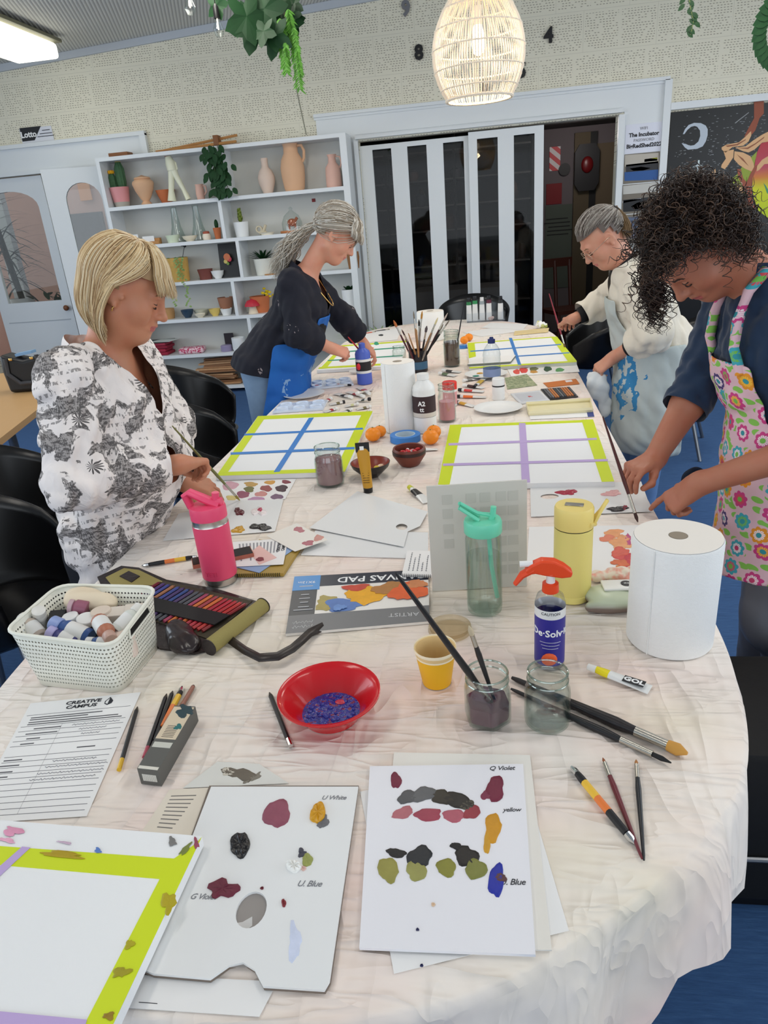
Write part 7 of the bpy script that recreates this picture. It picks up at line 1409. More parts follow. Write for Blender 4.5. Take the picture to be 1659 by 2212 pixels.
tubpot('white-lidded pot, left of the pair in the basket', 155, 1329, .095, .018, .04, PLAS, PLAS, (.1, -.15)); tubpot('white-lidded pot, right of the pair in the basket', 182, 1331, .095, .018, .04, PLAS, PLAS, (.1, .15)); tubpot('cream-lidded pot behind the brown bottle in the basket', 217, 1318, .10, .019, .045, mat('cream plastic', (222, 206, 190), .4)); tubpot('pale pink pot at the basket\'s front right corner', 263, 1366, .09, .021, .05, mat('pinkish plastic', (230, 212, 200), .4)); tubpot('black-lidded pot in the middle of the basket', 188, 1348, .08, .018, .04, BKP)
for px_, py_, w_, lab in ((252, 1318, .040, 'cream cardboard box, left of the two in the basket'), (290, 1312, .040, 'cream cardboard box, right of the two in the basket'), (121, 1326, .030, 'small black box at the back of the basket')):
    p = AZ(px_, py_, TZ+.095); m = MB(); m.rbox((0, 0, 0), (w_, .032, .04), .001, 1); o = m.build('small_box', plain((222, 212, 200) if w_ > .03 else (22, 22, 26), .6), None, 0); o.location = p-Vector((0, 0, .02)); o.rotation_euler = (.12, .1, .35); tag(o, lab, 'box')
p = AZ(195, 1292, TZ+.10); m = MB(); rs = random.Random(5); V, Fq = surface([ell((0, 0, 0), (.045, .022, .016), k=.02), ell((.03, -.008, -.008), (.03, .014, .012), k=.02), ell((-.03, -.006, .002), (.022, .018, .016), k=.02)], .0035, folds(20, .016, 2), .01); o = npmesh('rag', V, Fq, mat('cream rag', (228, 212, 186), .9)); o.location = p; tag(o, 'crumpled cream rag on top of the basket contents', 'rag')
# ---- pencil roll
Zc = TZ
pr = thing('pencil_roll', 'unrolled dark leather pencil case with khaki lining and a long strap', 'pencil case', T(440, 1330)); po = pr.location; LTH = mat('dark brown leather', (38, 30, 30), .35, bump=.5, bs=60, bd=.003); KHK = mat('khaki lining', (152, 140, 84), .85, bump=.2, bs=200)
def poly3(name, px, z, th, m, parent, o_): P = [AZ(a, b, z+th) for a, b in px]; q = MB(); q.prism([(p.x-o_.x, p.y-o_.y) for p in P], z-o_.z, z+th-o_.z); return q.build(name, m, parent, 0)
poly3('leather_back', [(210, 1246), (262, 1222), (300, 1226), (360, 1252), (470, 1272), (560, 1300), (572, 1310), (450, 1404), (420, 1410), (345, 1400), (250, 1330)], TZ, .004, LTH, pr, po)
poly3('lining', [(228, 1247), (268, 1227), (300, 1231), (352, 1256), (332, 1264), (240, 1262)], TZ+.004, .001, KHK, pr, po); poly3('flap_pocket', [(258, 1244), (278, 1233), (302, 1244), (284, 1257)], TZ+.005, .002, LTH, pr, po)
poly3('lining', [(352, 1254), (545, 1298), (450, 1380), (300, 1330)], TZ+.004, .0015, plain((70, 62, 48), .8), pr, po)
q0, q1 = T(452, 1398, .016)-po, T(568, 1308, .016)-po; m = MB(); m.tube([q0, q0.lerp(q1, .5), q1], [.0165, .0165, .0165], 18); m.build('khaki_roll', KHK, pr); m = MB(); [m.tube([q0.lerp(q1, f), q0.lerp(q1, f+.012)], .0178, 18) for f in (-.012, 1.0)]; m.tube([q0+(q1-q0).normalized().cross(Vector((0, 0, 1)))*-.0165, q1+(q1-q0).normalized().cross(Vector((0, 0, 1)))*-.0165], .003, 6); m.build('leather_edge', LTH, pr)
PC = [(120, 40, 56), (92, 70, 130), (70, 84, 160), (176, 120, 86), (70, 84, 160), (82, 62, 120), (58, 82, 150), (84, 60, 110), (84, 84, 92), (84, 84, 92), (168, 62, 96), (214, 116, 50), (168, 62, 72), (216, 110, 50), (178, 40, 56), (190, 44, 60), (186, 50, 54), (196, 56, 52), (150, 48, 52)]
for i, c_ in enumerate(PC):
    f = i/(len(PC)-1); a = (347+f*187, 1257+f*46); b = (a[0]-97, a[1]+60); A_, B_2 = T(*a, .012), T(*b, .010); tname = {0: 'dark red'}.get(i, None)
    t = thing('colour_pencil', 'coloured pencil held under the elastic of the pencil roll', 'pencil', A_, 0, 'coloured pencils in the roll'); d = B_2-A_; m = MB(); m.tube([d*.05, d*.5, d], .0038, 6); m.build('barrel', plain(c_, .3), t, 30); m = MB(); m.tube([d*0, d*.05], [.001, .0036], 6); m.build('end_cap', plain(tuple(int(x*.7) for x in c_), .3), t)
a, b = (298, 1282), (497, 1328); poly3('elastic_band', [a, b, (b[0]-34, b[1]+21), (a[0]-34, a[1]+21)], TZ+.0135, .0025, plain((20, 19, 20), .7), pr, po)
V, Fq = surface([ell((0, 0, 0), (.075, .026, .013), R=np.array(Matrix.Rotation(-.95, 3, 'Z')), k=.02), ell((.02, -.028, -.002), (.03, .022, .011), k=.02)], .003, folds(20, .010, 3), .01); o = npmesh('leather_pocket', V, Fq, mat('glossy dark leather', (40, 32, 34), .25), None, pr); o.location = T(392, 1372, .012)-po
st = [(480, 1368), (500, 1384), (528, 1404), (560, 1420), (600, 1417), (632, 1400), (655, 1380), (670, 1366), (700, 1352)]; g = []
for i, (x, y) in enumerate(st):
    u = i/(len(st)-1); zz_ = .004+.014*math.sin(PI*u)*(1 if i > 2 else .5); w_ = 9; dx = st[min(i+1, 8)][0]-st[max(i-1, 0)][0]; dy = st[min(i+1, 8)][1]-st[max(i-1, 0)][1]; L_ = math.hypot(dx, dy); nx, ny = -dy/L_*w_, dx/L_*w_; g.append([T(x-nx, y-ny, zz_+.006)-po, T(x, y, zz_+.002)-po, T(x+nx, y+ny, zz_-.001 if zz_ > .006 else .002)-po])
m = MB(); m.sheet(g); o = m.build('strap', mat('strap leather', (46, 38, 36), .35), pr); sm = o.modifiers.new('s', 'SOLIDIFY'); sm.thickness = .002
# ---- red bowl of blue paint
c_, r, h = stand(722, 1585, 128, 1500); rb_ = thing('red_bowl', 'red plastic bowl with blue paint in the bottom', 'bowl', c_); R_1 = 112*DEP(c_+Vector((0, 0, .045)))/F; RED = mat('red plastic', (200, 12, 26), .22, coat=.3)
m = MB(); m.lathe([(r*.98, 0), (r, .003), (R_1*.90, .040), (R_1, .044), (R_1*1.0, .047), (R_1*.93, .046), (R_1*.86, .040), (r*.95, .005), (0, .0035)], 48); m.build('bowl_body', RED, rb_)
t = NT('ultramarine puddle'); v = t.co('Object'); n_ = t.noise(v, 110, 3); t.col(t.ramp(n_, [(.40, (34, 44, 132)), (.55, (40, 56, 160)), (.62, (120, 40, 70))])); t.b.inputs['Roughness'].default_value = .12; t.bump(t.noise(v, 90, 3), 1.0, .006)
m = MB(); m.lathe([(r*1.04, .0075), (r*.9, .0085), (0, .0085)], 40); m.build('paint_puddle', t.m, rb_)
m = MB(); rs = random.Random(3)
for i in range(22): a = rs.uniform(0, 6.28); q = r*.85*math.sqrt(rs.random()); m.ball((q*math.cos(a), q*math.sin(a)*.9, .008), (rs.uniform(.003, .006),)*2+(.003,), 8)
m.build('paint_lumps', wet((36, 48, 150)), rb_); m = MB(); m.ball((.012, .022, .0085), (.010, .007, .003), 10); m.build('paint_drop', wet((206, 64, 86)), rb_)
# ---- paper cup and lid
c_, r, h = stand(945, 1491, 62, 1398); cpc = thing('paper_cup', 'yellow paper cup with brown-stained white rim', 'cup', c_); k = 46*DEP(c_+Vector((0, 0, h)))/F; m = MB(); m.lathe([(r, 0), (r*1.02, .002), (k*.93, h*.82)], 32, opn=True); m.build('cup_wall', mat('yellow card', (236, 178, 26), .5), cpc); m = MB(); m.lathe([(k*.93, h*.82), (k*.97, h*.97), (k*1.0, h), (k*.97, h*1.01), (k*.93, h), (r*.95, .01), (0, .01)], 32, opn=True); m.build('cup_lining', mat('stained cup inside', (226, 196, 140), .6, vary=.12, vs=30), cpc); m = MB(); m.lathe([(k*1.005, h-.003), (k*1.02, h), (k*1.0, h+.003), (k*.97, h)], 32, closed=True); m.lathe([(k*.945, h*.81), (k*.955, h*.83), (k*.94, h*.85)], 32, closed=True); m.build('cup_rim', mat('cup rim', (240, 226, 196), .5), cpc)
p = T(972, 1362); k = 47*DEP(p)/F; m = MB(); m.lathe([(k*.98, 0), (k, .002), (k*.97, .012), (k*.93, .013), (k*.90, .004), (k*.7, .004), (0, .004)], 40); o = m.build('clear_lid', clear('stained clear plastic', (246, 236, 214), 1.5, .1, .2), None); o.location = p; tag(o, 'clear plastic lid lying behind the yellow cup', 'lid')
# ---- jars
def jar(name, label, bx_, by_, wpx, ty, liquid=None, lf=.4, n=36, hexa=False, neck=.86, cat='jar', sq=None, lid=None, rimm=None):
    c_, r, h = stand(bx_, by_, wpx, ty); t = thing(name, label, cat, c_); fn = None
    if hexa: fn = lambda a, z: 1.0 if z > h*.74 else (.90/math.cos(((a+.3) % (PI/3))-PI/6))*.98
    th = .0022; pf = [(r*.82, 0), (r*.97, .004), (r, .012), (r, h*.62), (r*.97, h*.70), (r*neck, h*.78), (r*neck, h*.82), (r*neck*1.04, h*.84), (r*neck, h*.87), (r*neck*1.04, h*.90), (r*neck, h*.93), (r*neck*1.03, h*.97), (r*neck*1.03, h)]
    inn = [(x-th*(1 if x > th*2 else 0), max(z, .005)) for x, z in pf[::-1]]; m = MB(); m.lathe(pf+inn+[(0, .005)], n, fn=fn); m.lathe([(0, 0), (r*.82, 0)], n, fn=fn); m.build('glass', GLASS, t, 50); q = MB(); q.lathe([(r*neck*1.03-th*.6+.0016*math.cos(a), h+.0016*math.sin(a)) for a in np.linspace(0, 2*PI, 9)[:-1]], n, closed=True); q.lathe([(r*neck*1.02+.0012*math.cos(a), h*.86+.0012*math.sin(a)) for a in np.linspace(0, 2*PI, 7)[:-1]], n, closed=True); q.build('jar_rim', clear('thick glass rim', (214, 232, 222), 1.5, .03, .3, .22), t)
    if liquid: m = MB(); q = r-th*1.6; m.lathe([(0, .007), (q*.80, .007), (q*.96, .009), (q, .016), (q, h*lf), (0, h*lf)], n, fn=fn); m.build('liquid', liquid, t, 50)
    return t, c_, r, h
def liq(c, r=.08): return mat('cloudy liquid %d %d %d' % c, c, r)
hexj, hc_, hr_, hh_ = jar('glass_jar', 'six-sided glass jar of purple rinse water holding two brushes', 1055, 1588, 106, 1452, liq((96, 62, 78)), .42, 36, True, .84)
jar('glass_jar', 'round glass jar of clear water, right of the purple one', 1181, 1592, 98, 1450, clear('clear water', (240, 248, 248), 1.33, .0, .05, .05), .40, 40, False, .86)
def injar(cen, h, ex, ey, r, hm, bm_, label, up=.28, tip_up=False, dx=0, dy=0, zb=.02, far=.0, tipw=1.0, fer=.12, br=.08, grp=None):
    """a brush standing in a jar: foot inside at (dx,dy), other end under pixel (ex,ey)"""
    f_ = cen + Vector((dx, dy, zb)); e = onray(ex, ey, np3(f_), up, False); e2 = onray(ex, ey, np3(f_), up, True); e = e if abs(e[1]-f_.y) < abs(e2[1]-f_.y) else e2
    e = Vector(e); return brush(f_, e, r, hm, bm_, label, tipw=tipw, fer=fer, br=br, group=grp) if tip_up else brush(e, f_, r, hm, bm_, label, tipw=tipw, fer=fer, br=br, group=grp)
injar(hc_, hh_, 855, 1238, .0052, mat('speckled black handle', (28, 28, 30), .35, vary=.8, vs=120), BKP, 'long black speckled brush leaning far left out of the six-sided jar', .33, dx=.012, dy=.0)
injar(hc_, hh_, 1013, 1352, .0040, BKP, plain((196, 180, 150), .8), 'shorter black brush, bristles up, in the six-sided jar', .20, True, dx=.014, dy=.008, br=.10)
jm, mc_, mr_, mh_ = jar('glass_jar', 'glass jar of opaque mauve rinse water left of the black bowl', 716, 1056, 61, 964, liq((156, 118, 124), .15), .70, 32, False, .88)
jar('glass_jar', 'glass jar of bright pink water beside the white bottle', 967, 914, 38, 830, liq((226, 140, 146), .15), .55, 24, False, .9)
_, bc_, br_, bh_ = jar('glass_jar', 'glass jar of brown rinse water near the far paper roll', 977, 794, 35, 714, liq((104, 80, 66), .15), .70, 24, False, .88)
jar('glass_jar', 'small empty clear jar left of the brush bunch', 863, 778, 30, 748, None, .4, 20, False, .86)
injar(bc_, bh_, 1002, 658, .004, BKP, BKP, 'black brush standing in the jar of brown water', .27, dx=.01)
# ---- kitchen rolls
def roll(label, bx_, by_, wpx, ty, core=.2, seam=True):
    c_, r, h = stand(bx_, by_, wpx, ty); t = thing('paper_towel_roll', label, 'paper towel', c_); T_ = NT('quilted towel'); v = T_.co('Object', (1, 1, 2.2)); T_.col(lin((240, 240, 238))); T_.b.inputs['Roughness'].default_value = .9; w = T_.noise(v, 150, 2, .5, 2); T_.bump(w, .5, .002)
    m = MB(); f = lambda a, z: 1+.006*math.sin(a*3+1)+.004*math.sin(a*5); m.lathe([(r*.97, 0), (r, .004), (r, h-.004), (r*.97, h)], 60, fn=f); o = m.build('towel_sheets', T_.m, t)
    o.data.polygons[-1].select = False
    m = MB(); m.lathe([(core*r, h+.0002), (r*.965, h+.0002), (r*.965, h+.0012), (core*r, h+.0012)], 60, closed=True, fn=f); m.build('roll_end', mat('roll end paper', (240, 234, 226), .9, bump=.5, bs=40, bd=.001), t)
    m = MB(); m.lathe([(core*r, h+.0015), (core*r*.97, h+.0015), (core*r*.97, h*.9), (0, h*.9)], 28); m.build('card_core', mat('grey card core', (150, 138, 122), .9), t)
    if seam: a = -PI/2-.75; m = MB(); m.box((r*1.004*math.cos(a), r*1.004*math.sin(a), h/2), (.0015, .004, h*.985)); m.build('sheet_edge', T_.m, t)
    return t
roll('large white paper towel roll standing near the right table edge', 1440, 1426, 178, 1158, .21); roll('white paper towel roll in the middle beside the white bottle', 869, 938, 71, 781, .28); roll('farthest paper towel roll, behind the brush bunch', 932, 738, 58, 672, .26, False)
# the towel body is closed on top, so cut the core well out of it
for o in [o for o in bpy.data.objects if o.name.startswith('towel_sheets')]:
    bm = bmesh.new(); bm.from_mesh(o.data); zt = max(v.co.z for v in bm.verts); [bm.faces.remove(f_) for f_ in [f_ for f_ in bm.faces if len(f_.verts) > 10 and f_.calc_center_median().z > zt-.001]]; bm.to_mesh(o.data); bm.free()
# ---- bottles
def vessel(name, label, cat, c_, parts, n=36, rz=0):
    t = thing(name, label, cat, c_, rz)
    for nm, prof, m_ in parts: q = MB(); q.lathe(prof, n); q.build(nm, m_, t, 35)
    return t
PINK = mat('pink powder coat', (236, 78, 116), .45, bump=.1, bs=500, bd=.0005); PINK2 = mat('pink lid plastic', (236, 78, 118), .4); SST = mat('stainless steel', (190, 186, 180), .28, 1)
c_, r, h = stand(481, 1270, 74, 1100); pk_ = vessel('drink_bottle', 'bright pink insulated drink bottle with a straw lid and carry handle', 'bottle', c_, [('steel_base', [(r*.9, 0), (r*.96, .002), (r*.96, .016), (r, .018)], SST), ('bottle_body', [(r*.96, .016), (r, .02), (r*1.03, h*.82)], PINK), ('steel_collar', [(r*1.02, h*.82), (r*1.0, h*.83), (r*1.0, h*.90)], SST), ('lid', [(r*.98, h*.895), (r*1.03, h*.90), (r*1.03, h*1.02), (r*.98, h*1.06), (r*.5, h*1.07), (0, h*1.07)], PINK2)])
m = MB(); m.tube([(-r*.95, 0, h*1.03), (-r*1.15, .0, h*1.20), (-r*.9, 0, h*1.23), (r*.1, 0, h*1.12), (r*.75, 0, h*1.06)], [.008, .010, .009, .010, .010], 10, flat=1.5); m.build('carry_handle', PINK2, pk_); m = MB(); m.tube([(r*.55, 0, h*1.05), (r*.62, 0, h*1.22)], [.009, .0085], 12); m.tube([(r*.35, 0, h*1.10), (r*.9, 0, h*1.10)], .010, 10); m.build('straw_spout', PINK2, pk_)
wrap_text(text('YETI', .016, 'lettering', mat('pink emboss', (214, 60, 98), .4), pk_, depth=.0004), r+.0004, .035, -PI/2-.1); m = MB(); m.rbox((0, 0, 0), (.001, .014, .024), .0004, 1, Matrix.Translation((r*.98*math.cos(-.5), r*.98*math.sin(-.5), h*.72)) @ Matrix.Rotation(-.5, 4, 'Z')); m.build('blue_sticker', plain((120, 180, 220)), pk_, 0)
YF, YF2 = mat('pale yellow coat', (238, 222, 132), .45), mat('yellow lid', (240, 216, 128), .4)
c_, r, h = stand(1234, 1309, 80, 1090); yb = vessel('drink_bottle', 'pale yellow flask with screw lid and strap loop', 'bottle', c_, [('bottle_body', [(r*.9, 0), (r, .004), (r, .016), (r*.985, .0165), (r*.985, .018), (r, .019), (r, h*.775)], YF), ('seam', [(r*.97, h*.77), (r*.97, h*.79)], BKP), ('lid', [(r, h*.785), (r*1.01, h*.80), (r*1.01, h*.97), (r*.95, h*.995), (0, h)], YF2)])
m = MB(); m.rbox((.0, .0, h+.0006), (.036, .016, .0012), .0005, 1, Matrix.Rotation(-.25, 4, 'Z')); m.build('lid_plate', SST, yb); m = MB(); m.tube([(r*.7, -r*.7, h*.84), (r*1.05, -r*.1, h*.80), (r*.7, r*.7, h*.84)], .005, 8); lp = [(r*1.0, -.01, h*.82), (r*1.3, -.008, h*.94), (r*1.62, 0, h*1.03), (r*1.68, .008, h*1.02), (r*1.4, .01, h*.92), (r*1.02, .01, h*.83)]; m.tube(lp, .0036, 8, flat=1.4); m.build('strap_loop', YF2, yb)
MINT, CPL = mat('mint plastic', (110, 212, 178), .35), clear('clear tinted plastic', (228, 242, 236), 1.45, .04, .09, .05)
c_, r, h = stand(1048, 1337, 76, 1120); gb = vessel('drink_bottle', 'clear water bottle with a mint green flip lid and straw', 'bottle', c_, [('bottle_body', [(r*.85, 0), (r*.97, .004), (r, .015), (r*.99, h*.80), (r*.92, h*.86), (r*.92, h*.88), (r*.88, h*.88), (r*.88, h*.86), (r*.95, h*.80), (r*.955, .015), (r*.8, .006), (0, .006)], CPL), ('water', [(0, .009), (r*.78, .009), (r*.93, .018), (r*.93, h*.62), (0, h*.62)], clear('bottle water', (226, 238, 234), 1.33, 0, .08)), ('lid', [(r*1.0, h*.86), (r*1.04, h*.87), (r*1.04, h*.97), (r*.98, h*.995), (0, h)], MINT)])
m = MB(); m.tube([(-r*.2, -.01, h*1.0), (-r*1.25, -.008, h*1.13), (-r*1.2, 0, h*1.16), (-r*.3, 0, h*1.06), (r*.7, 0, h*1.02)], .004, 8); m.tube([(-r*.2, .012, h*1.0), (-r*1.2, .010, h*1.13), (-r*1.2, 0, h*1.16)], .004, 8); m.tube([(r*.45, 0, h*.99), (r*.55, 0, h*1.04), (r*.6, 0, h*1.12)], .006, 10); m.build('flip_handle', MINT, gb); m = MB(); m.tube([(r*.3, 0, h*.86), (r*.42, 0, h*.5), (r*.72, 0, .03)], .0045, 8); m.build('straw', mat('mint straw', (130, 220, 190), .3), gb)
# spray bottle
c_, r, h = stand(1186, 1452, 64, 1245); SPB = clear('clear spray plastic', (230, 234, 240), 1.45, .06, .08); ORR = mat('orange red plastic', (232, 72, 26), .4); NVL = mat('indigo label', (44, 40, 140), .4)
sb = vessel('spray_bottle', 'clear spray bottle with orange trigger and indigo printed label', 'bottle', c_, [('bottle_body', [(r*.9, 0), (r, .004), (r, h*.72), (r*.85, h*.80), (r*.5, h*.845)], SPB), ('label', [(r*1.01, .012), (r*1.01, h*.60)], NVL), ('caution_label', [(r*1.012, h*.60), (r*1.012, h*.695)], LBL), ('collar', [(r*.52, h*.84), (r*.55, h*.845), (r*.52, h*.93), (r*.35, h*.94)], ORR), ('neck', [(r*.3, h*.93), (r*.26, h*1.03), (r*.4, h*1.04)], PLAS)])
m = MB(); m.prism([(-.012, h*1.03), (.018, h*1.0), (.034, h*1.01), (.036, h*1.06), (.022, h*1.13), (.006, h*1.18), (-.016, h*1.19), (-.034, h*1.14), (-.044, h*1.08), (-.038, h*1.04), (-.026, h*1.05)], -.010, .010, Matrix.Rotation(PI/2, 4, 'X')); o = m.build('trigger_head', ORR, sb, 30); b_ = o.modifiers.new('b', 'BEVEL'); b_.width = .003; b_.segments = 2
m = MB(); m.tube([(-.028, 0, h*1.09), (-.048, 0, h*1.02), (-.060, 0, h*.92)], [.007, .006, .004], 8, flat=1.6); m.build('trigger', ORR, sb); m = MB(); m.tube([(-.030, 0, h*1.14), (-.052, 0, h*1.135)], .0055, 10); m.build('nozzle', PLAS, sb)
wrap_text(text('De·Solv·it', .0185, 'lettering', WT, sb, depth=.0003, bold=.0004), r*1.012, h*.44, -PI/2-.05); wrap_text(text('CAUTION', .0075, 'lettering', INK, sb, depth=.0003), r*1.016, h*.66, -PI/2-.05)
for k in range(3): wrap_text(text('-'*(16-2*k), .0075, 'printed_line', WT if k != 2 else WT, sb, depth=.0002), r*1.013, h*(.345-.035*k), -PI/2-.05)
m = MB(); m.ball((r*1.0*math.cos(-PI/2-.1), r*1.0*math.sin(-PI/2-.1), h*.15), (.014, .004, .013), 14); m.build('printed_orange', mat('printed orange', (232, 92, 40), .4), sb)
# white gesso bottle, blue bottle, water bottle, medium bottle
c_, r, h = stand(920, 938, 49, 806); wb = vessel('paint_bottle', 'tall white plastic bottle with a dark maroon label, middle of the table', 'bottle', c_, [('bottle_body', [(r*.9, 0), (r, .004), (r, h*.66), (r*.97, h*.70), (r, h*.73), (r*.9, h*.80), (r*.48, h*.89), (r*.46, h*.91)], PLAS), ('cap', [(r*.5, h*.9), (r*.54, h*.905), (r*.52, h*.995), (0, h)], PLAS), ('label', [(r*1.01, h*.28), (r*1.01, h*.64)], mat('maroon label', (52, 30, 34), .5)), ('label_strip', [(r*1.014, h*.285), (r*1.014, h*.36)], plain((214, 206, 196)))])
wrap_text(text('A2', .024, 'lettering', WT, wb, depth=.0003, bold=.0008), r*1.014, h*.52, -PI/2-.15); wrap_text(text('tt', .024, 'lettering', WT, wb, depth=.0003, bold=.0006), r*1.014, h*.42, -PI/2-.15)
c_, r, h = stand(789, 832, 33, 740); BB = mat('blue bottle plastic', (76, 98, 190), .35); bb = vessel('paint_bottle', 'blue plastic bottle with a red and black label', 'bottle', c_, [('bottle_body', [(r*.92, 0), (r, .004), (r, h*.74), (r*.9, h*.80), (r*.42, h*.87), (r*.38, h*.89)], BB), ('cap', [(r*.42, h*.88), (r*.42, h*.98), (r*.2, h)], BB), ('label', [(r*1.01, h*.34), (r*1.01, h*.56)], plain((26, 24, 30), .4)), ('label_edge', [(r*1.012, h*.28), (r*1.012, h*.34)], LBL), ('label_edge', [(r*1.012, h*.56), (r*1.012, h*.62)], LBL)], 28); m = MB(); m.ball((r*math.cos(-PI/2-.5), r*math.sin(-PI/2-.5), h*.45), (.013, .006, .018), 12); m.build('red_emblem', plain((214, 40, 52), .4), bb)
c_, r, h = stand(1063, 824, 37, 728); wbt = vessel('water_bottle', 'clear ribbed plastic water bottle with a navy cap', 'bottle', c_, [('bottle_body', [(r*.9, 0), (r, .006)] + [(r*(1+(.03 if i % 2 else -.02)), h*(.05+.06*i)) for i in range(10)] + [(r*.9, h*.72), (r*.6, h*.82), (r*.36, h*.86), (r*.36, h*.88)], clear('thin clear plastic', (236, 244, 248), 1.5, .03, .14)), ('cap', [(r*.42, h*.86), (r*.42, h*.95), (r*.25, h*.96), (r*.2, h), (0, h)], mat('navy cap', (30, 44, 104), .4)), ('label', [(r*1.03, h*.10), (r*1.03, h*.28)], plain((130, 150, 190), .4))], 28)
c_, r, h = stand(1077, 866, 27, 816); vessel('medium_bottle', 'small white bottle with black ring and white cap, right of centre', 'bottle', c_, [('bottle_body', [(r*.95, 0), (r, .003), (r, h*.62), (r*.9, h*.66)], PLAS), ('ring', [(r*1.01, h*.62), (r*1.01, h*.68)], BKP), ('cap', [(r*.98, h*.68), (r*.98, h*.97), (r*.9, h), (0, h)], PLAS)], 24)
c_, r, h = stand(973, 880, 30, 824); vessel('medium_pot', 'white pot with a bright red lid behind the pink jar', 'pot', c_, [('pot_body', [(r*.95, 0), (r, .003), (r, h*.7)], PLAS), ('label', [(r*1.01, h*.1), (r*1.01, h*.6)], plain((226, 160, 160))), ('lid', [(r*1.05, h*.7), (r*1.05, h*.97), (r*.95, h), (0, h)], mat('red lid', (226, 40, 28), .35))], 24)
# ---- bowls, fruit, tape
c_, r, h = stand(803, 1036, 44, 998); k = 43*DEP(c_+Vector((0, 0, .03)))/F; bl = thing('black_bowl', 'shallow bowl, black outside and red-brown inside, holding an eraser', 'bowl', c_); m = MB(); m.lathe([(r*.7, 0), (r*.8, .002), (k*.92, h*.7), (k, h), (k*.97, h)], 36, opn=True); m.build('bowl_outside', mat('black lacquer', (24, 20, 22), .25), bl); m = MB(); m.lathe([(k*.975, h), (k*.88, h*.7), (r*.7, .005), (0, .004)], 36, opn=True); m.build('bowl_inside', mat('red brown lacquer', (140, 56, 36), .3), bl)
for i, (dx, dy, rx, c2, lab) in enumerate(((-.024, .0, .011, (236, 220, 214), 'white wrapped sweet in the black bowl'), (.020, -.004, .010, (214, 190, 50), 'yellow bit in the black bowl'), (.030, .008, .016, (232, 200, 170), 'peach eraser in the black bowl'))): m = MB(); m.ball((0, 0, 0), (rx, .008, .007), 12); o = m.build('bowl_item', plain(c2, .4), None); o.location = c_+Vector((dx, dy, h*.62)); o.rotation_euler = (0, 0, .5*i); tag(o, lab, 'eraser' if i else 'sweet')
c_, r, h = stand(886, 1011, 46, 966); k = 35*DEP(c_+Vector((0, 0, .04)))/F; bl = thing('brown_bowl', 'carved red-brown wooden bowl of wrapped sweets', 'bowl', c_); WDB = mat('carved red wood', (112, 52, 38), .4, vary=.2, vs=50); m = MB(); m.lathe([(r*.85, 0), (r*.95, .003), (k*1.03, h*.6), (k, h*.95), (k*.97, h), (k*.88, h*.97), (k*.85, h*.5), (r*.6, .01), (0, .008)], 36); m.build('bowl_body', WDB, bl); m = MB(); m.lathe([(k*1.035, h*.68), (k*1.03, h*.86)], 36, fn=lambda a, z: 1+.01*math.sin(a*40)); m.build('carved_band', plain((50, 26, 22), .5), bl)
rs = random.Random(8)
for i in range(9): a = i*2.4; q = k*.6*math.sqrt(i/9); m = MB(); m.ball((0, 0, 0), (.010, .006, .006), 8); m.add([(-.018, -.005, 0), (-.009, 0, .002), (-.018, .005, 0), (.018, -.005, 0), (.009, 0, .002), (.018, .005, 0)], [(0, 1, 2), (3, 4, 5)]); o = m.build('wrapped_sweet', plain((206, 40, 46) if i % 3 else (240, 226, 226), .25), None, 30, False); o.location = c_+Vector((q*math.cos(a), q*math.sin(a), h*.72+.003*(i % 3))); o.rotation_euler = (0, .3*(i % 2), a); tag(o, 'red and white wrapped sweet in the carved wooden bowl', 'sweet', 'wrapped sweets in the wooden bowl')
MAND = mat('mandarin peel', (242, 138, 18), .4, bump=.35, bs=350, bd=.0008)
for px_, py_, rp, lab in ((805, 957, 17, 'front mandarin beside the left canvas'), (820, 947, 14, 'mandarin half hidden behind the front one at the left canvas'), (930, 964, 18, 'front mandarin right of the blue tape'), (937, 950, 16, 'back mandarin right of the blue tape'), (1003, 744, 9, 'left of the two small far mandarins'), (1013, 738, 9, 'right of the two small far mandarins')):
    p = T(px_, py_); k = rp*DEP(p)/F; md = thing('mandarin', lab, 'mandarin', p+Vector((0, k*.8, 0))); m = MB(); m.ball((0, 0, k*.9), (k, k, k*.9), 22); m.build('peel', MAND, md); m = MB(); m.lathe([(.003, 0), (.002, .002), (0, .003)], 8, c=(0, 0, k*1.79)); m.build('stalk', plain((90, 110, 40)), md)
def tape_roll(label, px_, py_, rp, hgt=.024): p = T(px_, py_); k = rp*DEP(p)/F; t = thing('masking_tape', label, 'tape', p); m = MB(); m.lathe([(k*.66, 0), (k, 0), (k, hgt), (k*.66, hgt)], 40, closed=True); m.build('tape', BLUT, t); m = MB(); m.lathe([(k*.60, .0), (k*.66, .0), (k*.66, hgt*1.01), (k*.60, hgt*1.01)], 40, closed=True); m.build('card_ring', plain((180, 200, 214), .7), t)
tape_roll('blue masking tape roll lying between the mandarins', 876, 951, 33); tape_roll('blue tape roll near the far mandarins', 1000, 752, 9, .02)
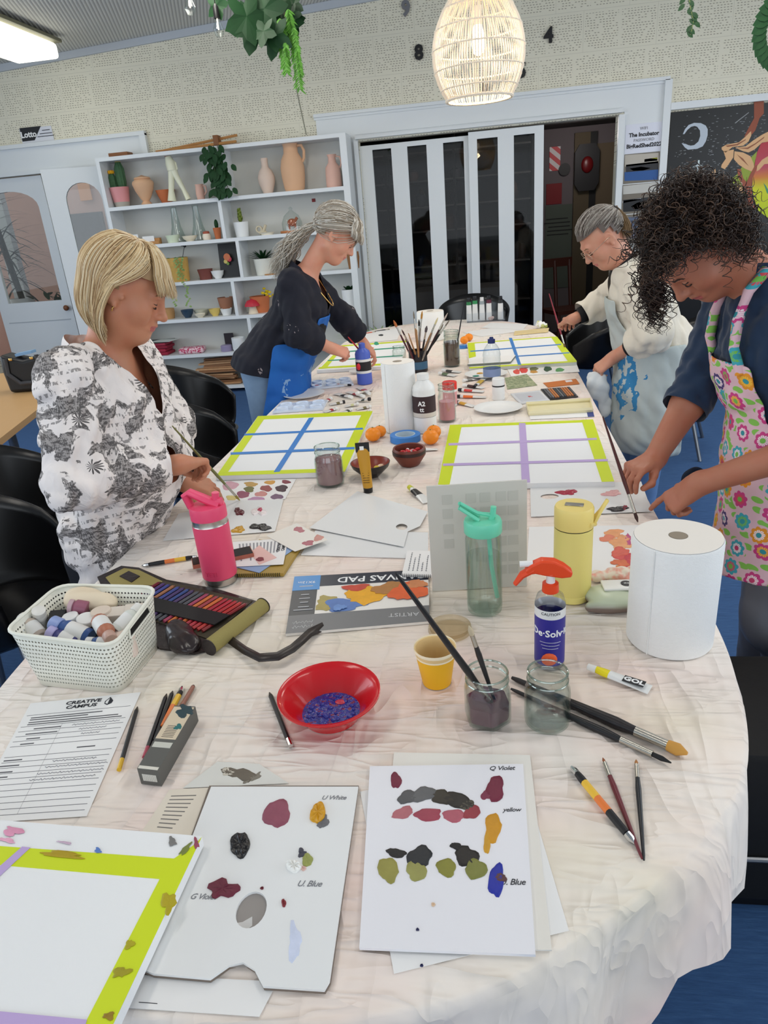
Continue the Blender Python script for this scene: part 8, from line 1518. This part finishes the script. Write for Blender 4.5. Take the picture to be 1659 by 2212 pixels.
# ---- paint tubes
def ptube(label, a, b, w, body, capc, band=None, txt=None, za=.008, group=None, thick=.012, bandf=(.2, .45)):
    """cap end pixel a, crimped end pixel b, w pixel width of the crimp"""
    A_, B_2 = T(*a, za), T(*b, .003); d = B_2-A_; L = d.length; k = w*DEP(A_)/F/2; t = thing('paint_tube', label, 'paint tube', A_, (0, 0, math.atan2(d.y, d.x)), group); hz = A_.z-B_2.z
    m = MB(); m.tube([(0, 0, 0), (L*.14, 0, -hz*.1)], [k*.45, k*.5], 10); m.build('cap', capc, t); rows = []; n = 12
    for i in range(9):
        u = i/8; x = L*(.14+.86*u); hh = thick/2*(1-u)**.7+.0006; ww = k*(.62+.38*u) if i else k*.4; zc = -hz*(.1+.9*u); rows.append([(x, ww*math.cos(2*PI*j/n), max(zc, .0008-A_.z+TZ+hh*0)+hh*math.sin(2*PI*j/n)) for j in range(n)])
    vs = [p for r_ in rows for p in r_]; fs = [(i*n+j, i*n+(j+1) % n, (i+1)*n+(j+1) % n, (i+1)*n+j) for i in range(8) for j in range(n)]+[tuple(range(8*n, 9*n))]; q = MB(); q.add(vs, fs)
    if band:
        for fi, f in enumerate(q.f[:96]):
            if bandf[0] <= (fi//n)/8 < bandf[1]: q.mi[fi] = 1
    q.build('tube_body', [body, band or body], t); 
    if txt: text(txt, k*1.25, 'lettering', WT if txt == 'GOL' else INK, t, (L*.66, 0, -hz*.68+thick*.26), (0, .10, 0), .0004, 'CENTER', 1.1, .0006)
    return t
TW = mat('tube white', (228, 228, 226), .35, .1)
tg = ptube('white paint tube with yellow band and black label block, right', (1270, 1440), (1404, 1490), 34, TW, mat('white cap', (232, 230, 224), .4), plain((232, 214, 20), .4), None, .010, bandf=(.0, .13)); L_ = (T(1404, 1490)-T(1270, 1440)).length
m = MB(); m.rbox((L_*.72, 0, .0), (.036, .018, .0006), .0002, 1); m.build('black_label', BKP, tg, 0); text('GOL', .0145, 'lettering', WT, tg, (L_*.72, 0, .0006), (0, 0, 0), .0003, 'CENTER', 1.15, .0006)
ptube('yellow-capped paint tube lying left of the grey panel', (884, 1052), (925, 1085), 24, TW, mat('lime cap', (206, 206, 60), .4), BKP, None, .010, bandf=(.1, .5)); ptube('small white tube right of the carved bowl', (905, 972), (945, 970), 14, TW, PLAS, None, None, .006)
c_, r, h = stand(796, 1066, 22, 962); OC = mat('ochre tube', (196, 144, 38), .4); tt = thing('paint_tube', 'ochre paint tube standing upright on its black cap beside the bowls', 'paint tube', c_, .1); m = MB(); m.lathe([(r*.9, 0), (r*.95, .016), (r*.8, .017)], 20); m.build('cap', BKP, tt); rows = []
for i in range(7): u = i/6; z = .016+(h-.02)*u; rows.append([((r*(.95+.35*u))*math.cos(2*PI*j/20)-.006*u, r*(.95*(1-u)+.06)*math.sin(2*PI*j/20), z) for j in range(20)])
m = MB(); m.add([p for r_ in rows for p in r_], [(i*20+j, i*20+(j+1) % 20, (i+1)*20+(j+1) % 20, (i+1)*20+j) for i in range(6) for j in range(20)]); o = m.build('tube_body', OC, tt); m = MB(); m.rbox((-.006, 0, h-.006), (r*2.7, .003, .030), .001, 1); m.build('tube_crimp', BKP, tt, 0); m = MB(); m.rbox((-.008, -.0022, h-.008), (r*.8, .001, .012), .0003, 1); m.build('white_emblem', WT, tt, 0)
for k_ in range(7): m = MB(); m.box((.0, 0, 0), (r*1.3, .0006, .0016), Matrix.Translation((-.002, -r*(.9-.09*k_)-.0004, .035+.007*k_))); m.build('printed_line', plain((90, 62, 20)), tt, 0)
rs = random.Random(40)
tl = [((745, 868), (712, 874)), ((760, 858), (726, 850)), ((770, 850), (800, 842)), ((728, 882), (700, 890)), ((775, 872), (745, 878)), ((800, 862), (770, 866)), ((802, 878), (770, 884)), ((786, 856), (752, 846)), ((798, 850), (776, 836)), ((760, 884), (738, 892)), ((716, 860), (700, 868)), ((802, 886), (784, 892))]
for i, (a, b) in enumerate(tl): ptube('crumpled white paint tube in the pile left of the middle roll', a, b, 17, mat('smeared tube', (222, 218, 214), .4, vary=.15, vs=60), plain(rs.choice([(236, 236, 232), (36, 30, 34), (236, 236, 232)])), plain(rs.choice([(40, 34, 36), (172, 60, 66), (206, 204, 150), (60, 70, 66), (120, 110, 70)]), .4), None, .006+.004*(i % 3), 'crumpled tubes left of the middle roll', .010, (.25, .5))
ptube('small white tube with a red square label, left tray', (758, 832), (716, 830), 10, TW, BKP, plain((206, 36, 50)), None, .008, bandf=(.4, .7))
tr = [((990, 842), (1045, 846), (200, 60, 60), 'dark tube with a red band among the tubes right of the pink jar'), ((985, 856), (1050, 858), (230, 110, 40), 'white tube with an orange band, right of the pink jar'), ((1000, 832), (1045, 838), (60, 20, 24), 'tube with dark maroon band behind the orange-banded tube'), ((1024, 836), (1052, 812), (206, 170, 60), 'gold and black labelled tube left of the medium bottle'), ((985, 868), (1025, 878), (206, 160, 60), 'white tube with gold label left of the white plate'), ((1000, 822), (1030, 818), (130, 130, 126), 'grey tube behind the gold tube'), ((948, 806), (985, 812), (90, 110, 80), 'white tube with green marks near the brush jar'), ((955, 800), (995, 804), (60, 60, 60), 'dark streaked tube near the brush jar')]
for a, b, c2, lab in tr: ptube(lab, a, b, 16, TW, BKP if c2[0] > 150 else PLAS, plain(c2, .4), None, .009, None, .012, (.12, .5))
# ---- brush bunch in a dark jar
c_, r, h = stand(905, 806, 40, 756); bj = thing('brush_jar', 'dark jar crowded with brushes behind the middle roll', 'jar', c_); m = MB(); m.lathe([(r*.9, 0), (r, .004), (r, h), (r*.92, h), (r*.9, .01), (0, .008)], 28); m.build('jar_body', mat('dark jar', (30, 28, 34), .25), bj); m = MB(); m.lathe([(r*1.005, h*.15), (r*1.005, h*.5)], 28); m.build('jar_band', plain((60, 100, 130), .4), bj)
BRD = [(850, 692, (190, 110, 60), 1.5, 'orange-brown flat', 1), (868, 712, (70, 40, 40), .9, 'thin dark-tipped', 1), (893, 672, (130, 120, 106), .9, 'tall grey', 1), (912, 672, (186, 130, 50), 1.2, 'golden pointed', 1), (905, 690, (60, 56, 54), 1.3, 'dark round', 1), (922, 704, (90, 80, 84), 1.6, 'broad grey', 1), (946, 686, (220, 208, 160), 1.1, 'cream-tipped', 1), (958, 700, (140, 128, 110), .9, 'slim tan', 1), (967, 676, (196, 180, 170), .9, 'tall pale', 1), (972, 690, (120, 110, 100), .8, 'slender grey', 1), (882, 720, (34, 24, 26), .9, 'black-handled', 0), (934, 718, (150, 40, 52), .9, 'red-handled', 0), (876, 732, (96, 34, 50), 1.0, 'maroon-handled', 0), (950, 712, (160, 160, 150), .9, 'silver-handled', 0), (900, 712, (150, 104, 70), .9, 'wooden', 0)]
for i, (ex, ey, c2, tw, w_, up) in enumerate(BRD): injar(c_, h, ex, ey, .0048, plain([(86, 30, 40), (28, 24, 26), (176, 130, 84), (140, 130, 122)][i % 4], .4), plain(c2, .8), '%s brush in the crowded brush jar' % w_, .24+.004*(i % 4), bool(up), dx=-.012*math.cos(i*2.1), dy=.012*math.sin(i*2.1), zb=.02, tipw=tw, fer=.16, br=.13)
# ---- plates, trays, tins
def plate(label, px_, py_, rp, m_=PLAS): p = T(px_, py_); k = rp*DEP(p)/F; t = thing('plate', label, 'plate', p); m = MB(); m.lathe([(k*.6, 0), (k*.64, .002), (k*.97, .013), (k, .015), (k*.96, .0155), (k*.68, .006), (k*.62, .004), (0, .004)], 44); m.build('plate_dish', m_, t); return t
plate('empty white plate at the left table edge behind the trays', 657, 856, 45); plate('white plate with a rim, in front of the pastel tin', 1076, 886, 52); q = plate('white plate with colourful dabs behind the water bottle', 1050, 812, 46); 
def onplate(q, px_, py_, c2): p = T(px_, py_, .006)-q.location; m = MB(); m.ball(p, (.018, .014, .003), 12); m.build('paint_dab', wet(c2), q)
[onplate(q, *a) for a in ((1037, 806, (206, 150, 40)), (1028, 812, (40, 140, 120)), (1084, 804, (200, 40, 70)), (1065, 814, (70, 90, 170)))]; plate('small white saucer behind the blue bottle', 770, 806, 16)
def icetray(label, px, cols, rows=2): 
    s = Sheet('paint_tray', label, 'tray', px, 0, .008, mat('pale blue plastic tray', (214, 224, 240), .25)); 
    for i in range(cols):
        for j in range(rows): u, v = (i+.5)/cols, (j+.5)/rows; P = s.uv(u, v)-s.o; k = min((s.c[1]-s.c[0]).length/cols, (s.c[3]-s.c[0]).length/rows)*.40; m = MB(); m.lathe([(k, .008), (k, .016), (k*.93, .016), (k*.85, .0085), (0, .0085)], 20, c=(P.x, P.y, 0)); m.build('tray_well', mat('pale blue plastic tray', (214, 224, 240), .25), s.root)
    return s
s_ = icetray('pale blue palette tray with round wells behind the plate', [(672, 824), (756, 815), (764, 829), (668, 840)], 3); s_.blob(684, 832, 5, 2, (190, 40, 70)); icetray('pale blue palette tray at the table edge in front of the plate', [(605, 872), (708, 864), (698, 882), (588, 890)], 3)
s_ = Sheet('instruction_sheet', 'printed sheet with blue edge under the cream tray', 'paper', [(1142, 892), (1280, 884), (1284, 900), (1146, 906)], 0, .0006); s_.puv('blue_edge', [(.9, 0), (1, 0), (1, 1), (.9, 1)], plain((40, 60, 130)))
s_ = Sheet('long_tray', 'long cream plastic tray, right of the white plate', 'tray', [(1137, 877), (1275, 868), (1280, 889), (1142, 897)], .001, .002, mat('cream plastic tray', (234, 224, 184), .4))
for a, b in (((0, 0), (1, 0)), ((1, 0), (1, 1)), ((1, 1), (0, 1)), ((0, 1), (0, 0))): P, Q = s_.uv(*a)-s_.o, s_.uv(*b)-s_.o; m = MB(); m.tube([(P.x, P.y, .010), (Q.x, Q.y, .010)], .009, 4, flat=.35); m.build('tray_side', mat('cream plastic tray', (234, 224, 184), .4), s_.root, 0)
s_ = Sheet('pastel_tin', 'open black tin of grey and brown pastel sticks', 'pastel tin', [(1168, 840), (1230, 835), (1249, 856), (1188, 863)], 0, .004, BKP)
for i in range(11): u = .05+.085*i; s_.puv('pastel_stick', [(u, .1), (u+.06, .1), (u+.06, .9), (u, .9)], plain([(92, 92, 96), (120, 120, 124), (190, 120, 70), (196, 128, 80), (70, 72, 76), (110, 112, 116), (80, 80, 84), (186, 116, 70), (196, 124, 76), (190, 118, 72), (84, 84, 88)][i], .7), .004)
s_ = Sheet('tin_lid', 'white rectangular tin lid with a red mark, left of the pastel tin', 'lid', [(1103, 850), (1167, 843), (1188, 864), (1124, 871)], 0, .005, plain((222, 224, 228), .35)); s_.puv('lid_recess', [(.08, .12), (.92, .12), (.92, .88), (.08, .88)], plain((206, 208, 214), .35)); s_.text('R', .5, .5, .03, plain((206, 50, 60)), bold=.001)
s_ = Sheet('orange_card', 'orange card with a white label near the fleece woman\'s hand', 'card', [(1173, 827), (1244, 818), (1252, 829), (1184, 837)], 0, .0008, plain((198, 112, 44), .6)); s_.puv('white_label', [(.65, .1), (.85, .1), (.85, .45), (.65, .45)], plain((230, 226, 230)))
t = NT('green landscape print'); v = t.co('Object'); t.col(t.ramp(t.noise(v, 40, 5, .7, 1.5), [(.35, (84, 108, 78)), (.5, (150, 160, 120)), (.62, (196, 196, 160)), (.72, (120, 140, 150))])); Sheet('landscape_picture', 'green and grey landscape picture lying behind the pastel tin lid', 'picture', [(1090, 816), (1138, 808), (1161, 832), (1096, 841)], 0, .0008, t.m)
s_ = Sheet('swatch_strip', 'long white sheet with red, olive and green swatches in front of the far canvas', 'paper', [(1096, 797), (1246, 787), (1252, 803), (1104, 813)], 0, .0006)
for a in ((1116, 803, 8, 5, (222, 80, 70)), (1131, 800, 9, 6, (218, 66, 60)), (1133, 793, 9, 3, (130, 66, 50)), (1153, 797, 10, 4, (110, 112, 74)), (1153, 803, 9, 3, (196, 140, 50)), (1183, 797, 8, 6, (52, 88, 58)), (1209, 799, 10, 4, (84, 158, 88))): s_.blob(*a, th=.0008, name='paint_swatch')
s_ = Sheet('closed_notebook', 'white notebook with grey page edges lying on the far right canvas corner', 'notebook', [(1030, 773), (1114, 767), (1103, 781), (1010, 787)], .019, .010, plain((120, 124, 116), .7)); s_.puv('white_cover', [(0, 0), (1, 0), (1, 1), (0, 1)], PAPER)
Sheet('loose_sheet', 'white sheet in front of the tube caddy', 'paper', [(1000, 718), (1080, 706), (1150, 712), (1040, 727)], 0, .0006); Sheet('loose_sheet', 'white sheet right of the tube caddy at the far end', 'paper', [(1060, 697), (1140, 700), (1130, 712), (1040, 708)], .001, .0006)
s_ = Sheet('wooden_ruler_box', 'flat pale wood box near the far right corner', 'box', [(1112, 715), (1186, 708), (1184, 715), (1110, 722)], .001, .008, mat('pale wood', (226, 204, 150), .6)); Sheet('loose_sheet', 'white sheet with a black dot beyond the far left canvas', 'paper', [(790, 717), (868, 708), (858, 734), (765, 742)], 0, .0006).blob(823, 724, 5, 2, (30, 30, 34))
for a, b, c2, lab in (((780, 722), (812, 716), (200, 90, 60), 'orange-handled brush on the far left sheet'), ((806, 716), (842, 711), (60, 60, 64), 'dark-handled brush on the far left sheet')): lbrush(lab, a, b, .004, plain(c2), plain((120, 100, 80)))
for i, (px_, py_, lab) in enumerate(((838, 731, 'teal dab card'), (814, 741, 'green dab card'))): pass
c4_.blob(813, 742, 5, 4, (40, 160, 120)); c4_.blob(802, 752, 6, 2, (230, 90, 60))
V, Fq = surface([ell((0, 0, .018), (.034, .026, .02), k=.02), ell((.022, .004, .012), (.02, .016, .014), k=.02), ell((-.012, .0, .036), (.016, .014, .016), k=.02)], .003, folds(36, .018, 4), .012); t = NT('tissue with green paint'); t.col(t.ramp(t.noise(t.co('Object'), 40, 2), [(.5, (238, 238, 236)), (.62, (190, 196, 90))])); o = npmesh('crumpled_tissue', V, Fq, t.m); o.location = T(1168, 708, .004); tag(o, 'crumpled tissue with green paint by the fleece woman\'s hand', 'tissue')
# ---- clear caddy of tubes
p0, p1 = T(1010, 697), T(1090, 690); cdy = thing('tube_caddy', 'clear plastic caddy of upright paint tubes at the far end', 'caddy', (p0+p1)/2); L_ = (p1-p0).length; PCL = clear('clear acrylic', (232, 238, 244), 1.45, .05, .14)
m = MB(); m.box((0, 0, .003), (L_, .09, .006)); m.build('caddy_base', PCL, cdy, 0)
for x, y, sx, sy in ((-L_/2, 0, .003, .09), (L_/2, 0, .003, .09), (0, -.045, L_, .003), (0, .045, L_, .003)): m = MB(); m.box((x, y, .035 if sy < .05 else .045), (sx, sy, .064 if sy < .05 else .085)); m.build('caddy_side', PCL, cdy, 0)
for i, (px_, c2) in enumerate(((1013, (40, 120, 70)), (1026, (50, 140, 84)), (1041, (150, 160, 164)), (1056, (90, 30, 50)), (1081, (34, 34, 38)))):
    x = (AY(px_, 660, cdy.location.y).x-cdy.location.x); t = thing('paint_tube', 'upright white tube, %s in the clear caddy' % ['leftmost, green-banded', 'second, green-banded', 'third, grey-banded', 'fourth, maroon-banded', 'rightmost, black-banded'][i], 'paint tube', cdy.location+Vector((x, .0, .007))); hh = .17+.008*(i % 2)
    m = MB(); m.lathe([(.022, 0), (.021, .06), (.019, hh*.72)], 16, sq=(1, .6)); m.build('tube_body', TW, t); m = MB(); m.lathe([(.0195, hh*.70), (.0185, hh*.84)], 16, sq=(1, .75)); m.build('colour_band', plain(c2, .4), t); m = MB(); m.lathe([(.015, hh*.84), (.016, hh*.86), (.014, hh), (0, hh)], 14); m.build('cap', BKP if i != 2 else plain((220, 220, 220)), t)
m = MB(); V, Fq = surface([ell((0, 0, .012), (.02, .014, .012), k=.01), ell((.012, 0, .02), (.012, .01, .01), k=.01)], .003, folds(38, .012, 6), .01); o = npmesh('paint_rag', V, Fq, plain((206, 180, 172), .8)); o.location = cdy.location+Vector((.035, -.02, .007)); tag(o, 'small stained rag inside the tube caddy', 'rag')
# ---- the palettes and papers of the blonde woman
s_ = Sheet('palette_paper', 'palette paper with four paint blobs in front of the blonde woman', 'palette', [(402, 1082), (612, 1079), (594, 1147), (352, 1167)], .001, .0012, GLOSSY, outline=[(0, .35), (.1, .3), (.06, .0), (1, 0), (1, 1), (0, 1)])
for a in ((516, 1106, 10, 8, (96, 20, 34)), (559, 1106, 14, 9, (236, 226, 226)), (515, 1145, 14, 6, (200, 150, 36)), (563, 1139, 20, 7, (30, 26, 26))): s_.blob(*a, wetp=True, th=.004, jag=.4)
s_.blob(562, 1103, 6, 4, (190, 70, 96), th=.005)
s_ = Sheet('swatch_sheet', 'white sheet of round mixed-colour swatches below the left canvas', 'paper', [(448, 1040), (640, 1034), (616, 1078), (440, 1088)], 0, .0006)
for a in ((497, 1049, 18, 9, (210, 160, 174)), (542, 1046, 15, 5, (190, 150, 76)), (583, 1042, 13, 4, (206, 150, 60)), (618, 1041, 10, 4, (126, 36, 56)), (538, 1057, 12, 6, (110, 108, 56)), (575, 1055, 12, 7, (150, 74, 72)), (608, 1055, 14, 7, (66, 40, 52)), (525, 1068, 15, 7, (150, 74, 100)), (564, 1067, 13, 6, (206, 140, 134)), (598, 1073, 13, 6, (120, 90, 116)), (554, 1078, 17, 5, (190, 140, 176)), (500, 1076, 12, 6, (216, 196, 120))): s_.blob(*a, th=.0006, jag=.2, name='paint_swatch')
s_ = Sheet('gold_notebook', 'gold-edged spiral notebook under the blue folder', 'notebook', [(560, 1165), (652, 1177), (612, 1238), (505, 1240)], 0, .009, plain((172, 142, 62), .5)); 
for i in range(22): P = s_.uv(.04+.042*i, 1.0)-s_.o; m = MB(); m.tube([(P.x, P.y, .001), (P.x, P.y-.004, .005), (P.x, P.y, .010)], .0009, 5); m.build('spiral_loop', BKP, s_.root)
Sheet('blue_folder', 'light blue paper folder under the printed sheet', 'folder', [(545, 1180), (640, 1183), (560, 1237), (506, 1224)], .010, .0012, plain((150, 176, 216), .6))
s_ = Sheet('printed_sheet', 'white printed sheet lying on the blue folder', 'paper', [(503, 1171), (623, 1162), (612, 1219), (511, 1224)], .0125, .0005)
for i in range(12): s_.puv('printed_line', [(.10+.065*i, .10), (.13+.065*i, .10), (.13+.065*i, .55 if i % 3 else .8), (.10+.065*i, .55 if i % 3 else .8)], plain((150, 150, 156)), .0002)
s_.text('CREATIVE\nCAMPUS', .90, .35, .012, INK, PI/2, bold=.0004); s_.poly('pink_scrap', [(540, 1195), (560, 1178), (598, 1205), (560, 1220)], plain((232, 190, 184), .6), .0006); s_.blob(562, 1208, 9, 4, (130, 40, 56), lift=.001)
s_ = Sheet('phone', 'dark phone in a copper case lying behind the pink bottle', 'phone', [(413, 1206), (540, 1179), (548, 1195), (416, 1222)], .013, .010, plain((176, 104, 84), .4)); s_.puv('dark_screen', [(.01, .03), (.99, .03), (.99, .97), (.01, .97)], mat('phone glass', (44, 34, 34), .15), .0006)
s_ = Sheet('swatch_card', 'small white card with three dusty pink swatches', 'paper', [(575, 1157), (641, 1130), (708, 1166), (637, 1191)], .014, .0008, PAPER2)
for a in ((646, 1144, 11, 6, (186, 120, 128)), (688, 1162, 11, 6, (206, 150, 140)), (666, 1173, 11, 6, (180, 110, 120))): s_.blob(*a, th=.0006, jag=.35, name='paint_swatch')
s_ = Sheet('palette_sheet', 'lower blank palette sheet left of the grey panel', 'paper', [(682, 1145), (925, 1150), (925, 1206), (650, 1198)], .0, .002, GLOSSY)
s_ = Sheet('palette_sheet', 'upper blank palette sheet with a thumb hole, left of the grey panel', 'paper', [(772, 1061), (924, 1105), (872, 1181), (668, 1140)], .005, .0008, GLOSSY, outline=[(0, 0), (1, 0), (1.02, .42), (.94, .62), (1, 1), (0, 1)], hole=(.93-.08, .55, .06, .08))
# ---- canvas pad
s_ = Sheet('canvas_pad', 'canvas pad lying upside down with a painted cover', 'pad', [(636, 1246), (925, 1230), (928, 1342), (617, 1369)], 0, .006, plain((236, 232, 226), .4))
NVC = plain((30, 36, 54), .35); s_.puv('navy_band', [(.0, 0), (1, 0), (1, .22), (.0, .22)], NVC); s_.puv('navy_column', [(0, .22), (.185, .22), (.185, .72), (0, .72)], plain((36, 40, 48), .35)); s_.puv('blue_square', [(0, 0), (.2, 0), (.2, .28), (0, .28)], plain((64, 140, 206), .35), .0004, .0004); s_.puv('grey_band', [(0, .72), (1, .72), (1, 1), (0, 1)], plain((118, 118, 120), .4))
s_.text('CANVAS PAD', .66, .12, .036, WT, PI, bold=.0006, wide=.95, lift=.0008); s_.text('9X12in', .10, .13, .014, WT, PI, lift=.001); [s_.puv('printed_line', [(.10-n, v), (.10+n, v), (.10+n, v+.014), (.10-n, v+.014)], plain((190, 190, 194)), .0003, .0008) for n, v in ((.05, .2), (.03, .36), (.04, .43), (.03, .5), (.04, .58), (.07, .63))]; s_.text('ARTIST', .82, .85, .020, plain((200, 200, 202)), PI, lift=.0006); [s_.scrib(.04, .18, v, .03, 0, WT) for v in (.84, .91)]
def uvblob(s, u, v, ru, rv, c2, seed, lift=.0006, jag=.25):
    rg_ = random.Random(seed); pts = []
    for i in range(26): a = 2*PI*i/26; k = 1+jag*rg_.uniform(-.6, .6)+.15*math.sin(3*a+seed); pts.append((min(.995, max(.19, u+ru*k*math.cos(a))), min(.715, max(.225, v+rv*k*math.sin(a)))))
    s.puv('cover_painting', pts, dry(c2), .0004, lift)
for i, a in enumerate(((.28, .55, .10, .13, (176, 160, 96)), (.40, .60, .14, .12, (96, 128, 190)), (.56, .44, .16, .17, (232, 168, 26)), (.47, .30, .10, .06, (196, 70, 50)), (.72, .36, .13, .12, (176, 120, 60)), (.86, .44, .14, .17, (226, 96, 40)), (.92, .32, .08, .08, (206, 130, 80)), (.36, .66, .05, .05, (110, 146, 206)))): uvblob(s_, *a, i+1, .0005+.0004*i)
s_ = Sheet('spiral_notepad', 'small spiral notepad with handwriting on the canvas pad corner', 'notebook', [(880, 1189), (938, 1190), (932, 1243), (868, 1241)], .007, .006, PAPER)
for i in range(5): s_.scrib(.85, (.1, .3, .15, .5, .2)[i], .2+.15*i, .03, 1)
for i in range(16): P = s_.uv(.03+.062*i, 1.0)-s_.o; m = MB(); m.tube([(P.x, P.y+.003, .0065), (P.x, P.y-.003, .004), (P.x, P.y, 0)], .0008, 5); m.build('spiral_loop', BKP, s_.root)
# ---- grey panel standing up
q0, q1 = T(934, 1277), T(1138, 1265); d = q1-q0; ctr_ = (q0+q1)/2; W_ = d.length; lo_z, hi_z = 0, .6
for _ in range(30):
    mz = (lo_z+hi_z)/2
    if PX((ctr_.x, ctr_.y, TZ+mz))[1] > 1043: lo_z = mz
    else: hi_z = mz
gp = thing('standing_board', 'grey-white panel standing on edge with faint grey square swatches', 'panel', ctr_, math.atan2(d.y, d.x)); H_ = lo_z; m = MB(); m.rbox((0, 0, H_/2), (W_, .004, H_), .0008, 1); m.build('panel_board', plain((206, 202, 194), .6), gp, 0)
for i, x in enumerate((-.30, -.06, .08, .24, .36)):
    for j, z in enumerate((.87, .74, .60, .46, .30, .18)):
        if (i in (0,) and j > 3) or (i in (1, 2) and j > 1): continue
        m = MB(); m.rbox((W_*x, -.0024, H_*z), (W_*.10, .0006, H_*.085), .0002, 1); m.build('grey_swatch', plain((195-j, 192-j, 184-j), .6), gp, 0)
# support foot of the panel
m = MB(); m.box((0, .03, .002), (.06, .06, .004)); m.box((0, .004, H_*.3), (.05, .003, H_*.6)); m.build('back_prop', plain((196, 190, 180)), gp, 0)
# ---- right side papers
s_ = Sheet('palette_paper', 'palette paper with crimson blob and thumb hole below the purple-taped canvas', 'palette', [(1145, 1046), (1385, 1040), (1408, 1104), (1147, 1116)], .001, .0012, GLOSSY, hole=(.17, .42, .08, .08))
for a in ((1225, 1064, 19, 6, (170, 34, 62)), (1322, 1066, 20, 6, (226, 170, 170)), (1335, 1100, 19, 6, (34, 28, 34)), (1350, 1097, 6, 4, (160, 50, 70))): s_.blob(*a, wetp=True, th=.003, jag=.4)
s_ = Sheet('salmon_study', 'white sheet with salmon and red brush marks beside the yellow flask', 'paper', [(1143, 1138), (1392, 1134), (1412, 1233), (1137, 1236)], 0, .0008)
for a in ((1325, 1152, 22, 9, (230, 160, 110)), (1312, 1163, 18, 7, (224, 130, 100)), (1340, 1168, 20, 12, (228, 160, 110)), (1345, 1180, 18, 8, (232, 170, 120)), (1340, 1192, 22, 9, (214, 96, 80)), (1350, 1204, 20, 10, (206, 80, 76)), (1340, 1216, 18, 8, (212, 110, 70)), (1342, 1226, 12, 6, (220, 140, 80)), (1357, 1165, 7, 12, (190, 80, 130)), (1360, 1210, 14, 16, (196, 60, 74))): s_.blob(*a, th=.0007, jag=.35, lift=.00008*(a[0] % 9), name='paint_swatch')
V, Fq = surface([ell((0, 0, .010), (.05, .02, .011), k=.02), ell((.04, .004, .012), (.03, .018, .012), k=.02)], .003, folds(28, .016, 7), .01); t = NT('peach tissue'); t.col(t.ramp(t.noise(t.co('Object'), 45, 2), [(.45, (236, 222, 204)), (.6, (232, 160, 140))])); o = npmesh('stained_tissue', V, Fq, t.m); o.location = T(1318, 1252, .002); tag(o, 'crumpled tissue with peach stains behind the wipes pack', 'tissue')
p = T(1322, 1318); wp = thing('wipes_pack', 'soft pack of wipes with white lid, half behind the large roll', 'pack', p, .05); V, Fq = surface([ell((.01, .03, .016), (.055, .036, .02), k=.02), cap((-.045, -.004, .010), (.05, -.006, .010), .010, k=.02), cap((-.045, .05, .012), (.05, .055, .012), .011, k=.02)], .0035, folds(14, .010, 3), .01); t = NT('wipes wrapper'); sz = t.n('ShaderNodeSeparateXYZ'); t.l(t.co('Object'), sz.inputs[0]); t.col(t.ramp(sz.outputs[2], [(.012, (122, 104, 96)), (.022, (196, 206, 182)), (.04, (206, 214, 190))])); t.b.inputs['Roughness'].default_value = .3; npmesh('wrapper', V, Fq, t.m, None, wp)
m = MB(); m.rbox((.016, .034, .038), (.06, .04, .006), .003, 2); m.build('lid', PLAS, wp); m = MB(); m.lathe([(.011, 0), (.011, .001), (0, .001)], 20, c=(.034, .034, .0412)); m.build('lid_emblem', BKP, wp); text('the', .008, 'lettering', WT, wp, (.034, .034, .0425), depth=.0002)
# ---- cloth held by the woman in the fleece
Q0 = P3(1275, 812, 3.36); V, Fq = surface([cap(Q0, Q0+A(.04, 0, -.06), .018, .035, k=.03, sq=(A(0, 1, 0), .5)), cap(Q0+A(.045, 0, -.05), Q0+A(.075, 0, -.18), .035, .022, k=.03, sq=(A(0, 1, 0), .5))], .005, folds(14, .020, 5), .012)
o = npmesh('glove', V-Q0, Fq, mat('white cloth glove', (226, 230, 230), .6)); o.location = Q0; tag(o, 'white limp cloth glove hanging from the fleece woman\'s hand', 'glove')
